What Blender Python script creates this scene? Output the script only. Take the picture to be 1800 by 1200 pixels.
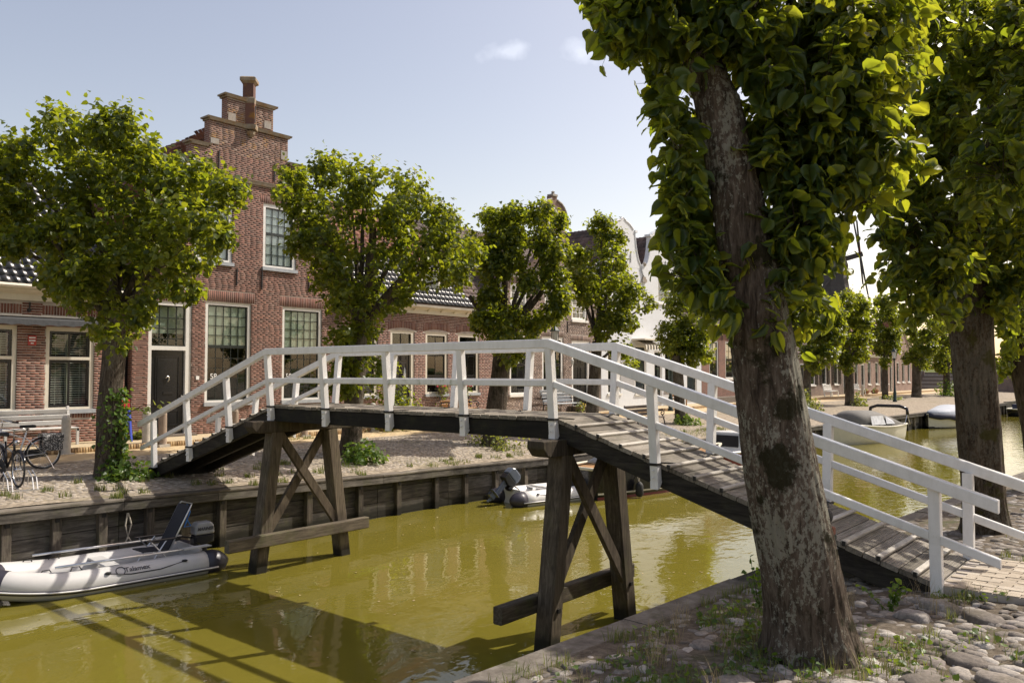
import bpy, bmesh, math, random
import numpy as np
from math import sin, cos, pi, radians, sqrt, atan2
from mathutils import Vector, Matrix, noise

# ------------------------------------------------------------------ camera, sky, sun, exposure
# World frame: x runs across the canal (towards the near bank), y along the canal, z up, water at z = 0.
scene = bpy.context.scene
for o in list(bpy.data.objects):
    bpy.data.objects.remove(o)
COL = scene.collection

cam_data = bpy.data.cameras.new('camera')
cam = bpy.data.objects.new('camera', cam_data)
COL.objects.link(cam)
CAM = Vector((6.221, -8.305, 3.45))
cam.location = CAM
cam.rotation_euler = (radians(90 + 2.223), 0, 0.695)
cam_data.sensor_width = 36.0
cam_data.lens = 28.51
cam_data.clip_start = 0.1
cam_data.clip_end = 3000
scene.camera = cam

SUN = Vector((0.36, 0.83, 0.98)).normalized()
sun_el = math.asin(SUN.z)
sun_az = atan2(SUN.x, SUN.y)
world = bpy.data.worlds.new('World')
scene.world = world
world.use_nodes = True
wn = world.node_tree.nodes
wl = world.node_tree.links
wn.clear()
wout = wn.new('ShaderNodeOutputWorld')
wbg = wn.new('ShaderNodeBackground')
sky = wn.new('ShaderNodeTexSky')
sky.sky_type = 'NISHITA'
sky.sun_disc = False
sky.sun_elevation = sun_el
sky.sun_rotation = sun_az
sky.altitude = 0
sky.air_density = 1.0
sky.dust_density = 1.7
sky.ozone_density = 1.0
SKY_STRENGTH = 0.15
wbg.inputs['Strength'].default_value = SKY_STRENGTH
# thin summer haze whitens the blue, and two small fair-weather clouds drift high over the row
def cloud(direction, size, seed):
    geo = wn.new('ShaderNodeTexCoord')
    sub = wn.new('ShaderNodeVectorMath'); sub.operation = 'SUBTRACT'
    wl.new(geo.outputs['Generated'], sub.inputs[0]); sub.inputs[1].default_value = direction
    ml = wn.new('ShaderNodeVectorMath'); ml.operation = 'MULTIPLY'
    wl.new(sub.outputs[0], ml.inputs[0]); ml.inputs[1].default_value = (1 / size, 1 / size, 2.6 / size)
    ln = wn.new('ShaderNodeVectorMath'); ln.operation = 'LENGTH'
    wl.new(ml.outputs[0], ln.inputs[0])
    nz = wn.new('ShaderNodeTexNoise'); nz.inputs['Scale'].default_value = 26 + seed
    nz.inputs['Detail'].default_value = 7
    wl.new(geo.outputs['Generated'], nz.inputs['Vector'])
    ad = wn.new('ShaderNodeMath'); ad.operation = 'MULTIPLY_ADD'
    wl.new(nz.outputs['Fac'], ad.inputs[0]); ad.inputs[1].default_value = -3.2; ad.inputs[2].default_value = 1.75
    a2 = wn.new('ShaderNodeMath'); a2.operation = 'ADD'
    wl.new(ln.outputs['Value'], a2.inputs[0]); wl.new(ad.outputs[0], a2.inputs[1])
    mr = wn.new('ShaderNodeMapRange'); mr.clamp = True
    mr.inputs['From Min'].default_value = 1.0; mr.inputs['From Max'].default_value = 0.0
    mr.inputs['To Min'].default_value = 0.0; mr.inputs['To Max'].default_value = 0.17
    wl.new(a2.outputs[0], mr.inputs['Value'])
    return mr.outputs['Result']
tint = wn.new('ShaderNodeMixRGB'); tint.blend_type = 'MULTIPLY'; tint.inputs['Fac'].default_value = 1.0
wl.new(sky.outputs['Color'], tint.inputs['Color1'])
tint.inputs['Color2'].default_value = (1.44, 1.18, .95, 1)
last = wn.new('ShaderNodeMixRGB'); last.blend_type = 'ADD'; last.inputs['Fac'].default_value = 1.0
wl.new(tint.outputs['Color'], last.inputs['Color1'])
last.inputs['Color2'].default_value = (.30, .16, .22, 1)
last_out = last.outputs['Color']
for k, (dr, sz) in enumerate([((-0.602, 0.707, 0.372), 0.032), ((-0.527, 0.765, 0.3705), 0.034)]):
    mx = wn.new('ShaderNodeMixRGB')
    wl.new(cloud(dr, sz, k * 3), mx.inputs['Fac'])
    wl.new(last_out, mx.inputs['Color1'])
    mx.inputs['Color2'].default_value = (11.0, 11.2, 11.8, 1)
    last_out = mx.outputs['Color']
wl.new(last_out, wbg.inputs['Color'])
wl.new(wbg.outputs['Background'], wout.inputs['Surface'])

sun_data = bpy.data.lights.new('sun', 'SUN')
sun_data.energy = 5.0
sun_data.angle = radians(0.53)
sun_data.color = (1.0, 0.93, 0.82)
sun = bpy.data.objects.new('sun', sun_data)
COL.objects.link(sun)
sun.rotation_euler = SUN.to_track_quat('Z', 'Y').to_euler()
sun.location = (20, 40, 60)

scene.render.engine = 'CYCLES'
scene.cycles.use_denoising = True
scene.cycles.max_bounces = 7
scene.cycles.diffuse_bounces = 3
scene.cycles.glossy_bounces = 3
scene.cycles.transmission_bounces = 4
scene.cycles.transparent_max_bounces = 8
scene.cycles.caustics_reflective = False
scene.cycles.caustics_refractive = False
scene.cycles.sample_clamp_indirect = 6
vs = scene.view_settings
vs.view_transform = 'Standard'
vs.look = 'None'
vs.exposure = 0.17
vs.gamma = 1.0
vs.use_curve_mapping = False

rnd = random.Random(11)
nrng = np.random.default_rng(7)

# ------------------------------------------------------------------ mesh helpers
def world_origin(o):
    p = Vector((0, 0, 0))
    while o is not None:
        p = p + o.location
        o = o.parent
    return p

def link(name, mesh, mat=None, parent=None):
    o = bpy.data.objects.new(name, mesh)
    COL.objects.link(o)
    if mat is not None and mesh is not None and len(mesh.materials) == 0:
        mesh.materials.append(mat)
    if parent is not None:
        o.parent = parent
        o.location = -world_origin(parent)
    return o

def tag(o, label=None, cat=None, group=None, kind=None):
    if label: o['label'] = label
    if cat: o['category'] = cat
    if group: o['group'] = group
    if kind: o['kind'] = kind
    return o

def thing(name, loc, label, cat, group=None):
    o = bpy.data.objects.new(name, None)
    COL.objects.link(o)
    o.location = loc
    o.empty_display_size = 0.2
    return tag(o, label, cat, group)

def copy_tree(o, parent=None):
    c = o.copy()
    COL.objects.link(c)
    c.parent = parent
    for ch in list(o.children):
        copy_tree(ch, c)
    return c

def np_mesh(name, V, F, smooth=False):
    """V (n,3) floats, F (m,k) ints with a constant k."""
    V = np.asarray(V, dtype=np.float32); F = np.asarray(F, dtype=np.int32)
    me = bpy.data.meshes.new(name)
    m, k = F.shape
    me.vertices.add(len(V)); me.vertices.foreach_set('co', V.ravel())
    me.loops.add(m * k); me.loops.foreach_set('vertex_index', F.ravel())
    me.polygons.add(m)
    me.polygons.foreach_set('loop_start', np.arange(0, m * k, k, dtype=np.int32))
    me.polygons.foreach_set('loop_total', np.full(m, k, dtype=np.int32))
    if smooth:
        me.polygons.foreach_set('use_smooth', np.ones(m, dtype=bool))
    me.update(calc_edges=True)
    return me

def instance(TV, TF, P, R=None, S=None):
    """Copies of a template: P (N,3), R (N,3,3) columns = axes, S (N,) or (N,3)."""
    P = np.asarray(P, float); N = len(P)
    V = np.broadcast_to(TV[None], (N,) + TV.shape).copy()
    if S is not None:
        S = np.asarray(S, float)
        V *= (S[:, None, None] if S.ndim == 1 else S[:, None, :])
    if R is not None:
        V = np.einsum('nij,nkj->nki', R, V)
    V += P[:, None, :]
    F = TF[None] + (np.arange(N) * len(TV))[:, None, None]
    return V.reshape(-1, 3), F.reshape(-1, TF.shape[1])

CUBE_V = np.array([(x, y, z) for x in (-.5, .5) for y in (-.5, .5) for z in (-.5, .5)])
CUBE_F = np.array([(0, 1, 3, 2), (4, 6, 7, 5), (0, 4, 5, 1), (2, 3, 7, 6), (0, 2, 6, 4), (1, 5, 7, 3)])

class MB:
    def __init__(s):
        s.v = []; s.f = []
    def add(s, vs, fs):
        b = len(s.v)
        s.v += [tuple(p) for p in vs]
        s.f += [tuple(i + b for i in f) for f in fs]
    def box(s, a, b):
        (x0, y0, z0), (x1, y1, z1) = a, b
        s.add([(x0, y0, z0), (x1, y0, z0), (x1, y1, z0), (x0, y1, z0), (x0, y0, z1), (x1, y0, z1), (x1, y1, z1), (x0, y1, z1)],
              [(0, 3, 2, 1), (4, 5, 6, 7), (0, 1, 5, 4), (1, 2, 6, 5), (2, 3, 7, 6), (3, 0, 4, 7)])
        return s
    def beam(s, p0, p1, w, h, up=(0, 0, 1), w1=None, h1=None, bev=0.0):
        p0 = Vector(p0); p1 = Vector(p1); d = (p1 - p0).normalized()
        side = d.cross(Vector(up))
        if side.length < 1e-4: side = d.cross(Vector((1, 0, 0)))
        side.normalize(); u = side.cross(d).normalized()
        w1 = w if w1 is None else w1; h1 = h if h1 is None else h1
        if bev <= 0:
            prof = [(-.5, -.5), (.5, -.5), (.5, .5), (-.5, .5)]
            ring = lambda p, ww, hh: [p + side * (a * ww) + u * (b * hh) for a, b in prof]
        else:
            def ring(p, ww, hh):
                e = bev
                q = [(-ww/2+e, -hh/2), (ww/2-e, -hh/2), (ww/2, -hh/2+e), (ww/2, hh/2-e), (ww/2-e, hh/2), (-ww/2+e, hh/2), (-ww/2, hh/2-e), (-ww/2, -hh/2+e)]
                return [p + side * a + u * b for a, b in q]
        A = ring(p0, w, h); B = ring(p1, w1, h1); n = len(A)
        fs = [tuple(range(n))[::-1], tuple(range(n, 2 * n))]
        fs += [(i, (i + 1) % n, n + (i + 1) % n, n + i) for i in range(n)]
        s.add(A + B, fs)
        return s
    def tube(s, pts, r, n=8, cap=True, closed=False):
        pts = [Vector(p) for p in pts]
        if not isinstance(r, (list, tuple)): r = [r] * len(pts)
        rings = []
        prev = None
        m = len(pts)
        for i, p in enumerate(pts):
            if closed: d = pts[(i + 1) % m] - pts[i - 1]
            else: d = pts[min(i + 1, m - 1)] - pts[max(i - 1, 0)]
            d.normalize()
            if prev is None:
                a = d.orthogonal().normalized()
            else:
                a = prev - d * prev.dot(d)
                if a.length < 1e-5: a = d.orthogonal()
                a.normalize()
            prev = a
            b = d.cross(a)
            rings.append([p + (a * cos(2 * pi * k / n) + b * sin(2 * pi * k / n)) * r[i] for k in range(n)])
        vs = [q for R in rings for q in R]
        fs = []
        for i in range(m if closed else m - 1):
            j = (i + 1) % m
            for k in range(n):
                fs.append((i * n + k, i * n + (k + 1) % n, j * n + (k + 1) % n, j * n + k))
        if cap and not closed:
            fs.append(tuple(range(n))[::-1]); fs.append(tuple(range((m - 1) * n, m * n)))
        s.add(vs, fs)
        return s
    def prism(s, poly, to3, d):
        """poly: 2-D outline; to3(a,b) -> Vector; d: extrusion vector."""
        A = [Vector(to3(a, b)) for a, b in poly]; B = [p + Vector(d) for p in A]; n = len(A)
        s.add(A + B, [tuple(range(n))[::-1], tuple(range(n, 2 * n))] + [(i, (i + 1) % n, n + (i + 1) % n, n + i) for i in range(n)])
        return s
    def lathe(s, prof, c=(0, 0, 0), n=12, rot=0.0, axis='z'):
        c = Vector(c); vs = []; fs = []
        for r, h in prof:
            for k in range(n):
                a = 2 * pi * k / n + rot
                if axis == 'z': vs.append(c + Vector((r * cos(a), r * sin(a), h)))
                elif axis == 'x': vs.append(c + Vector((h, r * cos(a), r * sin(a))))
                else: vs.append(c + Vector((r * cos(a), h, r * sin(a))))
        m = len(prof)
        for i in range(m - 1):
            for k in range(n):
                fs.append((i * n + k, i * n + (k + 1) % n, (i + 1) * n + (k + 1) % n, (i + 1) * n + k))
        fs.append(tuple(range(n))[::-1]); fs.append(tuple(range((m - 1) * n, m * n)))
        s.add(vs, fs)
        return s
    def sphere(s, c, r, n=10, m=6, sc=(1, 1, 1)):
        prof = [(max(1e-4, sin(pi * i / m)) * r, -cos(pi * i / m) * r) for i in range(m + 1)]
        b = len(s.v); s.lathe(prof, (0, 0, 0), n)
        for i in range(b, len(s.v)):
            x, y, z = s.v[i]; s.v[i] = (x * sc[0] + c[0], y * sc[1] + c[1], z * sc[2] + c[2])
        return s
    def mesh(s, name, smooth=False, fix=True):
        me = bpy.data.meshes.new(name)
        me.from_pydata([tuple(p) for p in s.v], [], s.f)
        if fix:
            bm = bmesh.new(); bm.from_mesh(me)
            bmesh.ops.recalc_face_normals(bm, faces=bm.faces)
            bm.to_mesh(me); bm.free()
        if smooth:
            me.polygons.foreach_set('use_smooth', np.ones(len(me.polygons), dtype=bool))
        me.update()
        return me
    def build(s, name, mat, parent=None, smooth=False):
        return link(name, s.mesh(name, smooth), mat, parent)

def bevel_mod(o, w=0.006, seg=2):
    m = o.modifiers.new('bevel', 'BEVEL'); m.width = w; m.segments = seg; m.limit_method = 'ANGLE'; m.angle_limit = radians(40)
    return o

# ------------------------------------------------------------------ materials
def newmat(name):
    m = bpy.data.materials.new(name); m.use_nodes = True
    nt = m.node_tree; nt.nodes.clear()
    out = nt.nodes.new('ShaderNodeOutputMaterial')
    p = nt.nodes.new('ShaderNodeBsdfPrincipled')
    nt.links.new(p.outputs[0], out.inputs['Surface'])
    return m, nt, p, out

def posn(nt, scale=(1, 1, 1)):
    g = nt.nodes.new('ShaderNodeNewGeometry')
    mp = nt.nodes.new('ShaderNodeMapping'); mp.inputs['Scale'].default_value = scale
    nt.links.new(g.outputs['Position'], mp.inputs['Vector'])
    return mp.outputs['Vector']

def noise_node(nt, vec, scale, detail=5, rough=.55, dist=0.0):
    n = nt.nodes.new('ShaderNodeTexNoise')
    n.inputs['Scale'].default_value = scale; n.inputs['Detail'].default_value = detail
    n.inputs['Roughness'].default_value = rough; n.inputs['Distortion'].default_value = dist
    nt.links.new(vec, n.inputs['Vector'])
    return n.outputs['Fac']

def ramp(nt, fac, stops, interp='LINEAR'):
    r = nt.nodes.new('ShaderNodeValToRGB'); r.color_ramp.interpolation = interp
    el = r.color_ramp.elements
    while len(el) > len(stops): el.remove(el[-1])
    while len(el) < len(stops): el.new(1)
    for e, (p, c) in zip(el, stops):
        e.position = p; e.color = tuple(c) + (1,) if len(c) == 3 else c
    nt.links.new(fac, r.inputs['Fac'])
    return r.outputs['Color']

def mixc(nt, fac, a, b, mode='MIX'):
    m = nt.nodes.new('ShaderNodeMixRGB'); m.blend_type = mode
    for sock, v in ((m.inputs['Fac'], fac), (m.inputs['Color1'], a), (m.inputs['Color2'], b)):
        if hasattr(v, 'is_output'): nt.links.new(v, sock)
        elif isinstance(v, (int, float)): sock.default_value = v
        else: sock.default_value = tuple(v) + (1,) if len(v) == 3 else v
    return m.outputs['Color']

def math_node(nt, op, a, b=0.0):
    m = nt.nodes.new('ShaderNodeMath'); m.operation = op
    for sock, v in ((m.inputs[0], a), (m.inputs[1], b)):
        if hasattr(v, 'is_output'): nt.links.new(v, sock)
        else: sock.default_value = v
    return m.outputs[0]

def bumpit(nt, p, height, dist=.01, strength=.6):
    b = nt.nodes.new('ShaderNodeBump'); b.inputs['Distance'].default_value = dist; b.inputs['Strength'].default_value = strength
    nt.links.new(height, b.inputs['Height'])
    nt.links.new(b.outputs['Normal'], p.inputs['Normal'])

def island(nt):
    g = nt.nodes.new('ShaderNodeNewGeometry'); oi = nt.nodes.new('ShaderNodeObjectInfo')
    a = math_node(nt, 'ADD', g.outputs['Random Per Island'], oi.outputs['Random'])
    return math_node(nt, 'FRACT', a)

def simple(name, col, rough=.5, metal=0.0, spec=.5, var=.12, scale=6.0, bump=0.0, bscale=40.0, stretch=(1, 1, 1)):
    m, nt, p, out = newmat(name)
    v = posn(nt, stretch)
    n = noise_node(nt, v, scale)
    lo = tuple(c * (1 - var) for c in col); hi = tuple(min(1, c * (1 + var)) for c in col)
    nt.links.new(ramp(nt, n, [(.3, lo), (.7, hi)]), p.inputs['Base Color'])
    p.inputs['Roughness'].default_value = rough; p.inputs['Metallic'].default_value = metal
    p.inputs['Specular IOR Level'].default_value = spec
    if bump > 0:
        bumpit(nt, p, noise_node(nt, v, bscale, 6, .65), bump)
    return m

def piece_mat(name, stops, rough=.85, nscale=30, namt=.35, bump=.004, dirt=None, dscale=.8):
    """bricks, stones, tiles: one random tone per piece, plus grain and patches of dirt"""
    m, nt, p, out = newmat(name)
    base = ramp(nt, island(nt), stops)
    v = posn(nt)
    n = noise_node(nt, v, nscale, 6, .65)
    base = mixc(nt, namt, base, mixc(nt, 1.0, base, ramp(nt, n, [(.25, (.35, .35, .35)), (.75, (1.5, 1.5, 1.5))]), 'MULTIPLY'))
    if dirt:
        d = noise_node(nt, v, dscale, 6, .6)
        f = ramp(nt, d, [(.50, (0, 0, 0)), (.66, (dirt[3],) * 3)])
        base = mixc(nt, f, base, dirt[:3])
    nt.links.new(base, p.inputs['Base Color'])
    p.inputs['Roughness'].default_value = rough
    if bump: bumpit(nt, p, n, bump)
    return m

def wood_mat(name, cols, stretch, rough=.8, moss=0.0, bump=.006, green=(.085, .09, .03), wet=False):
    """grain runs along the axis with the small stretch value"""
    m, nt, p, out = newmat(name)
    v = posn(nt, stretch)
    n = noise_node(nt, v, 3.0, 9, .68, .4)
    isl = island(nt)
    k = math_node(nt, 'MULTIPLY_ADD', isl, .30); nt.nodes[-1].inputs[2].default_value = -.15
    nn = math_node(nt, 'ADD', n, k)
    base = ramp(nt, nn, [(.25, cols[0]), (.5, cols[1]), (.75, cols[2])])
    v2 = posn(nt)
    st = noise_node(nt, v2, 1.7, 6, .6)
    base = mixc(nt, ramp(nt, st, [(.48, (0, 0, 0)), (.72, (.55,) * 3)]), base, tuple(c * .35 for c in cols[0]))
    if moss > 0:
        ms = noise_node(nt, v2, 3.1, 7, .7)
        base = mixc(nt, ramp(nt, ms, [(.50, (0, 0, 0)), (.68, (moss,) * 3)]), base, green)
    if wet:   # soaked, algae-dark foot just above the water
        sp = nt.nodes.new('ShaderNodeSeparateXYZ'); nt.links.new(v2, sp.inputs[0])
        zz = math_node(nt, 'ADD', sp.outputs['Z'], math_node(nt, 'MULTIPLY', st, -.25))
        base = mixc(nt, ramp(nt, zz, [(.02, (.92,) * 3), (.13, (0, 0, 0))]), base, (.012, .011, .006))
    nt.links.new(base, p.inputs['Base Color'])
    p.inputs['Roughness'].default_value = rough
    p.inputs['Specular IOR Level'].default_value = .3
    bumpit(nt, p, noise_node(nt, v, 9.0, 8, .7), bump, .8)
    return m

def paint_mat(name, col, dirt=.25, rough=.35, algae=0.0):
    m, nt, p, out = newmat(name)
    v = posn(nt, (1, 1, .35))
    n = noise_node(nt, v, 7, 8, .7)
    c = mixc(nt, ramp(nt, n, [(.45, (0, 0, 0)), (.8, (dirt,) * 3)]), col, (.30, .28, .22))
    ch = noise_node(nt, posn(nt), 90, 3, .6)
    c = mixc(nt, ramp(nt, ch, [(.70, (0, 0, 0)), (.73, (.6,) * 3)]), c, (.22, .19, .15))
    sc = noise_node(nt, posn(nt, (.6, .6, 2.0)), 2.2, 6, .65)
    c = mixc(nt, ramp(nt, sc, [(.52, (0, 0, 0)), (.75, (dirt * .9,) * 3)]), c, (.42, .42, .34))
    if algae:
        v2 = posn(nt, (2.2, 2.2, .5))
        a = noise_node(nt, v2, 4.0, 8, .75)
        c = mixc(nt, ramp(nt, a, [(.52, (0, 0, 0)), (.7, (algae,) * 3)]), c, (.20, .21, .07))
    nt.links.new(c, p.inputs['Base Color'])
    p.inputs['Roughness'].default_value = rough
    bumpit(nt, p, noise_node(nt, posn(nt), 55, 4), .0012, .5)
    return m

M = {}
M['rail_white'] = paint_mat('rail_white', (.80, .79, .775), .32, .24)
M['rail_algae'] = paint_mat('rail_algae', (.78, .78, .74), .25, .3, .85)
M['trim_white'] = paint_mat('trim_white', (.80, .79, .75), .18, .4)
M['trim_cream'] = paint_mat('trim_cream', (.74, .69, .58), .18, .4)
M['stucco'] = paint_mat('stucco', (.66, .685, .715), .2, .8)
M['sill_grey'] = simple('sill_grey', (.36, .39, .42), .6)
M['sash_green'] = simple('sash_green', (.020, .026, .024), .25)
M['black_paint'] = simple('black_paint', (.012, .013, .015), .18)
M['black_iron'] = simple('black_iron', (.02, .02, .021), .5)
M['strap_iron'] = simple('strap_iron', (.03, .028, .026), .55, .6)
M['wood_pile'] = wood_mat('wood_pile', [(.022, .017, .012), (.075, .058, .04), (.17, .138, .10)], (11, 11, .8), .85, .3, .010, wet=True)
M['wood_brace'] = wood_mat('wood_brace', [(.028, .021, .014), (.085, .065, .045), (.17, .135, .095)], (6, 6, 1.2), .85, .2, .006)
M['wood_waling'] = wood_mat('wood_waling', [(.026, .02, .014), (.075, .06, .042), (.17, .14, .10)], (9, .8, 9), .85, .6, .006)
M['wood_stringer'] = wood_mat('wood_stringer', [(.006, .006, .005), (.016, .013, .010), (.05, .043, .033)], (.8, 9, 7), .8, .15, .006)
M['wood_deck'] = wood_mat('wood_deck', [(.10, .085, .065), (.23, .20, .16), (.38, .34, .285)], (12, 1.0, 6), .8, .22, .004)
M['wood_batten'] = wood_mat('wood_batten', [(.26, .23, .19), (.42, .385, .33), (.58, .54, .48)], (9, .8, 9), .7, .1, .003)
M['wood_quay'] = wood_mat('wood_quay', [(.022, .019, .016), (.075, .066, .055), (.18, .162, .138)], (8, .7, 7), .85, .35, .006, wet=True)
M['wood_quay_post'] = wood_mat('wood_quay_post', [(.024, .02, .015), (.09, .074, .058), (.20, .168, .13)], (8, 8, .9), .85, .35, .006, wet=True)
M['wood_cap'] = wood_mat('wood_cap', [(.045, .037, .03), (.13, .11, .088), (.25, .22, .18)], (8, .6, 8), .85, .25, .005)
M['bench_grey'] = wood_mat('bench_grey', [(.50, .49, .47), (.60, .59, .57), (.68, .67, .64)], (6, .9, 6), .6, 0, .001)
M['teak'] = wood_mat('teak', [(.20, .10, .045), (.36, .19, .08), (.46, .27, .12)], (3, 3, 3), .5, 0, .001)
M['concrete_cap'] = simple('concrete_cap', (.21, .185, .155), .9)
M['brick_old'] = piece_mat('brick_old', [(0, (.115, .056, .044)), (.3, (.158, .070, .051)), (.65, (.195, .084, .060)), (.9, (.235, .112, .080)), (1, (.16, .095, .076))], .9, 60, .4, .003, (.075, .05, .042, .6), .5)
M['brick_left'] = piece_mat('brick_left', [(0, (.11, .050, .039)), (.35, (.18, .072, .05)), (.7, (.225, .095, .064)), (1, (.27, .135, .095))], .9, 60, .45, .004)
M['brick_row'] = piece_mat('brick_row', [(0, (.135, .062, .05)), (.4, (.18, .078, .058)), (.75, (.225, .105, .078)), (1, (.265, .145, .11))], .9, 60, .4, .004)
M['brick_brown'] = piece_mat('brick_brown', [(0, (.085, .055, .045)), (.4, (.16, .105, .082)), (.75, (.22, .15, .12)), (1, (.29, .215, .175))], .9, 60, .4, .004)
M['brick_red'] = piece_mat('brick_red', [(0, (.16, .06, .045)), (.4, (.26, .095, .065)), (.75, (.33, .13, .085)), (1, (.38, .19, .13))], .9, 60, .4, .004)
M['brick_kerb'] = piece_mat('brick_kerb', [(0, (.16, .10, .05)), (.5, (.33, .21, .10)), (1, (.45, .33, .18))], .9, 60, .4, .004)
M['brick_path'] = piece_mat('brick_path', [(0, (.30, .245, .18)), (.5, (.40, .335, .255)), (1, (.47, .41, .33))], .9, 45, .35, .004, (.24, .20, .15, .5), 1.8)
M['mortar'] = simple('mortar', (.44, .39, .345), .95, 0, .2, .25, 3.0, .004, 80)
M['mortar_dark'] = simple('mortar_dark', (.33, .28, .24), .95, 0, .2, .3, 1.2, .003, 80)
M['tile_black'] = piece_mat('tile_black', [(0, (.010, .011, .013)), (.6, (.02, .022, .025)), (1, (.045, .045, .048))], .27, 14, .3, .002)
M['tile_red'] = piece_mat('tile_red', [(0, (.13, .052, .036)), (.5, (.21, .08, .05)), (1, (.30, .13, .08))], .8, 18, .5, .003, (.07, .055, .045, .7), .8)
M['tile_brown'] = piece_mat('tile_brown', [(0, (.07, .048, .042)), (.5, (.13, .082, .068)), (1, (.19, .13, .11))], .75, 18, .5, .003, (.05, .05, .045, .6), .8)
M['cobble'] = piece_mat('cobble', [(0, (.13, .108, .09)), (.3, (.23, .198, .168)), (.6, (.30, .265, .23)), (.85, (.42, .385, .345)), (1, (.18, .148, .13))], .9, 30, .8, .014, (.11, .09, .06, .85), 2.8)
M['cobble_far'] = piece_mat('cobble_far', [(0, (.20, .168, .138)), (.35, (.35, .302, .248)), (.7, (.44, .388, .325)), (1, (.29, .245, .21))], .88, 26, .5, .006, (.25, .21, .15, .6), 1.2)
M['stone_post'] = simple('stone_post', (.47, .44, .39), .85, 0, .3, .12, 9, .004, 60)
M['stone_post_brown'] = simple('stone_post_brown', (.30, .235, .185), .85, 0, .3, .15, 9, .004, 60)
M['stone_dark'] = simple('stone_dark', (.16, .135, .115), .85, 0, .3, .15, 9, .004, 60)
M['thatch'] = simple('thatch', (.20, .175, .145), .95, 0, .1, .2, 30, .03, 90)
M['mill_boards'] = simple('mill_boards', (.085, .078, .076), .9, 0, .2, .2, 3)
M['mill_red'] = simple('mill_red', (.30, .07, .045), .8)
M['awning_grey'] = simple('awning_grey', (.060, .063, .068), .85, 0, .3, .2, 14)
M['blind_pale'] = simple('blind_pale', (.66, .70, .58), .9, 0, .2, .12, 1.4)
M['blind_white'] = simple('blind_white', (.83, .84, .86), .9, 0, .2, .05, 1.5)
M['slat_white'] = simple('slat_white', (.66, .65, .60), .6)
M['lace'] = simple('lace', (.70, .70, .68), .95, 0, .1, .3, 25)
M['curtain_dark'] = simple('curtain_dark', (.020, .020, .019), .95, 0, .1, .5, 2.5)  # near-black colour standing in for the unlit rooms behind the glass
M['chrome'] = simple('chrome', (.62, .62, .63), .22, 1.0)
M['alu'] = simple('alu', (.72, .72, .73), .32, .9)
M['rubber'] = simple('rubber', (.018, .018, .018), .7)
M['bike_black'] = simple('bike_black', (.015, .015, .018), .18)
M['bike_white'] = simple('bike_white', (.72, .71, .70), .25)
M['pvc_grey'] = simple('pvc_grey', (.56, .55, .535), .42, 0, .5, .05, 3)
M['pvc_white'] = simple('pvc_white', (.74, .73, .71), .4, 0, .5, .05, 3)
M['pvc_dark'] = simple('pvc_dark', (.038, .035, .048), .4)
M['motor_grey'] = simple('motor_grey', (.34, .345, .355), .3)
M['motor_dark'] = simple('motor_dark', (.018, .019, .022), .3)
M['motor_blue'] = simple('motor_blue', (.11, .13, .17), .25)
M['mesh_cloth'] = simple('mesh_cloth', (.022, .022, .028), .8)
M['hull_dark'] = simple('hull_dark', (.014, .014, .018), .2)
M['hull_cream'] = simple('hull_cream', (.60, .57, .46), .3, 0, .5, .06)
M['hull_white'] = simple('hull_white', (.74, .74, .73), .25, 0, .5, .05)
M['hull_red'] = simple('hull_red', (.16, .016, .018), .3)
M['cover_grey'] = simple('cover_grey', (.165, .158, .145), .8, 0, .3, .12, 5)
M['cover_blue'] = simple('cover_blue', (.013, .017, .045), .7)
M['cover_pale'] = simple('cover_pale', (.40, .43, .48), .7, 0, .3, .12, 4)
M['clear_sheet'] = simple('clear_sheet', (.52, .54, .58), .08, 0, .8, .25, 5)
M['rope'] = simple('rope', (.45, .40, .32), .9)
M['rope_blue'] = simple('rope_blue', (.03, .16, .45), .8)
M['lamp_green'] = simple('lamp_green', (.010, .026, .022), .35)
M['lamp_glass'] = simple('lamp_glass', (.55, .56, .54), .15)
M['sign_red'] = simple('sign_red', (.42, .05, .035), .5)
M['lettering_white'] = simple('lettering_white', (.85, .85, .83), .6)
M['lettering_black'] = simple('lettering_black', (.07, .07, .078), .5)
M['toy_blue'] = simple('toy_blue', (.06, .10, .55), .4)
M['toy_red'] = simple('toy_red', (.50, .04, .05), .4)
M['flower_pink'] = simple('flower_pink', (.70, .08, .16), .7)
M['flower_yellow'] = simple('flower_yellow', (.75, .50, .03), .7)
M['brass'] = simple('brass', (.62, .60, .55), .25, 1.0)
M['terracotta'] = simple('terracotta', (.30, .13, .08), .8)
M['dry_stalk'] = simple('dry_stalk', (.36, .28, .15), .9)

def lichen_stone(name, a, b, amt):
    m, nt, p, out = newmat(name)
    v = posn(nt)
    n = noise_node(nt, v, 5, 7, .65)
    c = ramp(nt, n, [(.3, a), (.7, b)])
    l = noise_node(nt, v, 2.3, 8, .72)
    c = mixc(nt, ramp(nt, l, [(.49, (0, 0, 0)), (.58, (amt,) * 3)]), c, (.27, .135, .018))
    nt.links.new(c, p.inputs['Base Color']); p.inputs['Roughness'].default_value = .92
    bumpit(nt, p, noise_node(nt, v, 40, 6, .7), .006)
    return m
M['sandstone'] = lichen_stone('sandstone', (.20, .165, .12), (.33, .28, .21), .45)
M['sandstone_grey'] = lichen_stone('sandstone_grey', (.26, .24, .215), (.38, .355, .32), .2)

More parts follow.
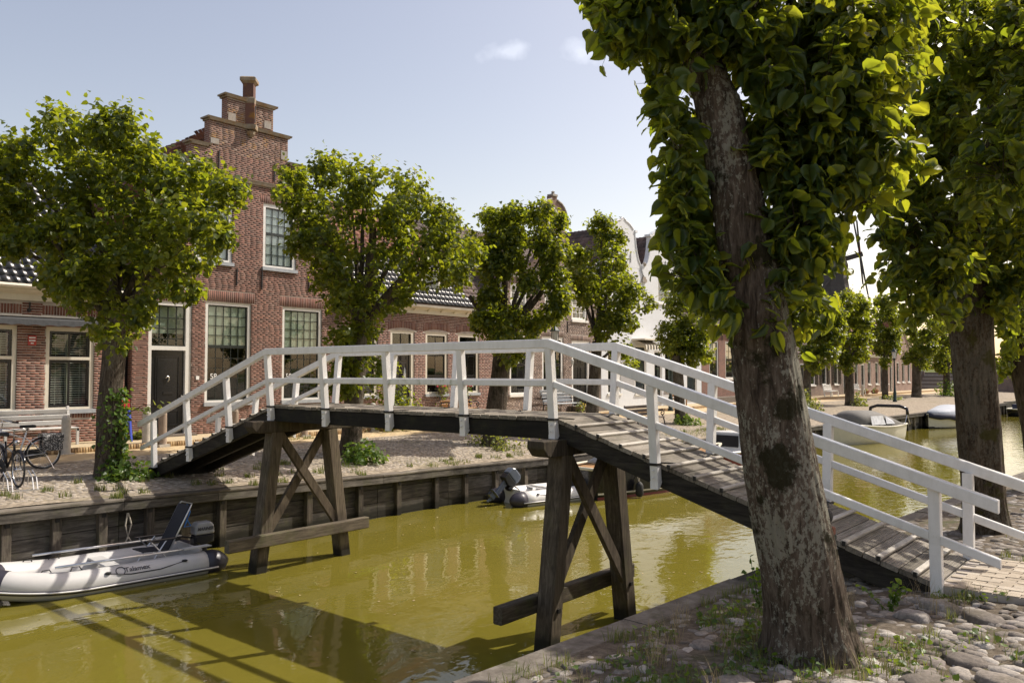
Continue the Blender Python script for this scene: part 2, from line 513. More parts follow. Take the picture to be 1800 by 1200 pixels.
def brick_lichen():
    m = piece_mat('brick_lichen', [(0, (.08, .044, .036)), (.4, (.15, .075, .056)), (.8, (.20, .11, .08)), (1, (.23, .17, .14))], .92, 60, .45, .004)
    nt = m.node_tree; p = [n for n in nt.nodes if n.type == 'BSDF_PRINCIPLED'][0]
    src = p.inputs['Base Color'].links[0].from_socket
    l = noise_node(nt, posn(nt), 2.2, 8, .7)
    c = mixc(nt, ramp(nt, l, [(.52, (0, 0, 0)), (.62, (.75,) * 3)]), src, (.30, .15, .02))
    nt.links.new(c, p.inputs['Base Color'])
    return m
M['brick_lichen'] = brick_lichen()

def brick_tex(name, c1, c2, mortar, scale=1.0, swap=False):
    m, nt, p, out = newmat(name)
    g = nt.nodes.new('ShaderNodeNewGeometry')
    sp = nt.nodes.new('ShaderNodeSeparateXYZ'); nt.links.new(g.outputs['Position'], sp.inputs[0])
    cb = nt.nodes.new('ShaderNodeCombineXYZ')
    nt.links.new(math_node(nt, 'ADD', sp.outputs['X'], sp.outputs['Y']), cb.inputs['X'])
    nt.links.new(sp.outputs['Z'], cb.inputs['Y'])
    b = nt.nodes.new('ShaderNodeTexBrick')
    b.inputs['Scale'].default_value = scale
    b.inputs['Brick Width'].default_value = .22; b.inputs['Row Height'].default_value = .065
    b.inputs['Mortar Size'].default_value = .008
    b.inputs['Color1'].default_value = c1 + (1,); b.inputs['Color2'].default_value = c2 + (1,); b.inputs['Mortar'].default_value = mortar + (1,)
    nt.links.new(cb.outputs[0], b.inputs['Vector'])
    n = noise_node(nt, posn(nt), 1.3, 7, .7)
    c = mixc(nt, .5, b.outputs['Color'], mixc(nt, 1.0, b.outputs['Color'], ramp(nt, n, [(.3, (.45,) * 3), (.7, (1.4,) * 3)]), 'MULTIPLY'))
    nt.links.new(c, p.inputs['Base Color']); p.inputs['Roughness'].default_value = .9
    bumpit(nt, p, b.outputs['Fac'], -.006)
    return m
M['brick_wall_red'] = brick_tex('brick_wall_red', (.25, .10, .065), (.17, .07, .05), (.33, .29, .25))
M['brick_wall_brown'] = brick_tex('brick_wall_brown', (.20, .13, .10), (.13, .085, .07), (.33, .30, .26))
M['brick_wall_pale'] = brick_tex('brick_wall_pale', (.30, .19, .15), (.22, .13, .10), (.38, .34, .30))

# window glass: a thin clear pane with mirror reflections that grow towards grazing angles
def glass_mat():
    m = bpy.data.materials.new('window_glass'); m.use_nodes = True
    nt = m.node_tree; nt.nodes.clear()
    out = nt.nodes.new('ShaderNodeOutputMaterial')
    t = nt.nodes.new('ShaderNodeBsdfTransparent'); t.inputs['Color'].default_value = (.86, .90, .88, 1)
    g = nt.nodes.new('ShaderNodeBsdfGlossy'); g.inputs['Roughness'].default_value = .02
    fr = nt.nodes.new('ShaderNodeLayerWeight'); fr.inputs['Blend'].default_value = .5
    ad = math_node(nt, 'MULTIPLY_ADD', math_node(nt, 'POWER', fr.outputs['Facing'], 3.5), .8); nt.nodes[-1].inputs[2].default_value = .05
    mx = nt.nodes.new('ShaderNodeMixShader')
    nt.links.new(ad, mx.inputs['Fac']); nt.links.new(t.outputs[0], mx.inputs[1]); nt.links.new(g.outputs[0], mx.inputs[2])
    b = nt.nodes.new('ShaderNodeBump'); b.inputs['Distance'].default_value = .002; b.inputs['Strength'].default_value = .35
    nt.links.new(noise_node(nt, posn(nt), 2.2, 2), b.inputs['Height'])
    nt.links.new(b.outputs[0], g.inputs['Normal'])
    nt.links.new(mx.outputs[0], out.inputs['Surface'])
    return m
M['glass'] = glass_mat()

def leaf_mat(name, stops, trans, tmix=.42, rough=.42):
    m, nt, p, out = newmat(name)
    r = island(nt)
    base = ramp(nt, r, stops)
    n = noise_node(nt, posn(nt), 1.1, 3)
    base = mixc(nt, .35, base, mixc(nt, 1.0, base, ramp(nt, n, [(.35, (.6, .65, .6)), (.65, (1.35, 1.25, 1.1))]), 'MULTIPLY'))
    nt.links.new(base, p.inputs['Base Color'])
    p.inputs['Roughness'].default_value = rough; p.inputs['Specular IOR Level'].default_value = .38
    t = nt.nodes.new('ShaderNodeBsdfTranslucent')
    tc = mixc(nt, 1.0, ramp(nt, r, [(0, (.75, .85, .7)), (1, (1.2, 1.1, 1.0))]), trans, 'MULTIPLY')
    nt.links.new(tc, t.inputs['Color'])
    mx = nt.nodes.new('ShaderNodeMixShader'); mx.inputs['Fac'].default_value = tmix
    nt.links.new(p.outputs[0], mx.inputs[1]); nt.links.new(t.outputs[0], mx.inputs[2])
    nt.links.new(mx.outputs[0], out.inputs['Surface'])
    return m
M['leaf_near'] = leaf_mat('leaf_near', [(0, (.018, .042, .018)), (.5, (.028, .060, .021)), (.85, (.042, .080, .024)), (1, (.07, .11, .028))], (.66, .72, .04), .38)
M['leaf_far'] = leaf_mat('leaf_far', [(0, (.020, .039, .010)), (.5, (.037, .062, .013)), (.85, (.062, .090, .017)), (1, (.11, .135, .026))], (.54, .60, .03), .38)
M['leaf_pale'] = leaf_mat('leaf_pale', [(0, (.055, .085, .025)), (.5, (.09, .125, .03)), (1, (.15, .18, .05))], (.42, .45, .07), .40)
M['leaf_bush'] = leaf_mat('leaf_bush', [(0, (.035, .075, .015)), (.6, (.065, .125, .022)), (1, (.11, .17, .03))], (.30, .42, .04), .35)
M['grass_blade'] = leaf_mat('grass_blade', [(0, (.06, .09, .02)), (.5, (.10, .135, .03)), (.8, (.16, .17, .05)), (1, (.28, .23, .11))], (.30, .34, .06), .30, .6)
M['red_leaf'] = leaf_mat('red_leaf', [(0, (.13, .025, .02)), (1, (.24, .06, .035))], (.35, .07, .04), .3)

def bark_mat(name, dark, mid, light, lichen, moss, mossc=(.022, .021, .008)):
    m, nt, p, out = newmat(name)
    v = posn(nt, (1, 1, .16))
    n = noise_node(nt, v, 24, 9, .70, .5)
    c = ramp(nt, n, [(.34, dark), (.5, mid), (.68, light)])
    fine = noise_node(nt, posn(nt, (1, 1, .6)), 34, 8, .75)
    mask = noise_node(nt, posn(nt, (1, 1, .45)), 2.2, 5, .6)
    lv = math_node(nt, 'ADD', fine, math_node(nt, 'MULTIPLY', mask, .9))
    c = mixc(nt, ramp(nt, lv, [(.97, (0, 0, 0)), (1.08, (lichen,) * 3)]), c, (.34, .335, .27))
    ms = math_node(nt, 'ADD', noise_node(nt, posn(nt), 2.6, 3, .6), math_node(nt, 'MULTIPLY', noise_node(nt, posn(nt), 38, 6, .7), .22))
    c = mixc(nt, ramp(nt, ms, [(.67, (0, 0, 0)), (.73, (moss,) * 3)]), c, mossc)
    nt.links.new(c, p.inputs['Base Color']); p.inputs['Roughness'].default_value = .95
    p.inputs['Specular IOR Level'].default_value = .15
    bumpit(nt, p, math_node(nt, 'ADD', n, math_node(nt, 'MULTIPLY', fine, .35)), .05, 1.0)
    return m
M['bark_near'] = bark_mat('bark_near', (.028, .021, .015), (.108, .083, .062), (.20, .164, .128), .68, .9)
M['bark_moss'] = bark_mat('bark_moss', (.024, .018, .012), (.075, .055, .036), (.13, .10, .07), .16, .85, (.062, .056, .014))
M['bark_far'] = bark_mat('bark_far', (.03, .024, .018), (.085, .067, .05), (.15, .122, .095), .2, .5)

def water_mat():
    m, nt, p, out = newmat('canal_water')
    v = posn(nt)
    n = noise_node(nt, v, .35, 4)
    nt.links.new(ramp(nt, n, [(.3, (.142, .122, .018)), (.7, (.168, .143, .023))]), p.inputs['Base Color'])
    p.inputs['Roughness'].default_value = .02; p.inputs['IOR'].default_value = 1.33
    p.inputs['Specular IOR Level'].default_value = .8
    a = noise_node(nt, posn(nt, (1.0, .75, 1)), 1.5, 3, .5, .8)
    b = noise_node(nt, posn(nt, (1.0, .6, 1)), 5.0, 3, .5, .6)
    far = nt.nodes.new('ShaderNodeMapRange'); far.clamp = True
    sp = nt.nodes.new('ShaderNodeSeparateXYZ'); nt.links.new(v, sp.inputs[0])
    far.inputs['From Min'].default_value = 2; far.inputs['From Max'].default_value = 14
    far.inputs['To Min'].default_value = .18; far.inputs['To Max'].default_value = .8
    nt.links.new(sp.outputs['Y'], far.inputs['Value'])
    h = math_node(nt, 'ADD', a, math_node(nt, 'MULTIPLY', b, far.outputs[0]))
    bumpit(nt, p, h, .013, .7)
    return m
M['water'] = water_mat()

def ground_mat(name, cols, scale, patch=None, cells=None, bump=.01):
    m, nt, p, out = newmat(name)
    v = posn(nt)
    n = noise_node(nt, v, scale, 8, .7)
    c = ramp(nt, n, [(.3, cols[0]), (.5, cols[1]), (.72, cols[2])])
    h = n
    if cells:
        vo = nt.nodes.new('ShaderNodeTexVoronoi'); vo.inputs['Scale'].default_value = cells
        nt.links.new(v, vo.inputs['Vector'])
        c = mixc(nt, .55, c, mixc(nt, 1.0, c, ramp(nt, vo.outputs['Distance'], [(.0, (1.5,) * 3), (.65, (.45,) * 3)]), 'MULTIPLY'))
        h = math_node(nt, 'SUBTRACT', n, vo.outputs['Distance'])
    if patch:
        f = noise_node(nt, v, patch[1], 8, .65)
        c = mixc(nt, ramp(nt, f, [(patch[2], (0, 0, 0)), (patch[2] + .12, (patch[3],) * 3)]), c, patch[0])
    nt.links.new(c, p.inputs['Base Color']); p.inputs['Roughness'].default_value = .95
    p.inputs['Specular IOR Level'].default_value = .15
    bumpit(nt, p, h, bump, .8)
    return m
M['earth'] = ground_mat('earth', [(.06, .047, .034), (.125, .10, .074), (.20, .168, .13)], 14, ((.06, .07, .02), 1.3, .52, .7), None, .02)
M['cobble_ground'] = ground_mat('cobble_ground', [(.24, .198, .15), (.36, .302, .23), (.45, .388, .305)], 5, ((.14, .135, .055), .55, .56, .6), 7.5, .02)
M['clinker'] = brick_tex('clinker', (.56, .43, .25), (.46, .345, .195), (.40, .32, .22))
M['pavement'] = ground_mat('pavement', [(.42, .335, .22), (.50, .41, .27), (.56, .47, .33)], 8, None, None, .006)
M['turf'] = ground_mat('turf', [(.06, .08, .02), (.10, .12, .03), (.16, .17, .06)], 3, None, None, .03)

M['concrete_cap'] = ground_mat('concrete_cap', [(.10, .085, .07), (.17, .148, .122), (.26, .235, .20)], 7, ((.06, .062, .025), 2.4, .54, .75), None, .012)

# ------------------------------------------------------------------ ground, quays, water
def QL(v):   # left quay edge
    return float(np.interp(v, [-60, 7, 12, 25, 45, 70, 85, 105, 140], [-8.75, -8.7, -8.25, -7.55, -6.85, -5.6, -4.2, 0.5, 14]))
def ZL(v):   # left quay top
    return float(np.interp(v, [-60, -3, 1.6, 5, 10, 40, 140], [1.28, 1.25, 1.14, 1.05, 1.0, 1.0, 1.0]))
def QR(v):   # near quay edge
    return float(np.interp(v, [-60, -4.2, 13.2, 60, 140], [-1.5, 2.24, 3.45, 9.0, 26.0]))
ZR = 1.30

def left_ground_z(u, v):
    q, zq = QL(v), ZL(v)
    return float(np.interp(u, [-14.86, -13.4, -11.2, q], [1.48, 1.43, 1.31, zq - .02]))
def near_ground_z(u, v):
    q = QR(v)
    return float(np.interp(u, [q, q + 1.6, q + 3.0], [ZR - .02, 1.40, 1.49]))

def strip(name, mat, vs, ufn, zfn, nu):
    V = []; F = []
    for v in vs:
        a, b = ufn(v)
        for k in range(nu):
            u = a + (b - a) * k / (nu - 1)
            V.append((u, v, zfn(u, v)))
    for i in range(len(vs) - 1):
        for k in range(nu - 1):
            F.append((i * nu + k, i * nu + k + 1, (i + 1) * nu + k + 1, (i + 1) * nu + k))
    o = link(name, np_mesh(name, V, F, True), mat)
    return tag(o, None, None, None, 'structure')

VS = [-60, -40, -25, -15] + [x * .5 for x in range(-20, 41)] + [22 + 2 * x for x in range(0, 40)]
def bumpy(u, v, a=.012):
    return noise.noise(Vector((u * .9, v * .9, 3.1))) * a * 2
strip('street', M['clinker'], VS, lambda v: (-14.95, -13.3), lambda u, v: left_ground_z(u, v) + .004, 4)
strip('cobbled_quay', M['cobble_ground'], VS, lambda v: (-13.45, QL(v) - .05), lambda u, v: left_ground_z(u, v) + bumpy(u, v), 14)
strip('pavement', M['pavement'], VS, lambda v: (-17.3, -14.92), lambda u, v: 1.60, 3)
strip('ground', M['earth'], [-80, 0, 60, 102, 200, 600], lambda v: (-600, -17.0), lambda u, v: 1.45, 3)
strip('cobbled_bank', M['earth'], VS, lambda v: (QR(v) + .1, QR(v) + 9.0), lambda u, v: near_ground_z(u, v) + bumpy(u, v, .015), 26)
strip('ground', M['cobble_ground'], VS, lambda v: (QR(v) + 8.9, 300), lambda u, v: 1.48, 3)
strip('ground', M['turf'], [100, 120, 200, 700], lambda v: (-40, 400), lambda u, v: 1.42, 3)
wv = [-60, -10, -5, 0, 5, 10, 20, 40, 70, 104]
strip('canal_water', M['water'], wv, lambda v: (-10.5, QR(v) + 3), lambda u, v: 0.0, 4)
strip('canal_bed', M['earth'], [-60, 104], lambda v: (-40, 40), lambda u, v: -2.0, 2)

# brick kerb of the raised pavement: soldier bricks
n = int((34 + 6) / .066)
P = np.stack([np.full(n, -14.90) + nrng.uniform(-.004, .004, n), -6 + np.arange(n) * .066, np.full(n, 1.53)], 1)
V, F = instance(CUBE_V, CUBE_F, P, None, np.stack([np.full(n, .10), np.full(n, .058), .16 + nrng.uniform(-.006, .006, n)], 1))
kerb = link('kerb', np_mesh('kerb', V, F), M['brick_kerb'])
tag(kerb, kind='structure')
kerb_far = MB().box((-14.95, 33.9, 1.40), (-14.85, 100, 1.61)).build('kerb', M['brick_kerb'])
tag(kerb_far, kind='structure')

# dome template for cobbles
def dome(rings, n):
    V = []; F = []
    for r, z in rings:
        for k in range(n):
            a = 2 * pi * k / n
            V.append((r * cos(a), r * sin(a), z))
    m = len(rings)
    for i in range(m - 1):
        for k in range(n):
            a, b, c, d = i * n + k, i * n + (k + 1) % n, (i + 1) * n + (k + 1) % n, (i + 1) * n + k
            F += [(a, b, c), (a, c, d)]
    V.append((0, 0, rings[-1][1] + .06)); t = len(V) - 1
    for k in range(n):
        F.append(((m - 1) * n + k, (m - 1) * n + (k + 1) % n, t))
    return np.array(V), np.array(F)
DOME_HI = dome([(1.04, -.5), (1.01, .15), (.94, .58), (.78, .86), (.45, 1.0)], 12)
DOME_LO = dome([(1, -.3), (.85, .5), (.45, .9)], 6)

def rotz(a):
    a = np.asarray(a); R = np.zeros((len(a), 3, 3)); R[:, 0, 0] = np.cos(a); R[:, 0, 1] = -np.sin(a); R[:, 1, 0] = np.sin(a); R[:, 1, 1] = np.cos(a); R[:, 2, 2] = 1
    return R

# near bank: field stones, the ones that show largest as objects of their own
bank = [o for o in COL.objects if o.name == 'cobbled_bank'][0]
PATH = (4.42, 11.0, -.02, 1.55)      # brick path off the bridge
def on_path(u, v): return PATH[0] - .05 < u < PATH[1] and PATH[2] - .08 < v < PATH[3] + .08
stones = []
v = -8.2
while v < 13:
    cell = .132 if v < 3 else .18
    u = QR(v) + .38
    while u < 10.5:
        uu = u + rnd.uniform(-.045, .045); vv = v + rnd.uniform(-.045, .045)
        d = Vector((uu - CAM.x, vv - CAM.y)).length
        ahead = (uu - CAM.x) * -.64 + (vv - CAM.y) * .768
        if not on_path(uu, vv) and ahead > 1.5 and (uu - 4.05) ** 2 + (vv + 2.2) ** 2 > .42 ** 2 and (uu - 4.12) ** 2 + (vv - 3.95) ** 2 > .4 ** 2:
            keep = .96 if uu - QR(v) > 1.4 else .66
            if rnd.random() < keep:
                big = rnd.random() ** 2.4
                r = .050 + .052 * big
                stones.append((d / r, uu, vv, r * rnd.uniform(1.0, 1.5), r * rnd.uniform(.62, .95), (.013 + .022 * big) * rnd.uniform(.6, 1.2), rnd.uniform(0, pi)))
        u += cell
    v += cell * .86
# a few large boulders set beside the trunk
for (uu, vv, a, b, h) in [(4.62, -2.95, .23, .15, .10), (4.93, -2.62, .22, .15, .11), (5.25, -2.30, .20, .12, .085), (4.98, -1.95, .17, .11, .08), (4.36, -3.3, .24, .15, .09), (3.9, -3.25, .16, .12, .09), (4.55, -.55, .20, .12, .11), (4.42, -.95, .17, .12, .10), (4.9, -.75, .17, .12, .09), (3.25, -.45, .19, .10, .05), (3.3, -2.5, .12, .09, .06), (3.0, -3.1, .10, .08, .05)]:
    h *= .62
    stones.append((0, uu, vv, a, b, h, rnd.uniform(-.4, .4) - .6))
stones.sort(key=lambda s: s[0])
stone_me = [np_mesh('stone', *(lambda V, F: (V * (1 + .26 * np.array([[noise.noise(Vector((p[0] * 1.5 + 9 * q, p[1] * 1.5, p[2]))) for _ in (0,)] for p in V])) * (1 + .13 * np.cos((3 + q % 3) * np.arctan2(V[:, 1:2], V[:, 0:1]) + q)) * np.array([1, 1, 0]) + V * np.array([0, 0, 1.0]) * (1 + .3 * np.array([[noise.noise(Vector((p[0] * 2.5 + 5 * q, p[1] * 2.5, 1)))] for p in V])), F))(*DOME_HI), True) for q in range(6)]
for sm in stone_me: sm.materials.append(M['cobble'])
for k, s in enumerate(stones[:300]):
    o = link('stone', stone_me[k % 6], None, bank)
    o.location = (s[1], s[2], near_ground_z(s[1], s[2]) - .004)
    o.scale = (s[3], s[4], s[5]); o.rotation_euler = (rnd.uniform(-.12, .12), rnd.uniform(-.12, .12), s[6])
rest = stones[300:]
A = np.array(rest)
P = np.stack([A[:, 1], A[:, 2], np.array([near_ground_z(s[1], s[2]) - .004 for s in rest])], 1)
V, F = instance(*DOME_LO, P, rotz(A[:, 6]), A[:, 3:6])
tag(link('stone_setts', np_mesh('stone_setts', V, F, True), M['cobble'], bank), kind='stuff')

# brick path off the bridge end
path = tag(MB().box((PATH[0], PATH[2], 1.40), (PATH[1], PATH[3], 1.498)).build('brick_path', M['mortar']), kind='structure')
bm_ = MB().box((-.1, -.05, -.03), (.1, .05, .03)).mesh('brick'); bm_.materials.append(M['brick_path'])
cnt = 0; restP = []; 
row = 0; vv = PATH[2] + .055
while vv < PATH[3]:
    first = row == 0
    L = .105 if first else .21
    uu = PATH[0] + (.0 if row % 2 == 0 else .105)
    while uu < PATH[1] - .05:
        restP.append((uu + L / 2, vv, first)); uu += L
    vv += .105; row += 1
restP.sort(key=lambda p: p[0])
for (uu, vv, first) in restP[:300]:
    o = link('brick', bm_, None, path)
    o.location = (uu, vv, 1.474 + .006 + rnd.uniform(-.004, .004)); o.scale = (.48 if first else .98, .96, 1); o.rotation_euler = (rnd.uniform(-.02, .02), rnd.uniform(-.02, .02), rnd.uniform(-.015, .015))
B = np.array([(p[0], p[1], 1.48 + rnd.uniform(-.004, .004)) for p in restP[300:]])
V, F = instance(CUBE_V, CUBE_F, B, None, np.array([(.2, .096, .06)] * len(B)))
tag(link('brick_setts', np_mesh('brick_setts', V, F), M['brick_path'], path), kind='stuff')

# left quay cobbles: real relief, too small to pick apart
lq = [o for o in COL.objects if o.name == 'cobbled_quay'][0]
rows = []
v = -7.0
while v < 24:
    c = .135 if v < 9 else .17
    u = -13.35
    while u < QL(v) - .4:
        if rnd.random() < .93: rows.append((u + rnd.uniform(-.03, .03), v + rnd.uniform(-.03, .03), c * rnd.uniform(.36, .6), c * rnd.uniform(.34, .5), rnd.uniform(.008, .020), rnd.uniform(0, pi)))
        u += c
    v += c * .9
A = np.array(rows)
P = np.stack([A[:, 0], A[:, 1], np.array([left_ground_z(r[0], r[1]) + bumpy(r[0], r[1]) - .003 for r in rows])], 1)
V, F = instance(*DOME_LO, P, rotz(A[:, 5]), A[:, 2:5])
tag(link('stone_setts', np_mesh('stone_setts', V, F, True), M['cobble_far'], lq), kind='stuff')

# ---- left quay wall: piles, planks, capping timbers
quay = thing('quay_wall', (-8.7, 5, 0), 'weathered timber quay wall below the houses across the canal', 'quay wall')
post_v = [-6.9, -5.7, -4.5, -3.35, -2.59, -1.82, -.98, -.30, .49, 1.5, 2.57, 3.99, 5.19, 6.47, 7.53, 8.65, 9.8, 10.9, 12.0, 13.2, 14.4]
post_v += [15.8 + 1.3 * k for k in range(46)]
for v in post_v:
    u = QL(v); zt = ZL(v) - .10
    m = MB().beam((u + .045, v, -.8), (u + .045 + rnd.uniform(-.02, .02), v + rnd.uniform(-.015, .015), zt - rnd.uniform(0, .04)), .15, .13, (1, 0, 0), bev=.01)
    o = m.build('post', M['wood_quay_post'], quay)
    if v < 12:
        MB().box((u + .112, v - .035, zt - .22), (u + .13, v + .035, zt - .15)).build('bolt_plate', M['strap_iron'], o)
segs = [-9.0, -5.6, -3.9, -1.5, .35, 4.6, 7.0, 10.4, 14.0, 18, 23, 28, 34, 40, 47, 54, 62, 70]
for a, b in zip(segs[:-1], segs[1:]):
    for k in range(4):
        z0 = -.30 + k * .33
        ua, ub = QL(a) - .035, QL(b) - .035
        zt = min(z0 + .32, .5 * (ZL(a) + ZL(b)) - .09)
        if zt <= z0 + .05: continue
        MB().beam((ua + rnd.uniform(-.008, .008), a + .006, (z0 + zt) / 2), (ub + rnd.uniform(-.008, .008), b - .006, (z0 + zt) / 2), .05, zt - z0, bev=.006).build('plank', M['wood_quay'], quay)
    MB().beam((QL(a) + .03, a + .004, ZL(a) - .045), (QL(b) + .03, b - .004, ZL(b) - .045), .34, .05, bev=.01).build('cap_board', M['wood_cap'], quay)
    MB().beam((QL(a) + .15, a + .004, ZL(a) - .155), (QL(b) + .15, b - .004, ZL(b) - .155), .07, .16, bev=.01).build('fender_rail', M['wood_quay'], quay)
bpy_far = MB()
for a, b in [(70, 78), (78, 85), (85, 95), (95, 104)]:
    bpy_far.beam((QL(a), a, .4), (QL(b), b, .4), .2, 1.3)
bpy_far.build('plank', M['wood_quay'], quay)

# ---- near quay edge
edge = thing('quay_edge', (2.5, 0, 0), 'low concrete and timber canal edge beside the leaning tree', 'quay edge')
sg = [-16, -11, -8.4, -6.2, -4.2, -2.2, -.35, 1.5, 3.4, 5.4, 8.0, 11, 15, 20, 28, 40, 55]
for k, (a, b) in enumerate(zip(sg[:-1], sg[1:])):
    mat = M['concrete_cap'] if b < 0 else M['wood_cap']
    MB().beam((QR(a) + .13, a + .005, ZR - .06), (QR(b) + .13, b - .005, ZR - .06 + rnd.uniform(-.01, .01)), .27, .15, bev=.015).build('cap_stone' if b < 0 else 'cap_board', mat, edge)
    for j in range(4):
        z0 = -.35 + j * .4
        MB().beam((QR(a) + .08, a + .005, z0 + .195), (QR(b) + .08, b - .005, z0 + .195), .06, .38).build('plank', M['wood_quay'], edge)

# ------------------------------------------------------------------ houses
U = -16.8
BRICK_V = CUBE_V.copy()
BRICK_F = np.array([(4, 6, 7, 5), (0, 4, 5, 1), (2, 3, 7, 6), (0, 2, 6, 4), (1, 5, 7, 3)])

def subtract(iv, holes):
    for h0, h1 in holes:
        out = []
        for a, b in iv:
            if h1 <= a or h0 >= b: out.append((a, b)); continue
            if h0 > a: out.append((a, h0))
            if h1 < b: out.append((h1, b))
        iv = out
    return iv

def courses(z0, z1, span, holes, L=.205, H=.050, J=.012, seed=0, JV=.005):
    """centres and sizes of the bricks of a wall; span(z) -> [(v0,v1)], holes: (v0,v1,z0,z1)"""
    r = random.Random(seed)
    out = []
    n = int((z1 - z0) / (H + J))
    for k in range(n):
        z = z0 + k * (H + J); zc = z + H / 2
        iv = subtract(list(span(zc)), [(h[0], h[1]) for h in holes if h[2] < z + H - .01 and h[3] > z + .01])
        for a, b in iv:
            x = a
            if k % 2: x = a - (L + J) * .5 * r.uniform(.7, 1.1)
            kk = 0
            while x < b - .02:
                l = L if (k % 2 == 0 or r.random() < .86) else L * .49
                l *= r.uniform(.95, 1.04)
                s = max(x, a); e = min(x + l, b)
                if e - s > .03: out.append((s, e, z, z + H))
                x += l + JV
    return out

def soldier(v0, v1, z0, z1, w=.055, J=.012, flare=.0):
    n = max(2, int((v1 - v0) / (w + J))); st = (v1 - v0) / n
    return [(v0 + i * st, v0 + i * st + st - J, z0, z1) for i in range(n)]

def lay_bricks(house, bricks, mat, u, n_parts, seed=0, part_name='brick'):
    r = random.Random(seed + 77)
    rows = []
    for (a, b, z0, z1) in bricks:
        c = Vector((u, (a + b) / 2, (z0 + z1) / 2))
        rows.append(((c - CAM).length / sqrt(max(.02, (b - a))), a, b, z0, z1))
    rows.sort(key=lambda x: x[0])
    if n_parts:
        me = bpy.data.meshes.new('brick'); me.from_pydata([tuple(p) for p in BRICK_V], [], [tuple(f) for f in BRICK_F]); me.materials.append(mat)
        for (_, a, b, z0, z1) in rows[:n_parts]:
            o = link(part_name, me, None, house)
            o.location = Vector((u - .03 + r.uniform(-.0005, .0005), (a + b) / 2, (z0 + z1) / 2)) - world_origin(house)
            o.scale = (.06, b - a, z1 - z0)
    rest = rows[n_parts:]
    if rest:
        A = np.array(rest)
        P = np.stack([np.full(len(A), u - .03) + nrng.uniform(-.0005, .0005, len(A)), (A[:, 1] + A[:, 2]) / 2, (A[:, 3] + A[:, 4]) / 2], 1)
        S = np.stack([np.full(len(A), .06), A[:, 2] - A[:, 1], A[:, 4] - A[:, 3]], 1)
        V, F = instance(BRICK_V, BRICK_F, P, None, S)
        tag(link('brick_courses', np_mesh('brick_courses', V, F), mat, house), kind='stuff')

def wall_cells(m, u0, u1, span_list, holes):
    """span_list: (v0,v1,z0,z1) rectangles; holes cut out of them"""
    for (a, b, z0, z1) in span_list:
        vs_ = sorted({a, b} | {h[k] for h in holes for k in (0, 1) if a < h[k] < b})
        zs_ = sorted({z0, z1} | {h[k] for h in holes for k in (2, 3) if z0 < h[k] < z1})
        for p, q in zip(vs_[:-1], vs_[1:]):
            for s, t in zip(zs_[:-1], zs_[1:]):
                cv, cz = (p + q) / 2, (s + t) / 2
                if any(h[0] < cv < h[1] and h[2] < cz < h[3] for h in holes): continue
                m.box((u0, p, s), (u1, q, t))

pane_cache = {}
def pane_mesh():
    if 'p' not in pane_cache:
        me = MB().box((-.002, -.5, -.5), (.002, .5, .5)).mesh('pane'); me.materials.append(M['glass']); pane_cache['p'] = me
    return pane_cache['p']

def window(house, v0, v1, z0, z1, grids, frame='trim_white', sash='sash_green', fw=.10, u=U, split=None, blinds=(), transom=.05, sill=None, mullion=None, back='curtain_dark', mw=.020, arch=0.0, sw=.045):
    """grids: list of (z-fraction range, cols, rows) from bottom to top; blinds: (z0f, z1f, mat)"""
    uf = u - .035
    m = MB()
    m.box((uf - .10, v0, z0), (uf, v0 + fw, z1)); m.box((uf - .10, v1 - fw, z0), (uf, v1, z1))
    m.box((uf - .10, v0 + fw, z1 - fw), (uf, v1 - fw, z1)); m.box((uf - .10, v0 + fw, z0), (uf, v1 - fw, z0 + fw * .6))
    if arch:
        n = 8; poly = [(v0, z1), (v1, z1)] + [(v1 + (v0 - v1) * k / n, z1 + arch * (1 - (2 * k / n - 1) ** 2)) for k in range(1, n)]
        m.prism(poly, lambda a, b: (uf - .10, a, b), (.10, 0, 0))
    if mullion:
        m.box((uf - .09, (v0 + v1) / 2 - mullion / 2, z0 + fw * .6), (uf - .01, (v0 + v1) / 2 + mullion / 2, z1 - fw))
    w = m.build('window', M[frame], house)
    a, b, c, d = v0 + fw, v1 - fw, z0 + fw * .6, z1 - fw
    s = MB(); us = uf - .05
    for (f0, f1, cols, rows) in grids:
        zz0, zz1 = c + (d - c) * f0, c + (d - c) * f1
        s.box((us - .03, a, zz0), (us, a + sw, zz1)); s.box((us - .03, b - sw, zz0), (us, b, zz1))
        s.box((us - .03, a + sw, zz0), (us, b - sw, zz0 + sw)); s.box((us - .03, a + sw, zz1 - sw), (us, b - sw, zz1))
        ia, ib, ic, id_ = a + sw, b - sw, zz0 + sw, zz1 - sw
        for i in range(1, cols):
            x = ia + (ib - ia) * i / cols; s.box((us - .024, x - mw / 2, ic), (us - .004, x + mw / 2, id_))
        for j in range(1, rows):
            y = ic + (id_ - ic) * j / rows; s.box((us - .022, ia, y - mw / 2), (us - .006, ib, y + mw / 2))
        for i in range(cols):
            for j in range(rows):
                p = link('pane', pane_mesh(), None, w)
                p.location += Vector((us - .014, ia + (ib - ia) * (i + .5) / cols, ic + (id_ - ic) * (j + .5) / rows))
                p.scale = (1, (ib - ia) / cols - mw * .8, (id_ - ic) / rows - mw * .8)
                p.rotation_euler = (0, rnd.uniform(-.006, .006), rnd.uniform(-.008, .008))
    s.build('sash', M[sash], w)
    MB().box((uf - .62, a - .05, c - .05), (uf - .60, b + .05, d + .05)).build('curtain', M[back], w)  # dark sheet painted as the room's shade behind the panes
    for (f0, f1, mat) in blinds:
        MB().box((us - .036, a, c + (d - c) * f0), (us - .032, b, c + (d - c) * f1)).build('blind', M[mat], w)
    if sill:
        MB().box((u - .12, v0 - .04, z0 - .11), (u + .07, v1 + .04, z0 - .003)).build('sill', M[sill], w)
    return w

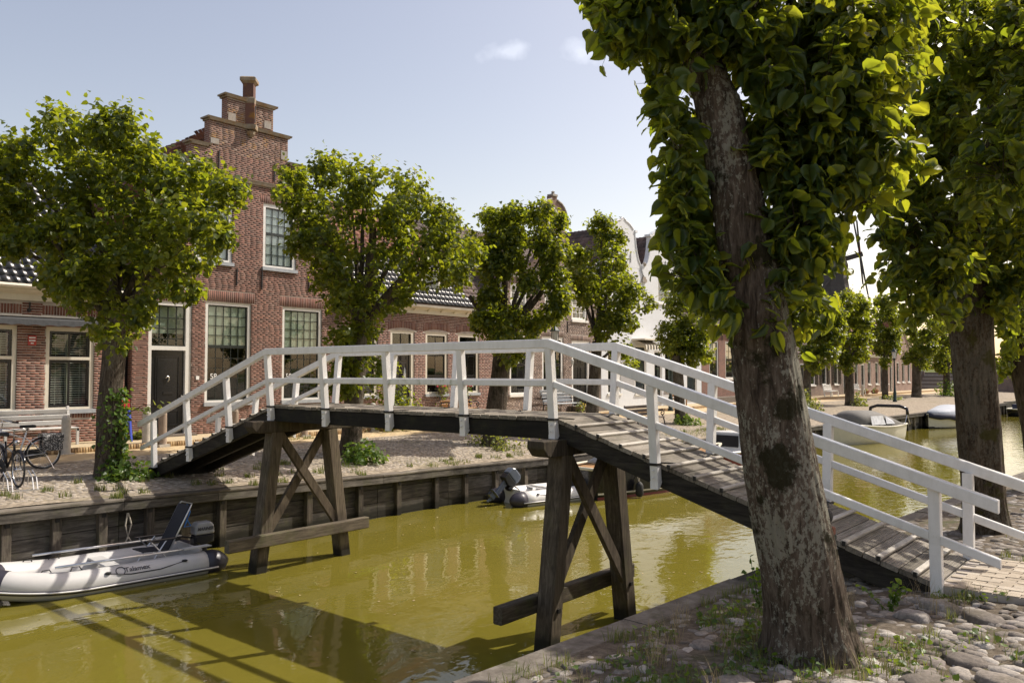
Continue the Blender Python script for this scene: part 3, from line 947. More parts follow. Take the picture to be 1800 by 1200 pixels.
def pantile_template(wd, ln, th=.022, rise=.036):
    n = 7; V = []; F = []
    for e in (0, 1):
        for k in range(n):
            t = k / (n - 1)
            h = rise * (.5 - .5 * cos(2 * pi * min(1, t * 1.25))) if t < .8 else rise * .5 * (t - .8) / .2
            V.append((t * wd - wd / 2, e * ln, h + (.026 if e == 0 else 0)))
    for k in range(n):
        V.append((V[k][0], 0, V[k][2] - th))
    for k in range(n - 1):
        F += [(k, k + 1, n + k + 1, n + k), (2 * n + k, 2 * n + k + 1, k + 1, k)]
    return np.array(V), np.array(F)

def tiled_roof(house, origin, along, up, na, nu, mat, wd=.235, ex=.30, n_parts=0, seed=0, slab=True, slab_mat=None, keep=None):
    """origin: left end of the eave; along, up: unit vectors; na columns, nu rows"""
    along = Vector(along).normalized(); up = Vector(up).normalized(); nrm = along.cross(up).normalized()
    if nrm.z < 0: nrm = -nrm
    O = Vector(origin)
    TV, TF = pantile_template(wd * 1.08, ex * 1.22)
    R = np.array([[along.x, up.x, nrm.x], [along.y, up.y, nrm.y], [along.z, up.z, nrm.z]])
    r = random.Random(seed)
    if slab:
        w, h = na * wd, nu * ex
        m = MB(); q = [O, O + along * w, O + along * w + up * h, O + up * h]
        m.add([p - nrm * .12 for p in q] + [p - nrm * .012 for p in q], [(0, 1, 2, 3), (4, 5, 6, 7), (0, 1, 5, 4), (1, 2, 6, 5), (2, 3, 7, 6), (3, 0, 4, 7)])
        roof = m.build('roof', slab_mat or M['tile_brown'], house)
    else: roof = house
    pos = []
    for j in range(nu):
        for i in range(na):
            if keep and not keep((i + .5) / na, (j + .5) / nu): continue
            p = O + along * ((i + .5) * wd + r.uniform(-.004, .004)) + up * (j * ex + r.uniform(-.006, .006)) + nrm * (.006 + r.uniform(0, .006))
            pos.append(((p - CAM).length, p))
    pos.sort(key=lambda x: x[0])
    if n_parts:
        me = np_mesh('tile', TV, TF, False); me.materials.append(mat)
        q = Matrix(R.tolist()).to_euler()
        for _, p in pos[:n_parts]:
            o = link('tile', me, None, roof)
            o.location = p - world_origin(roof); o.rotation_euler = q
    rest = pos[n_parts:]
    if rest:
        P = np.array([tuple(p) for _, p in rest])
        V, F = instance(TV, TF, P, np.broadcast_to(R[None], (len(P), 3, 3)))
        tag(link('tile_rows', np_mesh('tile_rows', V, F), mat, roof), kind='stuff')
    return roof

def cornice(house, v0, v1, z0, z1, u=U, mat='trim_cream', name='cornice', proj=.26):
    h = z1 - z0
    m = MB()
    prof = [(-.02, z0), (.05, z0), (.06, z0 + h * .45), (.10, z0 + h * .52), (proj * .8, z0 + h * .66), (proj, z0 + h * .74), (proj, z1), (-.02, z1)]
    m.prism(prof, lambda a, b: (u + a, v0, b), (0, v1 - v0, 0))
    return m.build(name, M[mat], house)

def anchor(house, v, z0, z1, u=U, mat='black_iron'):
    MB().beam((u + .02, v, z0), (u + .02, v + .01, z1), .028, .03, (1, 0, 0)).build('wall_anchor', M[mat], house)

def panel_door(house, v0, v1, z0, z1, u=U, mat='black_paint', panels=((.12, .30), (.38, .92)), cols=1, name='door', knob=True, slot=True):
    ud = u - .12
    m = MB().box((ud - .05, v0, z0), (ud, v1, z1))
    d = m.build(name, M[mat], house)
    W = v1 - v0; H = z1 - z0
    for c in range(cols):
        a = v0 + W * (.14 + .72 * c / cols + (.02 if cols > 1 else 0)); b = v0 + W * (.14 + .72 * (c + 1) / cols - (.02 if cols > 1 else 0))
        for f0, f1 in panels:
            p = MB(); y0, y1 = z0 + H * f0, z0 + H * f1
            p.box((ud, a, y0), (ud + .02, a + .025, y1)); p.box((ud, b - .025, y0), (ud + .02, b, y1)); p.box((ud, a + .025, y0), (ud + .02, b - .025, y0 + .03)); p.box((ud, a + .025, y1 - .03), (ud + .02, b - .025, y1))
            p.box((ud, a + .06, y0 + .07), (ud + .012, b - .06, y1 - .07))
            bevel_mod(p.build('panel', M[mat], d), .006)
    if knob: MB().sphere((ud + .05, v1 - W * .07, z0 + H * .45), .03, 8, 5).build('handle', M['brass'], d)
    return d

class Walls(MB):
    """each box or prism becomes a wall of its own"""
    def __init__(s): s.list = []
    def box(s, a, b): s.list.append(MB().box(a, b)); return s
    def prism(s, *a): s.list.append(MB().prism(*a)); return s
    def build(s, name, mat, parent):
        for q in s.list: q.build(name, mat, parent)

# ---- stepped-gable house
hA = thing('stepped_gable_house', (-17, 6.15, 1.6), 'tall red brick house with stepped gable, pinnacle and small-paned sash windows', 'house', 'houses along the canal street')
C = 6.15
STEPS = [(3.68, 1.55, 7.75), (3.13, 7.75, 8.65), (2.57, 8.65, 9.52), (2.0, 9.52, 10.40), (1.41, 10.40, 11.27), (.83, 11.27, 12.13)]
holesA = [(2.93, 4.25, 1.5, 5.56), (4.69, 6.26, 2.55, 5.65), (7.43, 9.02, 2.55, 5.65), (4.29, 5.56, 6.90, 8.98), (6.66, 7.93, 6.90, 8.98)]
m = MB(); wall_cells(m, U - .32, U - .0018, [(C - h, C + h, a, b) for h, a, b in STEPS], holesA)
m.build('front_wall', M['mortar_dark'], hA)
def spanA(z):
    for h, a, b in STEPS:
        if a <= z < b: return [(C - h, C + h)]
    return []
arches = []
hb = list(holesA)
for (a, b, z1, hh) in [(4.69, 6.26, 5.65, .34), (7.43, 9.02, 5.65, .34), (4.29, 5.56, 8.98, .26), (6.66, 7.93, 8.98, .26), (2.93, 4.25, 5.56, .34)]:
    arches += soldier(a - .12, b + .12, z1 + .012, z1 + hh); hb.append((a - .12, b + .12, z1, z1 + hh + .01))
hb.append((C - 3.7, C + 3.7, 9.50, 9.66))
allb = courses(1.62, 12.12, spanA, hb, .205, .046, .016, 1)
low = [b for b in allb if b[2] < 10.36]
lay_bricks(hA, low + arches, M['brick_old'], U, 300, 1)
top = [b for b in allb if b[2] >= 10.36]
lay_bricks(hA, top, M['brick_lichen'], U, 0, 2)
# grey corner blocks in the gable
for (v, z, w, h) in [(C - 1.38, 10.55, .28, .17), (C + 1.15, 10.55, .26, .3), (C - 1.97, 9.72, .3, .2), (C - .80, 11.33, .26, .32), (C + .5, 11.45, .26, .25), (C - 3.10, 7.9, .3, .2)]:
    MB().box((U - .02, v, z), (U + .012, v + w, z + h)).build('stone_block', M['sandstone_grey'], hA)
for h, a, b in STEPS:
    for s_ in (-1, 1):
        y0, y1 = sorted((C + s_ * (h - .02), C + s_ * (h + .004)))
        MB().box((U - .323, y0, a), (U - .002, y1, b)).build('step_return', M['brick_wall_red'], hA)
# sandstone caps of the steps
def cap(v0, v1, z, ext=.08, hgt=.105):
    m = MB()
    m.prism([(U - .36, z), (U + .06, z), (U + ext, z + hgt * .55), (U + ext + .02, z + hgt), (U - .30, z + hgt + .02), (U - .38, z + hgt)], lambda a, b: (a, v0 + .06, b), (0, v1 - v0 - .12, 0))
    for e, d in ((v0 + .06, -.075), (v1 - .06, .075)):
        m.prism([(U - .36, z + hgt * .5), (U + ext, z + hgt * .5), (U + ext + .02, z + hgt), (U - .38, z + hgt)], lambda a, b: (a, e, b), (0, d, 0))
    m.build('step_cap', M['sandstone'], hA)
for i, (h, a, b) in enumerate(STEPS[:-1]):
    hn = STEPS[i + 1][0]
    if i == 2: continue
    if i < 4 and i != 3:
        cap(C - h - .08, C - hn, b); cap(C + hn, C + h + .08, b)
    elif i == 3:
        cap(C - h - .08, C - hn, b); cap(C + hn, C + h + .08, b)
    else:
        cap(C - h - .10, C + h + .10, b - .0)
cap(C - 2.57 - .1, C + 2.57 + .1, 9.515, .08, .12)
cap(C - .83 - .12, C + .83 + .12, 12.13)
# middle pilaster, console and pinnacle (set diagonally)
m = MB(); m.lathe([(.20, 11.39), (.20, 12.14)], (U + .0, C, 0), 4, 0); m.build('pilaster', M['brick_lichen'], hA)
m = MB(); m.lathe([(.04, 11.02), (.13, 11.10), (.15, 11.18), (.12, 11.22)], (U + .02, C, 0), 8); m.lathe([(.26, 11.25), (.28, 11.33), (.28, 11.40)], (U + .02, C, 0), 4, 0); m.build('console', M['sandstone'], hA)
m = MB(); m.lathe([(.24, 12.10), (.26, 12.18), (.26, 12.27), (.2, 12.30)], (U - .04, C, 0), 4, 0); m.build('console', M['sandstone'], hA)
pin = MB().lathe([(.235, 12.25), (.235, 12.76)], (U - .10, C, 0), 4, 0).build('pinnacle', M['brick_lichen'], hA)
MB().lathe([(.24, 12.76), (.35, 12.83), (.35, 12.93), (.28, 12.97), (.02, 13.0)], (U - .10, C, 0), 4, 0).build('pinnacle_cap', M['sandstone'], pin)
for (v, a, b) in [(5.05, 9.75, 10.35), (7.05, 9.75, 10.35), (5.72, 6.2, 6.75), (6.62, 6.15, 6.78), (8.45, 6.2, 6.75), (3.9, 6.2, 6.75), (C + .02, 11.45, 12.0), (3.35, 7.0, 7.5), (9.2, 7.0, 7.5)]:
    anchor(hA, v, a, b, U + (.2 if b == 12.0 else 0))
# sides, back and roof
m = Walls(); m.box((-27, C - 3.68, 1.4), (U - .33, C - 3.40, 7.3)); m.box((-27, C + 3.40, 1.4), (U - .33, C + 3.68, 7.3)); m.box((-27.2, C - 3.68, 1.4), (-27, C + 3.68, 7.3))
m.prism([(C - 3.6, 7.3), (C + 3.6, 7.3), (C, 11.4)], lambda a, b: (-27.2, a, b), (.2, 0, 0))
m.build('side_wall', M['brick_wall_red'], hA)
sl = (C - 2.02 - .0, )
upL = Vector((0, 3.75, 4.35)).normalized()
rl = sqrt(3.75 ** 2 + 4.35 ** 2)
tiled_roof(hA, (U - .36, C - 3.75, 7.25), (-1, 0, 0), (0, 3.75, 4.35), 43, int(rl / .3), M['tile_red'], n_parts=300, seed=3)
tiled_roof(hA, (-27, C + 3.75, 7.25), (1, 0, 0), (0, -3.75, 4.35), 43, int(rl / .3), M['tile_red'], seed=4)
m = MB()
for k in range(27): m.tube([(U - .4 - k * .38, C, 11.60), (U - .4 - k * .38 - .40, C, 11.62)], [.115, .125], 8)
m.build('ridge_tiles', M['tile_red'], hA)
# windows and door
g = [(0, .565, 5, 5), (.565, 1.0, 5, 4)]
window(hA, 4.69, 6.26, 2.55, 5.65, g, blinds=((.57, 1.0, 'blind_pale'),), sill='sill_grey')
window(hA, 7.43, 9.02, 2.55, 5.65, g, blinds=((.57, 1.0, 'blind_pale'),), sill='sill_grey')
g2 = [(0, .55, 4, 3), (.55, 1, 4, 3)]
for a, b in ((4.29, 5.56), (6.66, 7.93)):
    window(hA, a, b, 6.90, 8.98, g2, blinds=((.0, 1.0, 'blind_white'),), sill='sill_grey', fw=.11)
door_frame = MB()
uf = U - .03
for (a, b, c, d) in [(2.93, 3.04, 1.60, 5.56), (4.08, 4.25, 1.60, 5.56), (3.04, 4.08, 5.44, 5.56), (3.04, 4.08, 4.12, 4.24)]:
    door_frame.box((uf - .14, a, c), (uf, b, d))
df = door_frame.build('door_frame', M['trim_white'], hA)
panel_door(df, 3.06, 4.06, 1.66, 4.11, panels=((.10, .28), (.34, .93)))
s = MB(); us = uf - .07
for k in range(5): s.box((us - .03, 3.04 + k * .26 - .014, 4.24), (us, 3.04 + k * .26 + .014, 5.44))
for z in (4.24, 4.44, 4.74, 5.06, 5.41): s.box((us - .028, 3.04, z), (us - .002, 4.08, z + .03))
s.build('fanlight', M['sash_green'], df)
for k in range(4):
    for z0, z1 in ((4.27, 4.44), (4.47, 4.74), (4.77, 5.06), (5.09, 5.41)):
        p = link('pane', pane_mesh(), None, df); p.location += Vector((us - .015, 3.17 + k * .26, (z0 + z1) / 2)); p.scale = (1, .225, z1 - z0)
MB().box((us - .13, 3.04, 4.62), (us - .12, 4.08, 5.44)).build('blind', M['blind_pale'], df)
MB().box((us - .5, 3.0, 1.6), (us - .48, 4.1, 5.5)).build('curtain', M['curtain_dark'], df)  # dark sheet in place of the unlit hall behind the door
MB().box((U - .1, 2.9, 1.54), (U + .32, 4.3, 1.655)).build('doorstep', M['stone_dark'], hA)
MB().box((U - .02, 4.40, 3.25), (U + .02, 4.50, 3.36)).build('bell_plate', M['lettering_white'], hA)
m = MB(); m.tube([(U - .10, 3.52, 3.30), (U - .06, 3.55, 3.36), (U - .06, 3.60, 3.34), (U - .06, 3.60, 3.26), (U - .07, 3.56, 3.20)], .016, 6); m.build('door_knocker', M['brass'], df)
MB().box((U - .12, 3.45, 2.83), (U - .09, 3.75, 2.90)).build('letter_slot', M['strap_iron'], df)
# dark garden door in the gap beside the left house
gap = thing('passage_door', (U - .2, 2.38, 1.6), 'narrow black plank door in the gap left of the stepped house', 'door')
for k in range(2): MB().box((U - .30, 2.285 + k * .09, 1.6), (U - .24 + k * .004, 2.37 + k * .09, 5.0)).build('board', M['black_paint'], gap)
MB().box((U - .33, 2.28, 1.6), (U - .30, 2.47, 5.3)).build('backing', M['black_paint'], gap)

# painted numbers on the panes
def text(body, size, mat, loc, rot, parent=None, name='lettering', ext=.002, align='CENTER', shear=0.0, bold=0.0, sx=1.0):
    c = bpy.data.curves.new(name, 'FONT'); c.body = body; c.size = size; c.extrude = ext; c.align_x = align; c.align_y = 'CENTER'; c.shear = shear; c.offset = bold
    tmp = bpy.data.objects.new(name, c)
    me = bpy.data.meshes.new_from_object(tmp); bpy.data.objects.remove(tmp); bpy.data.curves.remove(c)
    me.materials.clear(); me.materials.append(M[mat])
    o = bpy.data.objects.new(name, me); COL.objects.link(o)
    o.rotation_euler = rot
    if parent: o.parent = parent; o.location = Vector(loc) - world_origin(parent)
    else: o.location = loc
    o.scale = (sx, 1, 1)
    return o
FRONT = (radians(90), 0, radians(90))       # reads from the canal side
text('58', .24, 'lettering_white', (U - .075, 5.02, 3.34), FRONT, hA, 'house_number')
text('58', .24, 'lettering_white', (U - .075, 7.74, 3.34), FRONT, hA, 'house_number')

# ---- low house on the left, with awning and blinds
hL = thing('low_tiled_house', (-17, -2, 1.6), 'low brick house with glossy black pantiles, grey awning and slatted blinds', 'house', 'houses along the canal street')
L0, L1 = -7.2, 2.26
holesL = [(.20, 1.43, 2.48, 4.66), (-1.75, -.48, 2.48, 4.66), (-4.2, -2.95, 1.6, 4.66), (-6.4, -5.1, 2.48, 4.66)]
m = MB(); wall_cells(m, U - .32, U - .0018, [(L0, L1, 1.4, 5.40)], holesL); m.build('front_wall', M['mortar'], hL)
ar = []; hb = list(holesL)
for h in holesL:
    ar += soldier(h[0] - .1, h[1] + .1, 4.98, 5.22, .056, .014); hb.append((h[0] - .1, h[1] + .1, 4.96, 5.235))
    ar += soldier(h[0] - .02, h[1] + .02, 2.25, 2.36, .056, .014); hb.append((h[0] - .02, h[1] + .02, 2.23, 2.37))
lay_bricks(hL, courses(1.60, 5.32, lambda z: [(L0, L1)], hb, .215, .050, .017, 5) + ar, M['brick_left'], U, 300, 5)
for (a, b, z0, z1) in holesL:
    if z0 < 2: 
        f = MB().box((U - .14, a, 1.6), (U - .03, a + .1, z1)); f.box((U - .14, b - .1, 1.6), (U - .03, b, z1)); f.box((U - .14, a + .1, z1 - .1), (U - .03, b - .1, z1))
        df = f.build('door_frame', M['trim_cream'], hL); panel_door(df, a + .1, b - .1, 1.63, z1 - .1); continue
    w = window(hL, a, b, z0, z1, [(0, .62, 2, 1), (.645, 1, 2, 1)], frame='trim_cream', sash='black_paint', fw=.10, sw=.065, mw=.05, sill='sill_grey')
    MB().box((U - .12, a + .1, z0 + 1.32), (U - .03, b - .1, z0 + 1.40)).build('transom', M['trim_cream'], w)
    MB().box((U - .19, (a + b) / 2 - .03, z0 + .1), (U - .15, (a + b) / 2 + .03, z1 - .1)).build('mullion', M['trim_cream'], w)
    z = z0 + .12
    sme = MB().beam((0, -(b - a) / 2 + .12, 0), (0, (b - a) / 2 - .12, 0), .045, .004, (.5, 0, 1)).mesh('slat'); sme.materials.append(M['slat_white'])
    while z < z1 - .15:
        if not (1.29 < z - z0 < 1.43):
            o = link('slat', sme, None, w); o.location += Vector((U - .21, (a + b) / 2, z)); o.rotation_euler = (rnd.uniform(-.004, .004), rnd.uniform(-.08, .08), 0)
        z += .062
    sm = MB()
    for q in (.25, .45, .75): sm.box((U - .19, a + (b - a) * q, z0 + .1), (U - .187, a + (b - a) * q + .01, z1 - .1))
    sm.build('blind_cords', M['slat_white'], w)
cornice(hL, L0, L1 + .05, 5.32, 5.66, U, 'trim_cream', 'cornice', .30)
MB().tube([(U + .36, L0, 5.66), (U + .36, L1, 5.66)], .06, 8).build('gutter', M['trim_cream'], hL)
MB().box((U + .0, L0, 4.905), (U + .10, 1.66, 4.945)).build('awning_rail', M['trim_white'], hL)
aw = MB(); V_ = []; n = 120
for k in range(n + 1):
    v = L0 + (1.62 - L0) * k / n
    zz = 4.66 + .028 * abs(sin(v * pi / .36))
    aw_u = U + .30
    V_ += [(U + .03, v, 4.90), (aw_u, v, 4.82), (aw_u + .03, v, zz)]
aw.add(V_, [(3 * k + j, 3 * k + j + 1, 3 * k + 3 + j + 1, 3 * k + 3 + j) for k in range(n) for j in (0, 1)])
aw.build('awning', M['awning_grey'], hL)
anchor(hL, -.22, 5.02, 5.28)
MB().lathe([(.06, -.02), (.05, .03), (.03, .04)], (U, -.22, 5.08), 8, 0, 'x').build('wall_anchor', M['black_iron'], hL)
sg_ = MB().box((U + .002, -.235, 4.17), (U + .016, -.035, 4.42)).build('wall_sign', M['sign_red'], hL)
sm = MB()
for z in (4.345, 4.27): sm.box((U + .016, -.21, z), (U + .019, -.06, z + .035))
sm.box((U + .016, -.17, 4.205), (U + .019, -.10, 4.235)); sm.build('printed_marks', M['lettering_white'], sg_)
m = Walls(); m.box((-24, L0, 1.4), (U - .33, L0 + .3, 5.4)); m.box((-24, L1 - .3, 1.4), (U - .33, L1, 5.4))
for vv in (L0, L1 - .3): m.prism([(-24, 5.4), (U - .33, 5.4), (-20.4, 8.5)], lambda a, b: (a, vv, b), (0, .3, 0))
m.build('side_wall', M['brick_wall_red'], hL)
tiled_roof(hL, (U + .34, L0, 5.70), (0, 1, 0), (-3.9, 0, 3.35), 41, 17, M['tile_black'], wd=.232, n_parts=300, seed=6)
tiled_roof(hL, (-24.3, L1 + .05, 5.70), (0, -1, 0), (3.3, 0, 3.3), 41, 15, M['tile_black'], wd=.232, seed=7)
m = MB()
for k in range(27): m.tube([(-20.40, L0 + k * .35, 9.08), (-20.40, L0 + k * .35 + .37, 9.10)], [.11, .12], 8)
m.build('ridge_tiles', M['tile_black'], hL)

# ---- low house with arched windows
hB = thing('low_cornice_house', (-17, 14, 1.6), 'low brick house with white bracketed cornice and shallow-arched windows with flower pots', 'house', 'houses along the canal street')
B0, B1 = 9.87, 18.60
winB = [(14.0, 15.24), (15.85, 17.12), (10.35, 11.55)]
holesB = [(12.17, 13.40, 1.5, 5.06)] + [(a, b, 2.63, 5.06) for a, b in winB]
m = MB(); wall_cells(m, U - .32, U - .0018, [(B0, B1, 1.4, 5.85)], holesB); m.build('front_wall', M['mortar'], hB)
ar = []; hb = list(holesB)
for h in holesB:
    n = 18; a, b = h[0] - .13, h[1] + .13
    for k in range(n):
        t = (k + .5) / n; rise = .10 * (1 - (2 * t - 1) ** 2)
        ar.append((a + (b - a) * k / n, a + (b - a) * (k + 1) / n - .014, 5.075 + rise, 5.38 + rise * .5))
    hb.append((a, b, 5.04, 5.39))
lay_bricks(hB, courses(1.62, 5.80, lambda z: [(B0, B1)], hb, .205, .045, .017, 8) + ar, M['brick_row'], U, 0, 8)
for a, b in winB:
    window(hB, a, b, 2.63, 5.06, [(0, .28, 2, 1), (.28, .66, 2, 1), (.68, 1.0, 2, 1)], frame='trim_cream', sash='black_paint', fw=.12, sill='sill_grey', arch=.09, mw=.03)
f = MB(); uf = U - .03
for (a, b, c, d) in [(12.17, 12.29, 1.6, 5.06), (13.26, 13.40, 1.6, 5.06), (12.29, 13.26, 4.96, 5.06), (12.29, 13.26, 4.30, 4.42)]: f.box((uf - .14, a, c), (uf, b, d))
n = 8; f.prism([(12.17, 5.06), (13.40, 5.06)] + [(13.40 - 1.23 * k / n, 5.06 + .09 * (1 - (2 * k / n - 1) ** 2)) for k in range(1, n)], lambda a, b: (uf - .12, a, b), (.12, 0, 0))
df = f.build('door_frame', M['trim_cream'], hB)
panel_door(df, 12.31, 13.24, 1.72, 4.29, panels=((.06, .16), (.22, .42), (.86, .93), (.48, .82)), cols=2)
m = MB(); m.lathe([(.02, -.3), (.07, -.18), (.06, .1), (.03, .28), (.002, .36)], (U - .09, 12.98, 3.33), 8); m.build('door_knocker', M['chrome'], df)
s = MB()
for k in range(3): s.box((uf - .09, 12.29 + k * .47, 4.42), (uf - .06, 12.33 + k * .47, 4.96))
s.build('fanlight', M['black_paint'], df)
for k in range(2):
    p = link('pane', pane_mesh(), None, df); p.location += Vector((uf - .08, 12.54 + k * .47, 4.69)); p.scale = (1, .43, .52)
MB().box((uf - .5, 12.2, 1.6), (uf - .48, 13.35, 5.0)).build('curtain', M['curtain_dark'], df)  # dark sheet painting the hallway's gloom behind the fanlight
cornice(hB, B0, B1, 5.76, 6.10, U, 'trim_cream', 'cornice', .34)
for k in range(12):
    v = 10.3 + k * .74
    MB().prism([(U + .05, 5.86), (U + .12, 5.86), (U + .24, 5.97), (U + .05, 5.97)], lambda a, b: (a, v, b), (0, .09, 0)).build('bracket', M['trim_cream'], hB)
m = Walls(); m.box((-27, B1 - .3, 1.4), (U - .33, B1, 5.8)); m.box((-27, B0, 1.4), (U - .33, B0 + .3, 5.8))
for vv in (B0, B1 - .3): m.prism([(-26, 5.8), (U - .33, 5.8), (-20.9, 10.2)], lambda a, b: (a, vv, b), (0, .3, 0))
m.build('side_wall', M['brick_wall_brown'], hB)
tiled_roof(hB, (U + .36, B0, 6.13), (0, 1, 0), (-4.3, 0, 4.4), 28, 9, M['tile_black'], wd=.235, seed=9)
o2 = Vector((U + .36, B0, 6.13)); upb = Vector((-4.3, 0, 4.4)).normalized()
tiled_roof(hB, tuple(o2 + upb * 2.70), (0, 1, 0), (-4.3, 0, 4.4), 28, 11, M['tile_red'], wd=.235, seed=10)
tiled_roof(hB, tuple(o2 + Vector((0, 6.58, 0))), (0, 1, 0), (-4.3, 0, 4.4), 9, 20, M['tile_brown'], wd=.237, seed=11)
tiled_roof(hB, (-25.4, B1, 6.13), (0, -1, 0), (4.3, 0, 4.4), 37, 20, M['tile_red'], wd=.235, seed=12)
dm = MB().box((-19.0, 14.02, 6.42), (-17.1, 15.12, 7.55)); dm.prism([(13.95, 7.55), (15.2, 7.55), (15.2, 7.65), (13.95, 7.65)], lambda a, b: (-19.2, a, b), (2.2, 0, 0))
dormer = dm.build('dormer', M['trim_cream'], hB)
m = MB()
for k in range(2): m.box((-17.11, 14.14 + k * .45, 6.55), (-17.085, 14.54 + k * .45, 7.45))
m.build('dormer_sash', M['black_paint'], dormer)
for k in range(2):
    p = link('pane', pane_mesh(), None, dormer); p.location += Vector((-17.08, 14.34 + k * .45, 7.0)); p.scale = (1, .34, .8)

# ---- brown brick house with a neck gable
hD = thing('neck_gable_house', (-17, 22.5, 1.6), 'tall brown brick house with a narrow curled neck gable above the roof', 'house', 'houses along the canal street')
D0, D1 = 18.66, 26.34
winD = [(19.15, 20.45, 2.50, 5.15), (21.50, 23.15, 2.50, 5.15), (19.2, 20.4, 6.05, 7.45), (21.7, 22.95, 6.05, 7.45), (23.85, 25.15, 6.05, 7.45)]
holesD = winD + [(23.85, 25.38, 1.5, 5.02)]
m = MB(); wall_cells(m, U - .32, U - .0018, [(D0, D1, 1.4, 7.85), (21.62, 23.34, 7.85, 11.15)], holesD); m.build('front_wall', M['mortar'], hD)
ar = []; hb = list(holesD)
for h in holesD:
    ar += soldier(h[0] - .1, h[1] + .1, h[3] + .012, h[3] + .27); hb.append((h[0] - .1, h[1] + .1, h[3], h[3] + .285))
lay_bricks(hD, courses(1.62, 11.1, lambda z: [(D0, D1)] if z < 7.74 else ([(21.62, 23.34)] if z > 8.04 else []), hb, .20, .043, .016, 13) + ar, M['brick_brown'], U, 0, 13)
for (a, b, z0, z1) in winD:
    window(hD, a, b, z0, z1, [(0, .5, 2, 2), (.52, 1, 2, 2)] if z0 < 4 else [(0, .5, 3, 2), (.52, 1, 3, 2)], frame='trim_white', sash='black_paint' if z0 < 4 else 'trim_white', fw=.13, sill='trim_white', mw=.03)
f = MB()
for (a, b, c, d) in [(23.85, 23.99, 1.7, 5.02), (25.24, 25.38, 1.7, 5.02), (23.99, 25.24, 4.9, 5.02)]: f.box((uf - .14, a, c), (uf, b, d))
df = f.build('door_frame', M['trim_white'], hD)
panel_door(df, 23.99, 24.61, 1.86, 4.89, panels=((.06, .22), (.28, .62), (.68, .95)), knob=False)
panel_door(df, 24.62, 25.24, 1.86, 4.89, panels=((.06, .22), (.28, .62), (.68, .95)))
MB().box((U - .05, 23.5, 1.58), (U + 1.1, 25.9, 1.86)).build('doorstep', M['stone_dark'], hD)
cornice(hD, D0, 21.55, 7.74, 8.04, U, 'trim_white'); cornice(hD, 23.40, D1, 7.74, 8.04, U, 'trim_white')
# curled pediment and scrolls
m = MB(); cN = 22.48
pts = [(-.98, 11.10), (.98, 11.10), (.98, 11.22), (.86, 11.26), (.74, 11.42), (.52, 11.58), (.34, 11.64), (.22, 11.68), (.22, 11.86), (.12, 11.98), (0, 12.0), (-.12, 11.98), (-.22, 11.86), (-.22, 11.68), (-.34, 11.64), (-.52, 11.58), (-.74, 11.42), (-.86, 11.26), (-.98, 11.22)]
m.prism(pts, lambda a, b: (U - .30, cN + a, b), (.28, 0, 0)); m.build('pediment', M['brick_brown'], hD)
m = MB()
for s_ in (-1, 1):
    q = [(.98, 11.12), (.90, 11.26), (.76, 11.44), (.54, 11.60), (.34, 11.66), (.23, 11.70)]
    m.tube([(U + .0, cN + s_ * a, b) for a, b in q], .055, 6)
m.box((U - .30, cN - .19, 11.86), (U + .05, cN + .19, 11.96)); m.lathe([(.12, 11.96), (.06, 12.03), (.10, 12.08), (.01, 12.14)], (U - .1, cN, 0), 8)
m.build('pediment_moulding', M['sandstone_grey'], hD)
for s_ in (-1, 1):
    n = 8; q = [(.86, 8.04), (2.4, 8.04)] + [(.88 + 1.5 * (1 - t) ** 2.2, 8.08 + 1.9 * t) for t in [k / n for k in range(1, n + 1)]]
    MB().prism(q, lambda a, b: (U - .28, cN + s_ * a, b), (.26, 0, 0)).build('gable_scroll', M['brick_brown'], hD)
for v in (22.0, 22.95): anchor(hD, v, 9.6, 10.1)
for v in (21.1, 23.5, 25.7): anchor(hD, v, 5.4, 5.95)
m = Walls(); m.box((-27, D0, 1.4), (U - .33, D0 + .3, 7.8)); m.box((-27, D1 - .3, 1.4), (U - .33, D1, 7.8))
for vv in (D0, D1 - .3): m.prism([(-25.2, 7.8), (U - .33, 7.8), (-21, 10.3)], lambda a, b: (a, vv, b), (0, .3, 0))
m.build('side_wall', M['brick_wall_brown'], hD)
tiled_roof(hD, (U + .3, D0 - .1, 8.02), (0, 1, 0), (-4.5, 0, 2.5), 33, 17, M['tile_brown'], wd=.24, seed=14)
tiled_roof(hD, (-25.3, D1 + .1, 8.02), (0, -1, 0), (4.3, 0, 2.4), 33, 16, M['tile_red'], wd=.24, seed=15)
wl_ = thing('wall_lantern', (U, 23.55, 3.9), 'black wall lantern with white globe left of the double doors', 'lantern')
MB().tube([(U, 23.6, 3.7), (U + .14, 23.6, 3.75), (U + .2, 23.6, 3.85)], .015, 6).build('bracket', M['black_iron'], wl_)
MB().lathe([(.05, 3.85), (.09, 4.05), (.03, 4.12)], (U + .2, 23.6, 0), 8).build('globe', M['lamp_glass'], wl_)
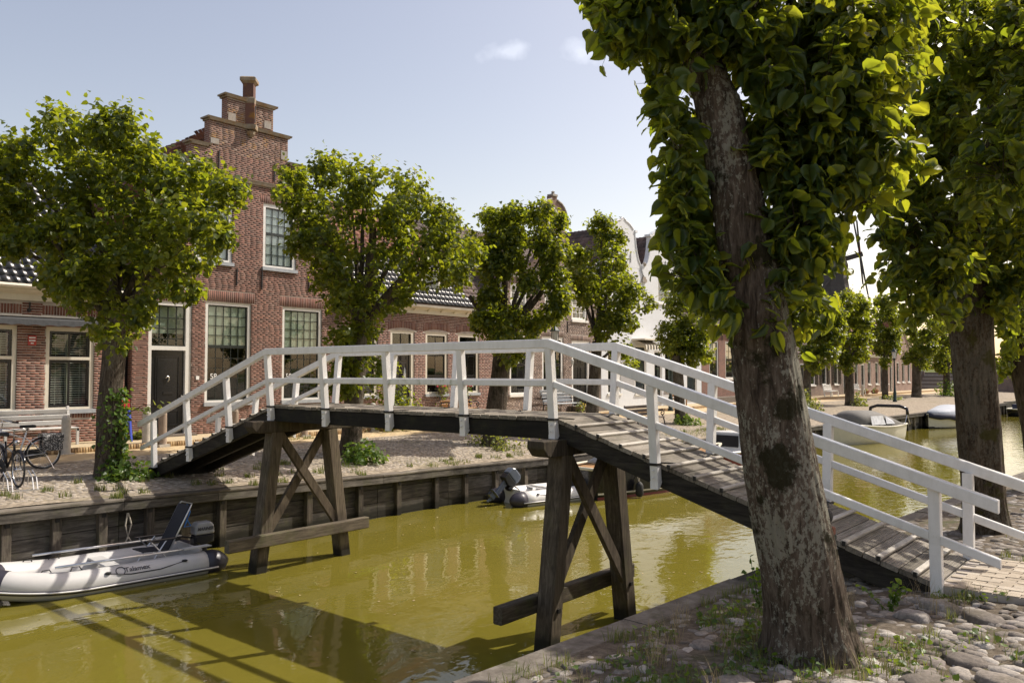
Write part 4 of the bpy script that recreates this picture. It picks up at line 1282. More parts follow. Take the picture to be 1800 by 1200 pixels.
# ---- white house with twin bell gables
hE = thing('white_twin_gable_house', (-17, 31, 1.6), 'white plastered house with two curved bell gables and a shield between', 'house', 'houses along the canal street')
E0, E1 = 26.42, 37.5
winE = [(28.2, 29.4, 7.45, 8.75), (32.25, 33.50, 7.45, 8.75)]
gndE = [(29.7, 30.9, 2.35, 4.95), (31.75, 32.65, 1.9, 4.7), (32.95, 34.95, 2.5, 4.8), (27.0, 28.3, 2.4, 4.9), (35.6, 36.9, 2.0, 4.8)]
m = MB(); wall_cells(m, U - .32, U - .0, [(E0, 34.75, 1.4, 9.0), (34.75, E1, 1.4, 6.3)], winE + gndE); m.build('front_wall', M['stucco'], hE)
MB().box((U - .30, 26.44, 9.0), (U - .02, 34.74, 9.16)).build('front_wall', M['stucco'], hE)
half = [(2.02, 9.16), (1.80, 9.30), (1.55, 9.60), (1.38, 9.98), (1.25, 10.45), (1.18, 10.95), (1.18, 11.10), (1.30, 11.13), (1.30, 11.22), (1.02, 11.25), (.90, 11.33), (.70, 11.46), (.45, 11.56), (.25, 11.60), (.22, 11.66), (.10, 11.70)]
for c in (28.62, 32.68):
    poly = [(c + a, b) for a, b in half] + [(c - a, b) for a, b in half[::-1]]
    g_ = MB().prism(poly, lambda a, b: (U - .30, a, b), (.285, 0, 0)).build('bell_gable', M['stucco'], hE)
    m = MB()
    for s_ in (-1, 1):
        m.tube([(U - .02, c + s_ * a, b) for a, b in half[:7]], .05, 6); m.tube([(U - .02, c + s_ * a, b) for a, b in half[9:]], .05, 6)
        m.box((U - .32, c + s_ * 1.24 - .12, 11.10), (U + .05, c + s_ * 1.24 + .12, 11.22))
    m.lathe([(.08, 11.68), (.12, 11.75), (.03, 11.82)], (U - .1, c, 0), 8)
    m.build('moulding', M['stucco'], g_)
sh = MB(); sh.prism([(-.22, .32), (.22, .32), (.24, .0), (.12, -.25), (0, -.34), (-.12, -.25), (-.24, 0)], lambda a, b: (U - .01, 30.65 + a, 9.10 + b), (.09, 0, 0))
sh = sh.build('shield', M['stucco'], hE)
m = MB(); m.lathe([(.10, 0), (.13, .12), (.05, .2)], (U + .06, 30.65, 9.35), 8); m.box((U - .01, 30.42, 8.45), (U + .10, 30.88, 8.62)); m.box((U + .0, 30.5, 8.62), (U + .08, 30.8, 8.75)); m.build('crest', M['sandstone_grey'], sh)
for (a, b, z0, z1) in winE: window(hE, a, b, z0, z1, [(0, .5, 2, 2), (.52, 1, 2, 2)], sash='sill_grey', fw=.10, sill='trim_white', mw=.03, arch=.08)
for (a, b, z0, z1) in gndE: window(hE, a, b, z0, z1, [(0, .7, 1 if b - a < 1.5 else 2, 1), (.72, 1, 1 if b - a < 1.5 else 2, 1)], sash='black_paint', fw=.10, mw=.04, sill='trim_white')
aw = MB()
for k in range(12):
    aw.add([(U + .02, 29.6 + k * .15, 5.25), (U + .02, 29.75 + k * .15, 5.25), (U + .75, 29.75 + k * .15, 4.95), (U + .75, 29.6 + k * .15, 4.95), (U + .76, 29.75 + k * .15, 4.75), (U + .76, 29.6 + k * .15, 4.75), (U + .76, 29.675 + k * .15, 4.68)], [(0, 1, 2, 3), (3, 2, 4, 6, 5)])
av = aw.mesh('awning', fix=False); av.materials.append(M['trim_cream']); av.materials.append(M['black_paint'])
for i, p in enumerate(av.polygons): p.material_index = (i // 2) % 2
link('awning', av, None, hE)
MB().box((U + .0, 29.4, 5.22), (U + .8, 31.6, 5.30)).build('awning_hood', M['trim_cream'], hE)
anchor(hE, 33.1, 9.4, 9.9); anchor(hE, 32.0, 9.4, 9.9); anchor(hE, 28.0, 9.4, 9.9); anchor(hE, 29.3, 9.4, 9.9)
m = Walls(); m.box((-28, 26.44, 1.4), (U - .33, 26.7, 9.0)); m.box((-28, 34.5, 1.4), (U - .33, 34.75, 9.0)); m.box((-24, 37.25, 1.4), (U - .33, 37.5, 6.2)); m.build('side_wall', M['stucco'], hE)
for c in (28.62, 32.68):
    hw = 2.0; dz = 2.35
    tiled_roof(hE, (U - .30, c - hw, 9.0), (-1, 0, 0), (0, hw, dz), 44, 10, M['tile_brown'], wd=.25, seed=16)
    tiled_roof(hE, (U - .30 - 11, c + hw, 9.0), (1, 0, 0), (0, -hw, dz), 44, 10, M['tile_brown'], wd=.25, seed=17)
tiled_roof(hE, (U + .15, 34.75, 6.32), (0, 1, 0), (-4, 0, 3), 11, 15, M['tile_brown'], wd=.25, seed=18)

# ---- brick row beyond
def plain_house(name, label, v0, v1, zb, ze, zr, wallmat, wins, doors, tile, sash='sash_green', frame='trim_white', shutters=False, trim='trim_white'):
    h = thing(name, (-17, (v0 + v1) / 2, zb), label, 'house', 'houses along the canal street')
    holes = [(a, b, c, d) for a, b, c, d in wins] + [(a, b, zb - .1, d) for a, b, d in doors]
    m = MB(); wall_cells(m, U - .32, U, [(v0, v1, zb - .2, ze)], holes)
    m.box((-25, v0, zb - .2), (U - .33, v0 + .3, ze)); m.box((-25, v1 - .3, zb - .2), (U - .33, v1, ze))
    um = (U - 25) / 2
    for vv in (v0, v1 - .3): m.prism([(-25, ze), (U - .33, ze), (um, zr - .1)], lambda a, b: (a, vv, b), (0, .3, 0))
    m.build('wall', M[wallmat], h)
    for (a, b, c, d) in wins:
        w = window(h, a, b, c, d, [(0, .5, 2, 1), (.52, 1, 2, 2)], frame=frame, sash=sash, fw=.11, sill=trim, mw=.03, blinds=((.55, 1, 'lace'),) if not shutters else ())
        if shutters:
            for s_ in (a - .62, b + .04):
                sm = MB()
                sm.box((U + .01, s_, c), (U + .035, s_ + .06, d)); sm.box((U + .01, s_ + .52, c), (U + .035, s_ + .58, d))
                n = int((d - c) / .09)
                for k in range(n): sm.beam((U + .03, s_ + .06, c + k * .09 + .03), (U + .03, s_ + .52, c + k * .09 + .03), .05, .012, (.6, 0, 1))
                sm.build('shutter', M['black_paint'], w)
    for (a, b, d) in doors:
        f = MB()
        for q in [(a, a + .13, zb, d), (b - .13, b, zb, d), (a + .13, b - .13, d - .12, d)]: f.box((U - .16, q[0], q[2]), (U - .03, q[1], q[3]))
        df = f.build('door_frame', M[frame], h)
        panel_door(df, a + .13, b - .13, zb + .05, d - .13, panels=((.06, .3), (.36, .92)))
    cornice(h, v0, v1, ze - .28, ze + .04, U, trim)
    rl = sqrt((um - U) ** 2 + (zr - ze) ** 2)
    tiled_roof(h, (U + .3, v0, ze + .05), (0, 1, 0), (um - U - .3, 0, zr - ze), int((v1 - v0) / .28) + 1, int(rl / .33) + 1, M[tile], wd=.28, ex=.33, seed=20)
    tiled_roof(h, (-25.3, v1, ze + .05), (0, -1, 0), (um + 25.3, 0, zr - ze), int((v1 - v0) / .28) + 1, int(rl / .33), M[tile], wd=.28, ex=.33, seed=21)
    return h
hF = plain_house('brick_row_house', 'red brick house with white cornice just right of the white house', 37.55, 47.0, 1.6, 6.35, 9.6, 'brick_wall_red',
            [(38.6, 39.9, 3.1, 5.5), (40.9, 42.25, 3.1, 5.5), (45.0, 46.2, 3.1, 5.5)], [(43.0, 44.2, 5.3)], 'tile_brown')
MB().box((U + .0, 37.6, 1.55), (U + .9, 46.9, 1.95)).build('plinth_step', M['stone_dark'], hF)
for v in (40.4, 42.6): anchor(hF, v, 5.55, 6.0)
hG = plain_house('brick_row_house', 'brown brick cottage with black louvred shutters behind the far trees', 47.05, 66.5, 1.65, 4.85, 8.2, 'brick_wall_brown',
            [(48.5, 49.6, 2.5, 4.3), (51.8, 52.9, 2.5, 4.3), (56.2, 57.3, 2.5, 4.3), (58.9, 60.0, 2.5, 4.3), (61.8, 62.9, 2.5, 4.3)], [(54.0, 55.1, 4.2), (64.2, 65.3, 4.2)], 'tile_brown', shutters=True)
hH = plain_house('brick_row_house', 'pinkish brick terrace with narrow white windows at the far end of the street', 66.55, 79.9, 1.65, 5.2, 8.0, 'brick_wall_pale',
            [(67.3, 68.3, 2.4, 4.5), (71.2, 72.2, 2.4, 4.5), (73.6, 74.6, 2.4, 4.5), (76.9, 77.9, 2.4, 4.5)], [(69.2, 70.3, 4.3), (75.2, 76.3, 4.3), (78.4, 79.4, 4.3)], 'tile_red')
# gable-fronted end house
hI = thing('gable_end_house', (-17, 84, 1.6), 'tall brick gable-fronted house with a white verge at the far end of the row', 'house', 'houses along the canal street')
wI = [(81.0, 82.0, 2.5, 4.6), (83.0, 84.0, 2.5, 4.6), (85.2, 86.2, 2.5, 4.6), (82.0, 82.8, 5.5, 6.7)]
zE, zP, cI = 5.2, 8.8, 82.6
m = MB(); wall_cells(m, U - .3, U, [(80.0, 87.5, 1.4, zE)], wI[:3])
m.build('wall', M['brick_wall_pale'], hI)
m = MB().prism([(80.0, zE), (87.5, zE), (cI, zP)], lambda a, b: (U - .3, a, b), (.3, 0, 0)); m.build('gable', M['brick_wall_pale'], hI)
m = Walls(); m.box((-30, 80, 1.4), (U - .3, 80.3, zE)); m.box((-30, 87.2, 1.4), (U - .3, 87.5, zE)); m.build('side_wall', M['brick_wall_pale'], hI)
for q in wI[:3]: window(hI, *q, [(0, .5, 2, 2), (.52, 1, 2, 2)], fw=.12, sill='trim_white', mw=.03)
window(hI, *wI[3], [(0, 1, 2, 2)], u=U + .09, fw=.10, mw=.03)
for e in (79.9, 87.6): MB().beam((U + .05, e, zE - .05), (U + .05, cI, zP + .12), .12, .22, (1, 0, 0)).build('verge_board', M['trim_white'], hI)
tiled_roof(hI, (U - .1, 79.9, zE + .05), (-1, 0, 0), (0, cI - 79.9, zP - zE), 46, 13, M['tile_red'], wd=.28, ex=.34, seed=30)
tiled_roof(hI, (U - .1 - 12.9, 87.6, zE + .05), (1, 0, 0), (0, cI - 87.6, zP - zE), 46, 18, M['tile_red'], wd=.28, ex=.34, seed=31)

# ---- dike wall with steps at the head of the street
dw = thing('dike_wall', (-8, 101, 1.4), 'old brick retaining wall of the dike at the end of the street', 'wall')
MB().box((-60, 100.0, 0), (-18.6, 100.5, 3.7)).build('wall', M['brick_wall_brown'], dw)
MB().box((-14.9, 100.0, -1), (60, 100.5, 3.5)).build('wall', M['brick_wall_brown'], dw)
MB().box((-14.9, 99.9, 3.5), (60, 100.6, 3.65)).build('coping', M['sandstone_grey'], dw)
st = thing('stone_steps', (-16.7, 99, 1.4), 'grey stone steps with iron handrails climbing the dike', 'steps')
for k in range(10): MB().box((-18.5, 96.9 + k * .33, 1.2), (-15.0, 97.26 + k * .33, 1.55 + k * .22)).build('step', M['stone_dark'] if k % 2 else M['sandstone_grey'], st)
for uu in (-18.5, -15.0): MB().beam((uu, 96.9, 2.4), (uu, 100.2, 4.7), .06, .06).build('handrail', M['black_iron'], st)
dk = MB(); dk.prism([(100.5, 1.0), (100.5, 3.45), (112, 3.9), (120, 1.0)], lambda a, b: (-60, a, b), (150, 0, 0))
tag(dk.build('dike', M['turf']), kind='structure')

# ---- windmill beyond the far end
mill = thing('windmill', (-37.7, 124, 1.5), 'tall smock windmill with thatched cap and dark lattice sails', 'windmill')
mx, my = -37.7, 124.0
MB().lathe([(4.6, 1.0), (4.4, 6), (3.4, 14), (2.62, 19.2)], (mx, my, 0), 8, .39).build('tower', M['mill_boards'], mill)
MB().lathe([(2.75, 19.2), (2.78, 20.1), (2.7, 20.15)], (mx, my, 0), 8, .39).build('collar_band', M['trim_white'], mill)
MB().lathe([(2.85, 20.15), (2.9, 20.7), (2.5, 21.8), (1.7, 22.8), (.8, 23.3), (.05, 23.45)], (mx, my, 0), 12).build('thatched_cap', M['thatch'], mill)
ax = Vector((.93, .30, .14)).normalized(); hub = Vector((mx, my, 21.6)) + ax * 4.6
MB().beam(Vector((mx, my, 21.0)), hub + ax * .4, .7, .7).build('windshaft', M['mill_boards'], mill)
sx_ = ax.cross(Vector((0, 0, 1))).normalized(); sz_ = sx_.cross(ax).normalized()
for k in range(4):
    a = radians(24 + 90 * k); dr = sx_ * cos(a) + sz_ * sin(a); pr = sx_ * -sin(a) + sz_ * cos(a)
    s_ = MB().beam(hub, hub + dr * 9.5, .32, .32, ax, .18, .18).build('sail', M['mill_boards'], mill)
    lm = MB()
    for j in range(20): lm.beam(hub + dr * (1.6 + .4 * j), hub + dr * (1.6 + .4 * j) + pr * 1.5, .05, .05, ax)
    for j in range(1, 4): lm.beam(hub + dr * 1.6 + pr * (.5 * j), hub + dr * 9.3 + pr * (.5 * j), .05, .05, ax)
    lm.build('lattice', M['mill_boards'], s_)
    MB().prism([(0, .0), (1.5, .35), (1.6, -.45), (.5, -.6)], lambda x, y: hub + dr * (1.0 + x) - pr * (.5 + y * .7), tuple(ax * .06)).build('wind_board', M['mill_red'], s_)
for q in (-1, 1): MB().beam(Vector((mx, my, 20.9)) + sx_ * q * 1.6 + ax * 2.2, Vector((mx, my, 16)) + sx_ * q * 4.2 - ax * 1.5, .22, .22).build('tail_pole', M['mill_boards'], mill)

# ------------------------------------------------------------------ footbridge
LM = 6.223; SL = .313; WB = 1.356; DZ = 2.88
UR, UL = 4.56, -LM - 4.36
def zd(u):
    if u > 0: return DZ - SL * u
    if u < -LM: return DZ + SL * (u + LM)
    return DZ
# ridged planks: fine grooves along each plank
def groove():
    m = M['wood_deck']; nt = m.node_tree
    p = [n for n in nt.nodes if n.type == 'BSDF_PRINCIPLED'][0]
    w = nt.nodes.new('ShaderNodeTexWave'); w.wave_type = 'BANDS'; w.bands_direction = 'X'; w.inputs['Scale'].default_value = 13.0; w.inputs['Distortion'].default_value = .0
    nt.links.new(posn(nt), w.inputs['Vector'])
    b = nt.nodes.new('ShaderNodeBump'); b.inputs['Distance'].default_value = .008; b.inputs['Strength'].default_value = .9
    nt.links.new(w.outputs['Fac'], b.inputs['Height'])
    old = [n for n in nt.nodes if n.type == 'BUMP' and n != b][0]
    nt.links.new(old.outputs['Normal'], b.inputs['Normal'])
    nt.links.new(b.outputs['Normal'], p.inputs['Normal'])
groove()
br = thing('footbridge', (-3, .68, 0), 'white-railed wooden footbridge on dark timber trestles over the canal', 'footbridge')
# planks
edges = [UL]
u = UL; pitch = .16
def plank(u0, u1):
    c = (u0 + u1) / 2; th = .05
    e = rnd.uniform(-.012, .012); e2 = rnd.uniform(-.012, .012)
    t = Vector((1, 0, (zd(u1) - zd(u0)) / (u1 - u0))).normalized(); nr = Vector((-t.z, 0, t.x))
    ctr = Vector((c, 0, (zd(u0) + zd(u1)) / 2)) - nr * th / 2 + nr * rnd.uniform(-.003, .003)
    L = (u1 - u0) / t.x - .008
    MB().beam(ctr + Vector((0, .015 + e, 0)), ctr + Vector((0, WB - .015 + e2, 0)), L, th, nr, bev=.006).build('deck_plank', M['wood_deck'], br)
for a, b in ((UL, -LM), (-LM, 0), (0, UR)):
    n = round((b - a) / pitch)
    for k in range(n): plank(a + (b - a) * k / n, a + (b - a) * (k + 1) / n)
k = 0
for sgn, u0, u1 in ((1, 0.0, UR), (-1, -LM, UL)):
    t = .34
    while t < abs(u1 - u0) - .02:
        u = u0 + sgn * t; nr = Vector((SL * sgn, 0, 1)).normalized()
        c = Vector((u, 0, zd(u))) + nr * .016
        MB().beam(c + Vector((0, -.01, 0)), c + Vector((0, WB + .01, 0)), .055, .03, nr, bev=.006).build('batten', M['wood_batten'], br)
        # iron clip that holds the batten at the edge
        MB().beam(c + Vector((0, -.013, -.035)), c + Vector((0, -.013, .012)), .034, .008, (0, 1, 0)).build('batten_clip', M['strap_iron'], br)
        t += .322
# stringers
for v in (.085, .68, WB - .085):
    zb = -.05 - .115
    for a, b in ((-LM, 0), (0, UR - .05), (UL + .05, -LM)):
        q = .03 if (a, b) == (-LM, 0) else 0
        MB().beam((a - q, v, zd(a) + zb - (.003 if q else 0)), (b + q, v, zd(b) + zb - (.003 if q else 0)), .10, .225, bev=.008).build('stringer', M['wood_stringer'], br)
# railings
def post(u, far, free_end=False):
    s = 1 if far else -1
    vb = WB + .03 if far else -.03
    zt = zd(u) + .89; z0 = zd(u)
    lean = .075 * s
    zb = z0 - .26
    if free_end: zb = z0 - .14; lean *= .4
    vbot = vb - lean * (.26 if not free_end else .1)
    m = MB().beam((u, vbot, zb + .05), (u, vb + lean, zt), .10, .095, (0, 1, 0), bev=.006)
    o = m.build('railing_post', M['rail_white'], br)
    if not free_end:
        m = MB(); q = [( -.0475, .05), (.0475, .05), (.0475, .03), (-.01 , -.04), (-.0475, -.045)] 
        m.prism([(a * -s, b) for a, b in q], lambda a, b: (u - .05, vbot + a, zb + b), (.10, 0, 0)); m.build('post_foot', M['rail_white'], o)
        sm = MB().beam((u, vb - .055 * s + .11 * s, z0 - .018), (u, vb - .062, z0 - .018), .112, .03) if False else MB()
        a, b = sorted((vb - .056, vb + .056))
        sm.box((u - .058, a, z0 - .035), (u + .058, b, z0 - .004))
        v2 = vb - s * .056
        sm.beam((u + .02, v2, zd(u + .02) + .006), (u + .10, v2 - s * .26, zd(u + .10) + .006), .035, .008)
        sm.build('strap', M['strap_iron'], o)
        for dz in (-.09, -.17): MB().sphere((u - .0, vb + s * .058, z0 + dz), .013, 6, 4).build('bolt', M['rail_white'], o)
    return o
us_mid = [-LM, -LM * .75, -LM * .5, -LM * .25, 0]
us_r = [1.47, 2.94, 4.40]; us_l = [-LM - 1.33, -LM - 2.77, -LM - 4.17]
for far in (False, True):
    for u in us_mid + us_r[:2] + us_l[:2]: post(u, far)
    for u in (us_r[2], us_l[2]): post(u, far, True)
    vt = WB + .11 if far else -.11
    vt2 = WB + .065 if far else -.065
    hr, tr = .115, .10
    def hi(u): return Vector((u, vt, zd(u) + 1.0 - hr / 2))
    ends = (us_l[2] - .50, us_r[2] + .52)
    # mitred handrail: three lengths cut on the bisector at the kinks
    def rail(u0, u1, name, z_of, v, h, t, mat, ends_cut=True):
        m = MB(); P0 = []; P1 = []
        for uu, L_ in ((u0, P0), (u1, P1)):
            for dv, dz in ((-t/2 + .008, -h/2), (t/2 - .008, -h/2), (t/2, -h/2 + .008), (t/2, h/2 - .008), (t/2 - .008, h/2), (-t/2 + .008, h/2), (-t/2, h/2 - .008), (-t/2, -h/2 + .008)):
                L_.append((uu + (dz * .155 if uu == 0 else (-dz * .155 if uu == -LM else 0)), v + dv, z_of(uu) + dz))
        n = 8
        m.add(P0 + P1, [tuple(range(n))[::-1], tuple(range(n, 2 * n))] + [(i, (i + 1) % n, n + (i + 1) % n, n + i) for i in range(n)])
        return m.build(name, M[mat], br)
    zh = lambda u: zd(u) + 1.0 - hr / 2
    rail(-LM, 0, 'handrail', zh, vt, hr, tr, 'rail_white')
    rail(0, ends[1], 'handrail', zh, vt, hr, tr, 'rail_white')
    rail(ends[0], -LM, 'handrail', zh, vt, hr, tr, 'rail_white')
    allu = [ends[0]] + us_l[::-1] + us_mid + us_r + [ends[1]]
    zm = lambda u: zd(u) + .44
    for a, b in zip(allu[:-1], allu[1:]):
        ga = .049 if a in us_mid + us_r + us_l else 0; gb = .049 if b in us_mid + us_r + us_l else 0
        al = (not far and abs(a - us_mid[2]) < .01)
        rail(a + ga, b - gb, 'mid_rail', zm, vt2 - (.0), .085, .06, 'rail_algae' if al else 'rail_white')
# trestles
for ub, s in ((.04, -1), (-LM - .04, 1)):
    m = MB()
    prof = [(-.45, 2.615), (1.81, 2.615), (1.81, 2.52), (1.72, 2.42), (1.66, 2.405), (-.30, 2.405), (-.36, 2.42), (-.45, 2.52)]
    m.prism(prof, lambda a, b: (ub - .13, a, b), (.26, 0, 0))
    bevel_mod(m.build('cap_beam', M['wood_pile'], br), .015)
    for (vt_, vb_) in ((.09, -.34), (1.27, 1.72)):
        o = MB().beam((ub, vb_, -.85), (ub, vt_, 2.405), .25, .235, (0, 1, 0), bev=.02).build('pile', M['wood_pile'], br)
        MB().beam((ub + .13, vb_ + (vt_ - vb_) * .42, .52), (ub + .155, vb_ + (vt_ - vb_) * .42, .52), .05, .05).build('bolt', M['strap_iron'], o)
    MB().beam((ub + .062, .14, 2.38), (ub + .062, 1.60, .42), .16, .075, (1, 0, 0), bev=.008).build('cross_brace', M['wood_brace'], br)
    MB().beam((ub - .062, 1.22, 2.38), (ub - .062, -.16, .42), .16, .075, (1, 0, 0), bev=.008).build('cross_brace', M['wood_brace'], br)
    MB().beam((ub + s * .19, -.93, .57), (ub + s * .19, 2.05, .57), .14, .21, bev=.015).build('waling_beam', M['wood_waling'], br)
# end sills on the ground
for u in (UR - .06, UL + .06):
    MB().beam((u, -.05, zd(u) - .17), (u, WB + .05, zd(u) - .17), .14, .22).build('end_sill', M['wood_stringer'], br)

# ------------------------------------------------------------------ trees
BLOBS = {}
BLOBS['lime1']=[(-13.62,-1.65,8.33,0.6),(-11.6,-2.24,7.7,0.54),(-12.96,-0.96,8.74,0.65),(-10.94,-1.89,8.16,0.58),(-12.36,-0.23,8.66,0.66),(-10.25,-1.01,8.24,0.59),(-13.17,-1.45,7.53,0.56),(-11.86,-1.9,7.23,0.52),(-11.9,-0.89,7.56,0.75),(-11.16,-1.29,7.2,0.72),(-11.7,0.11,7.97,0.69),(-10.25,-0.46,7.77,0.64),(-10.7,0.78,7.75,0.6),(-9.67,0.05,7.33,0.56),(-9.78,1.09,7.41,0.42),(-8.83,0.66,7.11,0.39),(-10.61,0.49,6.8,0.68),(-9.01,-0.33,6.42,0.61),(-9.98,0.92,6.67,0.59),(-8.48,0.14,6.23,0.54),(-11.9,0.1,6.78,0.76),(-10.33,-0.69,6.62,0.69),(-13.09,-1.74,6.66,0.55),(-12.3,-2.06,6.49,0.53),(-13.25,-2.03,7.32,0.61),(-11.98,-2.49,7.12,0.57),(-14.39,-2.07,7.99,0.76),(-12.51,-2.71,7.57,0.69),(-14.26,-2.08,6.69,0.63),(-12.72,-2.41,6.63,0.58),(-13.71,-1.58,6.31,0.38),(-11.62,-2.37,5.94,0.34),(-12.58,-1.06,6.13,0.59),(-11.22,-1.74,6.07,0.55),(-11.93,-0.73,5.49,0.67),(-10.39,-1.47,5.21,0.61),(-13.13,-0.9,5.5,0.48),(-10.82,-1.82,5.29,0.42),(-11.57,-0.04,5.9,0.68),(-9.98,-0.93,5.57,0.62),(-11.12,0.63,5.87,0.63),(-9.31,-0.46,5.45,0.56),(-10.06,0.72,5.91,0.37),(-9.16,0.25,5.69,0.35),(-10.5,0.64,5.19,0.37),(-8.91,-0.2,5.07,0.33),(-11.85,-0.51,4.7,0.64),(-10.94,-1.05,4.76,0.6),(-11.6,0.12,4.66,0.48),(-9.64,-0.9,4.64,0.42),(-12.24,-0.08,4.1,0.43),(-10.33,-0.95,4.1,0.39),(-11.28,0.27,5.22,0.45),(-9.52,-0.6,5.06,0.4),(-11.92,-0.87,6.58,0.55),(-10.55,-1.56,6.33,0.5)]
BLOBS['lime2']=[(-12.85,5.03,8.94,0.44),(-11.55,4.19,8.47,0.41),(-11.96,5.52,8.97,0.59),(-10.53,4.27,8.53,0.54),(-10.84,5.9,8.63,0.61),(-9.72,4.88,8.29,0.57),(-10.64,7.06,8.57,0.63),(-8.82,5.62,8.07,0.57),(-12.76,4.69,8.23,0.31),(-11.31,3.69,7.9,0.29),(-12.15,5.1,7.98,0.7),(-11.28,4.4,7.56,0.66),(-11.65,6.17,7.92,0.71),(-10.04,4.87,7.58,0.65),(-10.2,6.36,7.61,0.69),(-9.42,5.81,7.29,0.66),(-9.73,7.07,7.89,0.56),(-8.48,5.98,7.5,0.52),(-9.44,7.66,7.5,0.5),(-8.15,6.29,7.1,0.46),(-8.76,7.78,6.78,0.43),(-7.83,6.88,6.54,0.41),(-9.44,7.23,6.79,0.65),(-8.18,6.05,6.5,0.6),(-8.79,7.44,6.13,0.52),(-8.09,6.59,5.94,0.49),(-9.97,6.99,6.18,0.53),(-8.65,5.8,5.88,0.49),(-11.98,5.17,7.03,0.65),(-10.68,4.31,6.67,0.6),(-12.4,4.83,6.95,0.4),(-10.92,3.88,6.65,0.37),(-12.2,5.73,6.32,0.57),(-10.29,4.28,6.02,0.51),(-11.31,5.52,5.46,0.64),(-9.98,4.67,5.33,0.6),(-11.14,6.28,5.19,0.6),(-9.63,5.1,5.15,0.55),(-10.6,6.83,5.43,0.47),(-9.2,5.63,5.29,0.43),(-12.06,5.43,5.89,0.34),(-10.51,4.3,5.64,0.31),(-10.79,5.79,4.3,0.61),(-10.2,5.28,4.22,0.59),(-11.34,5.56,4.31,0.43),(-10.18,4.68,4.36,0.4),(-11.22,5.95,3.69,0.56),(-10.36,5.07,3.8,0.53),(-11.29,5.72,3.08,0.59),(-10.53,4.98,3.25,0.56),(-10.8,6.3,3.46,0.4),(-9.73,5.42,3.44,0.38),(-10.56,6.23,6.55,0.49),(-9.42,5.07,6.34,0.46),(-9.97,6.77,6.78,0.46),(-9.15,5.87,6.51,0.44),(-11.34,5.74,6.72,0.46),(-10.55,5.14,6.69,0.44),(-10.92,6.29,5.88,0.37),(-9.83,5.38,5.63,0.35)]
BLOBS['lime3']=[(-11.15,11.38,8.4,0.44),(-10.05,10.26,8.07,0.42),(-10.3,11.61,8.41,0.51),(-9.66,10.88,8.2,0.49),(-9.94,12.54,8.53,0.52),(-8.6,10.87,8.17,0.48),(-9.44,12.89,8.34,0.3),(-8.72,11.81,8.09,0.28),(-11.18,11.14,7.59,0.55),(-10.37,10.29,7.28,0.52),(-10.35,11.58,7.65,0.62),(-9.64,10.58,7.53,0.59),(-9.81,12.67,7.64,0.63),(-8.67,11.45,7.23,0.59),(-9.26,12.72,7.31,0.31),(-8.45,11.76,7.13,0.3),(-10.86,11.19,6.69,0.62),(-9.97,10.43,6.54,0.59),(-10.23,11.58,6.96,0.47),(-9.56,10.6,6.77,0.45),(-9.43,12.42,6.56,0.51),(-8.67,11.54,6.32,0.49),(-8.98,12.33,5.88,0.43),(-8.43,11.48,5.68,0.41),(-11.02,11.46,5.76,0.48),(-10.15,10.36,5.73,0.45),(-10.82,11.85,5.22,0.56),(-9.75,10.64,5.12,0.52),(-11.23,11.14,4.98,0.44),(-10.12,10.0,4.98,0.41),(-9.99,12.29,4.93,0.4),(-9.1,11.18,4.88,0.38),(-9.36,12.32,5.27,0.43),(-8.62,11.33,5.22,0.41),(-9.3,12.85,5.48,0.28),(-8.38,11.47,5.39,0.26),(-10.67,11.39,4.46,0.47),(-9.5,10.18,4.38,0.44),(-9.88,11.58,4.48,0.43),(-9.14,10.63,4.41,0.41),(-10.56,11.76,4.1,0.44),(-9.5,10.49,3.96,0.41),(-10.98,11.06,7.1,0.44),(-10.12,10.22,7.01,0.42),(-9.89,11.88,6.27,0.4),(-9.04,10.66,6.03,0.38)]
BLOBS['lime4']=[(-10.56,17.11,8.94,0.51),(-9.86,15.94,8.61,0.49),(-10.46,17.41,8.28,0.64),(-9.76,16.31,8.06,0.61),(-9.93,17.45,8.55,0.32),(-9.37,16.45,8.34,0.31),(-11.24,16.66,7.84,0.51),(-10.63,15.65,7.57,0.49),(-11.07,16.78,6.98,0.6),(-10.29,15.36,6.72,0.56),(-10.41,17.52,7.47,0.64),(-9.27,15.88,7.37,0.6),(-10.6,17.22,6.59,0.64),(-9.84,16.17,6.29,0.61),(-10.02,17.58,6.75,0.51),(-9.46,16.57,6.51,0.49),(-10.83,16.35,6.12,0.42),(-10.24,15.46,6.11,0.4),(-9.66,17.79,6.28,0.53),(-9.23,16.85,6.22,0.51),(-9.0,17.81,5.96,0.33),(-8.68,17.29,5.87,0.33),(-10.29,17.51,5.74,0.64),(-9.63,16.43,5.71,0.61),(-10.54,17.04,5.04,0.53),(-9.71,16.02,5.01,0.51),(-9.64,17.26,5.27,0.5),(-9.15,16.28,5.17,0.48),(-9.98,17.41,4.36,0.47),(-9.13,16.08,4.28,0.44),(-9.57,17.52,3.77,0.27),(-9.01,16.54,3.71,0.26),(-11.36,16.27,7.38,0.25),(-10.81,15.44,7.27,0.25)]
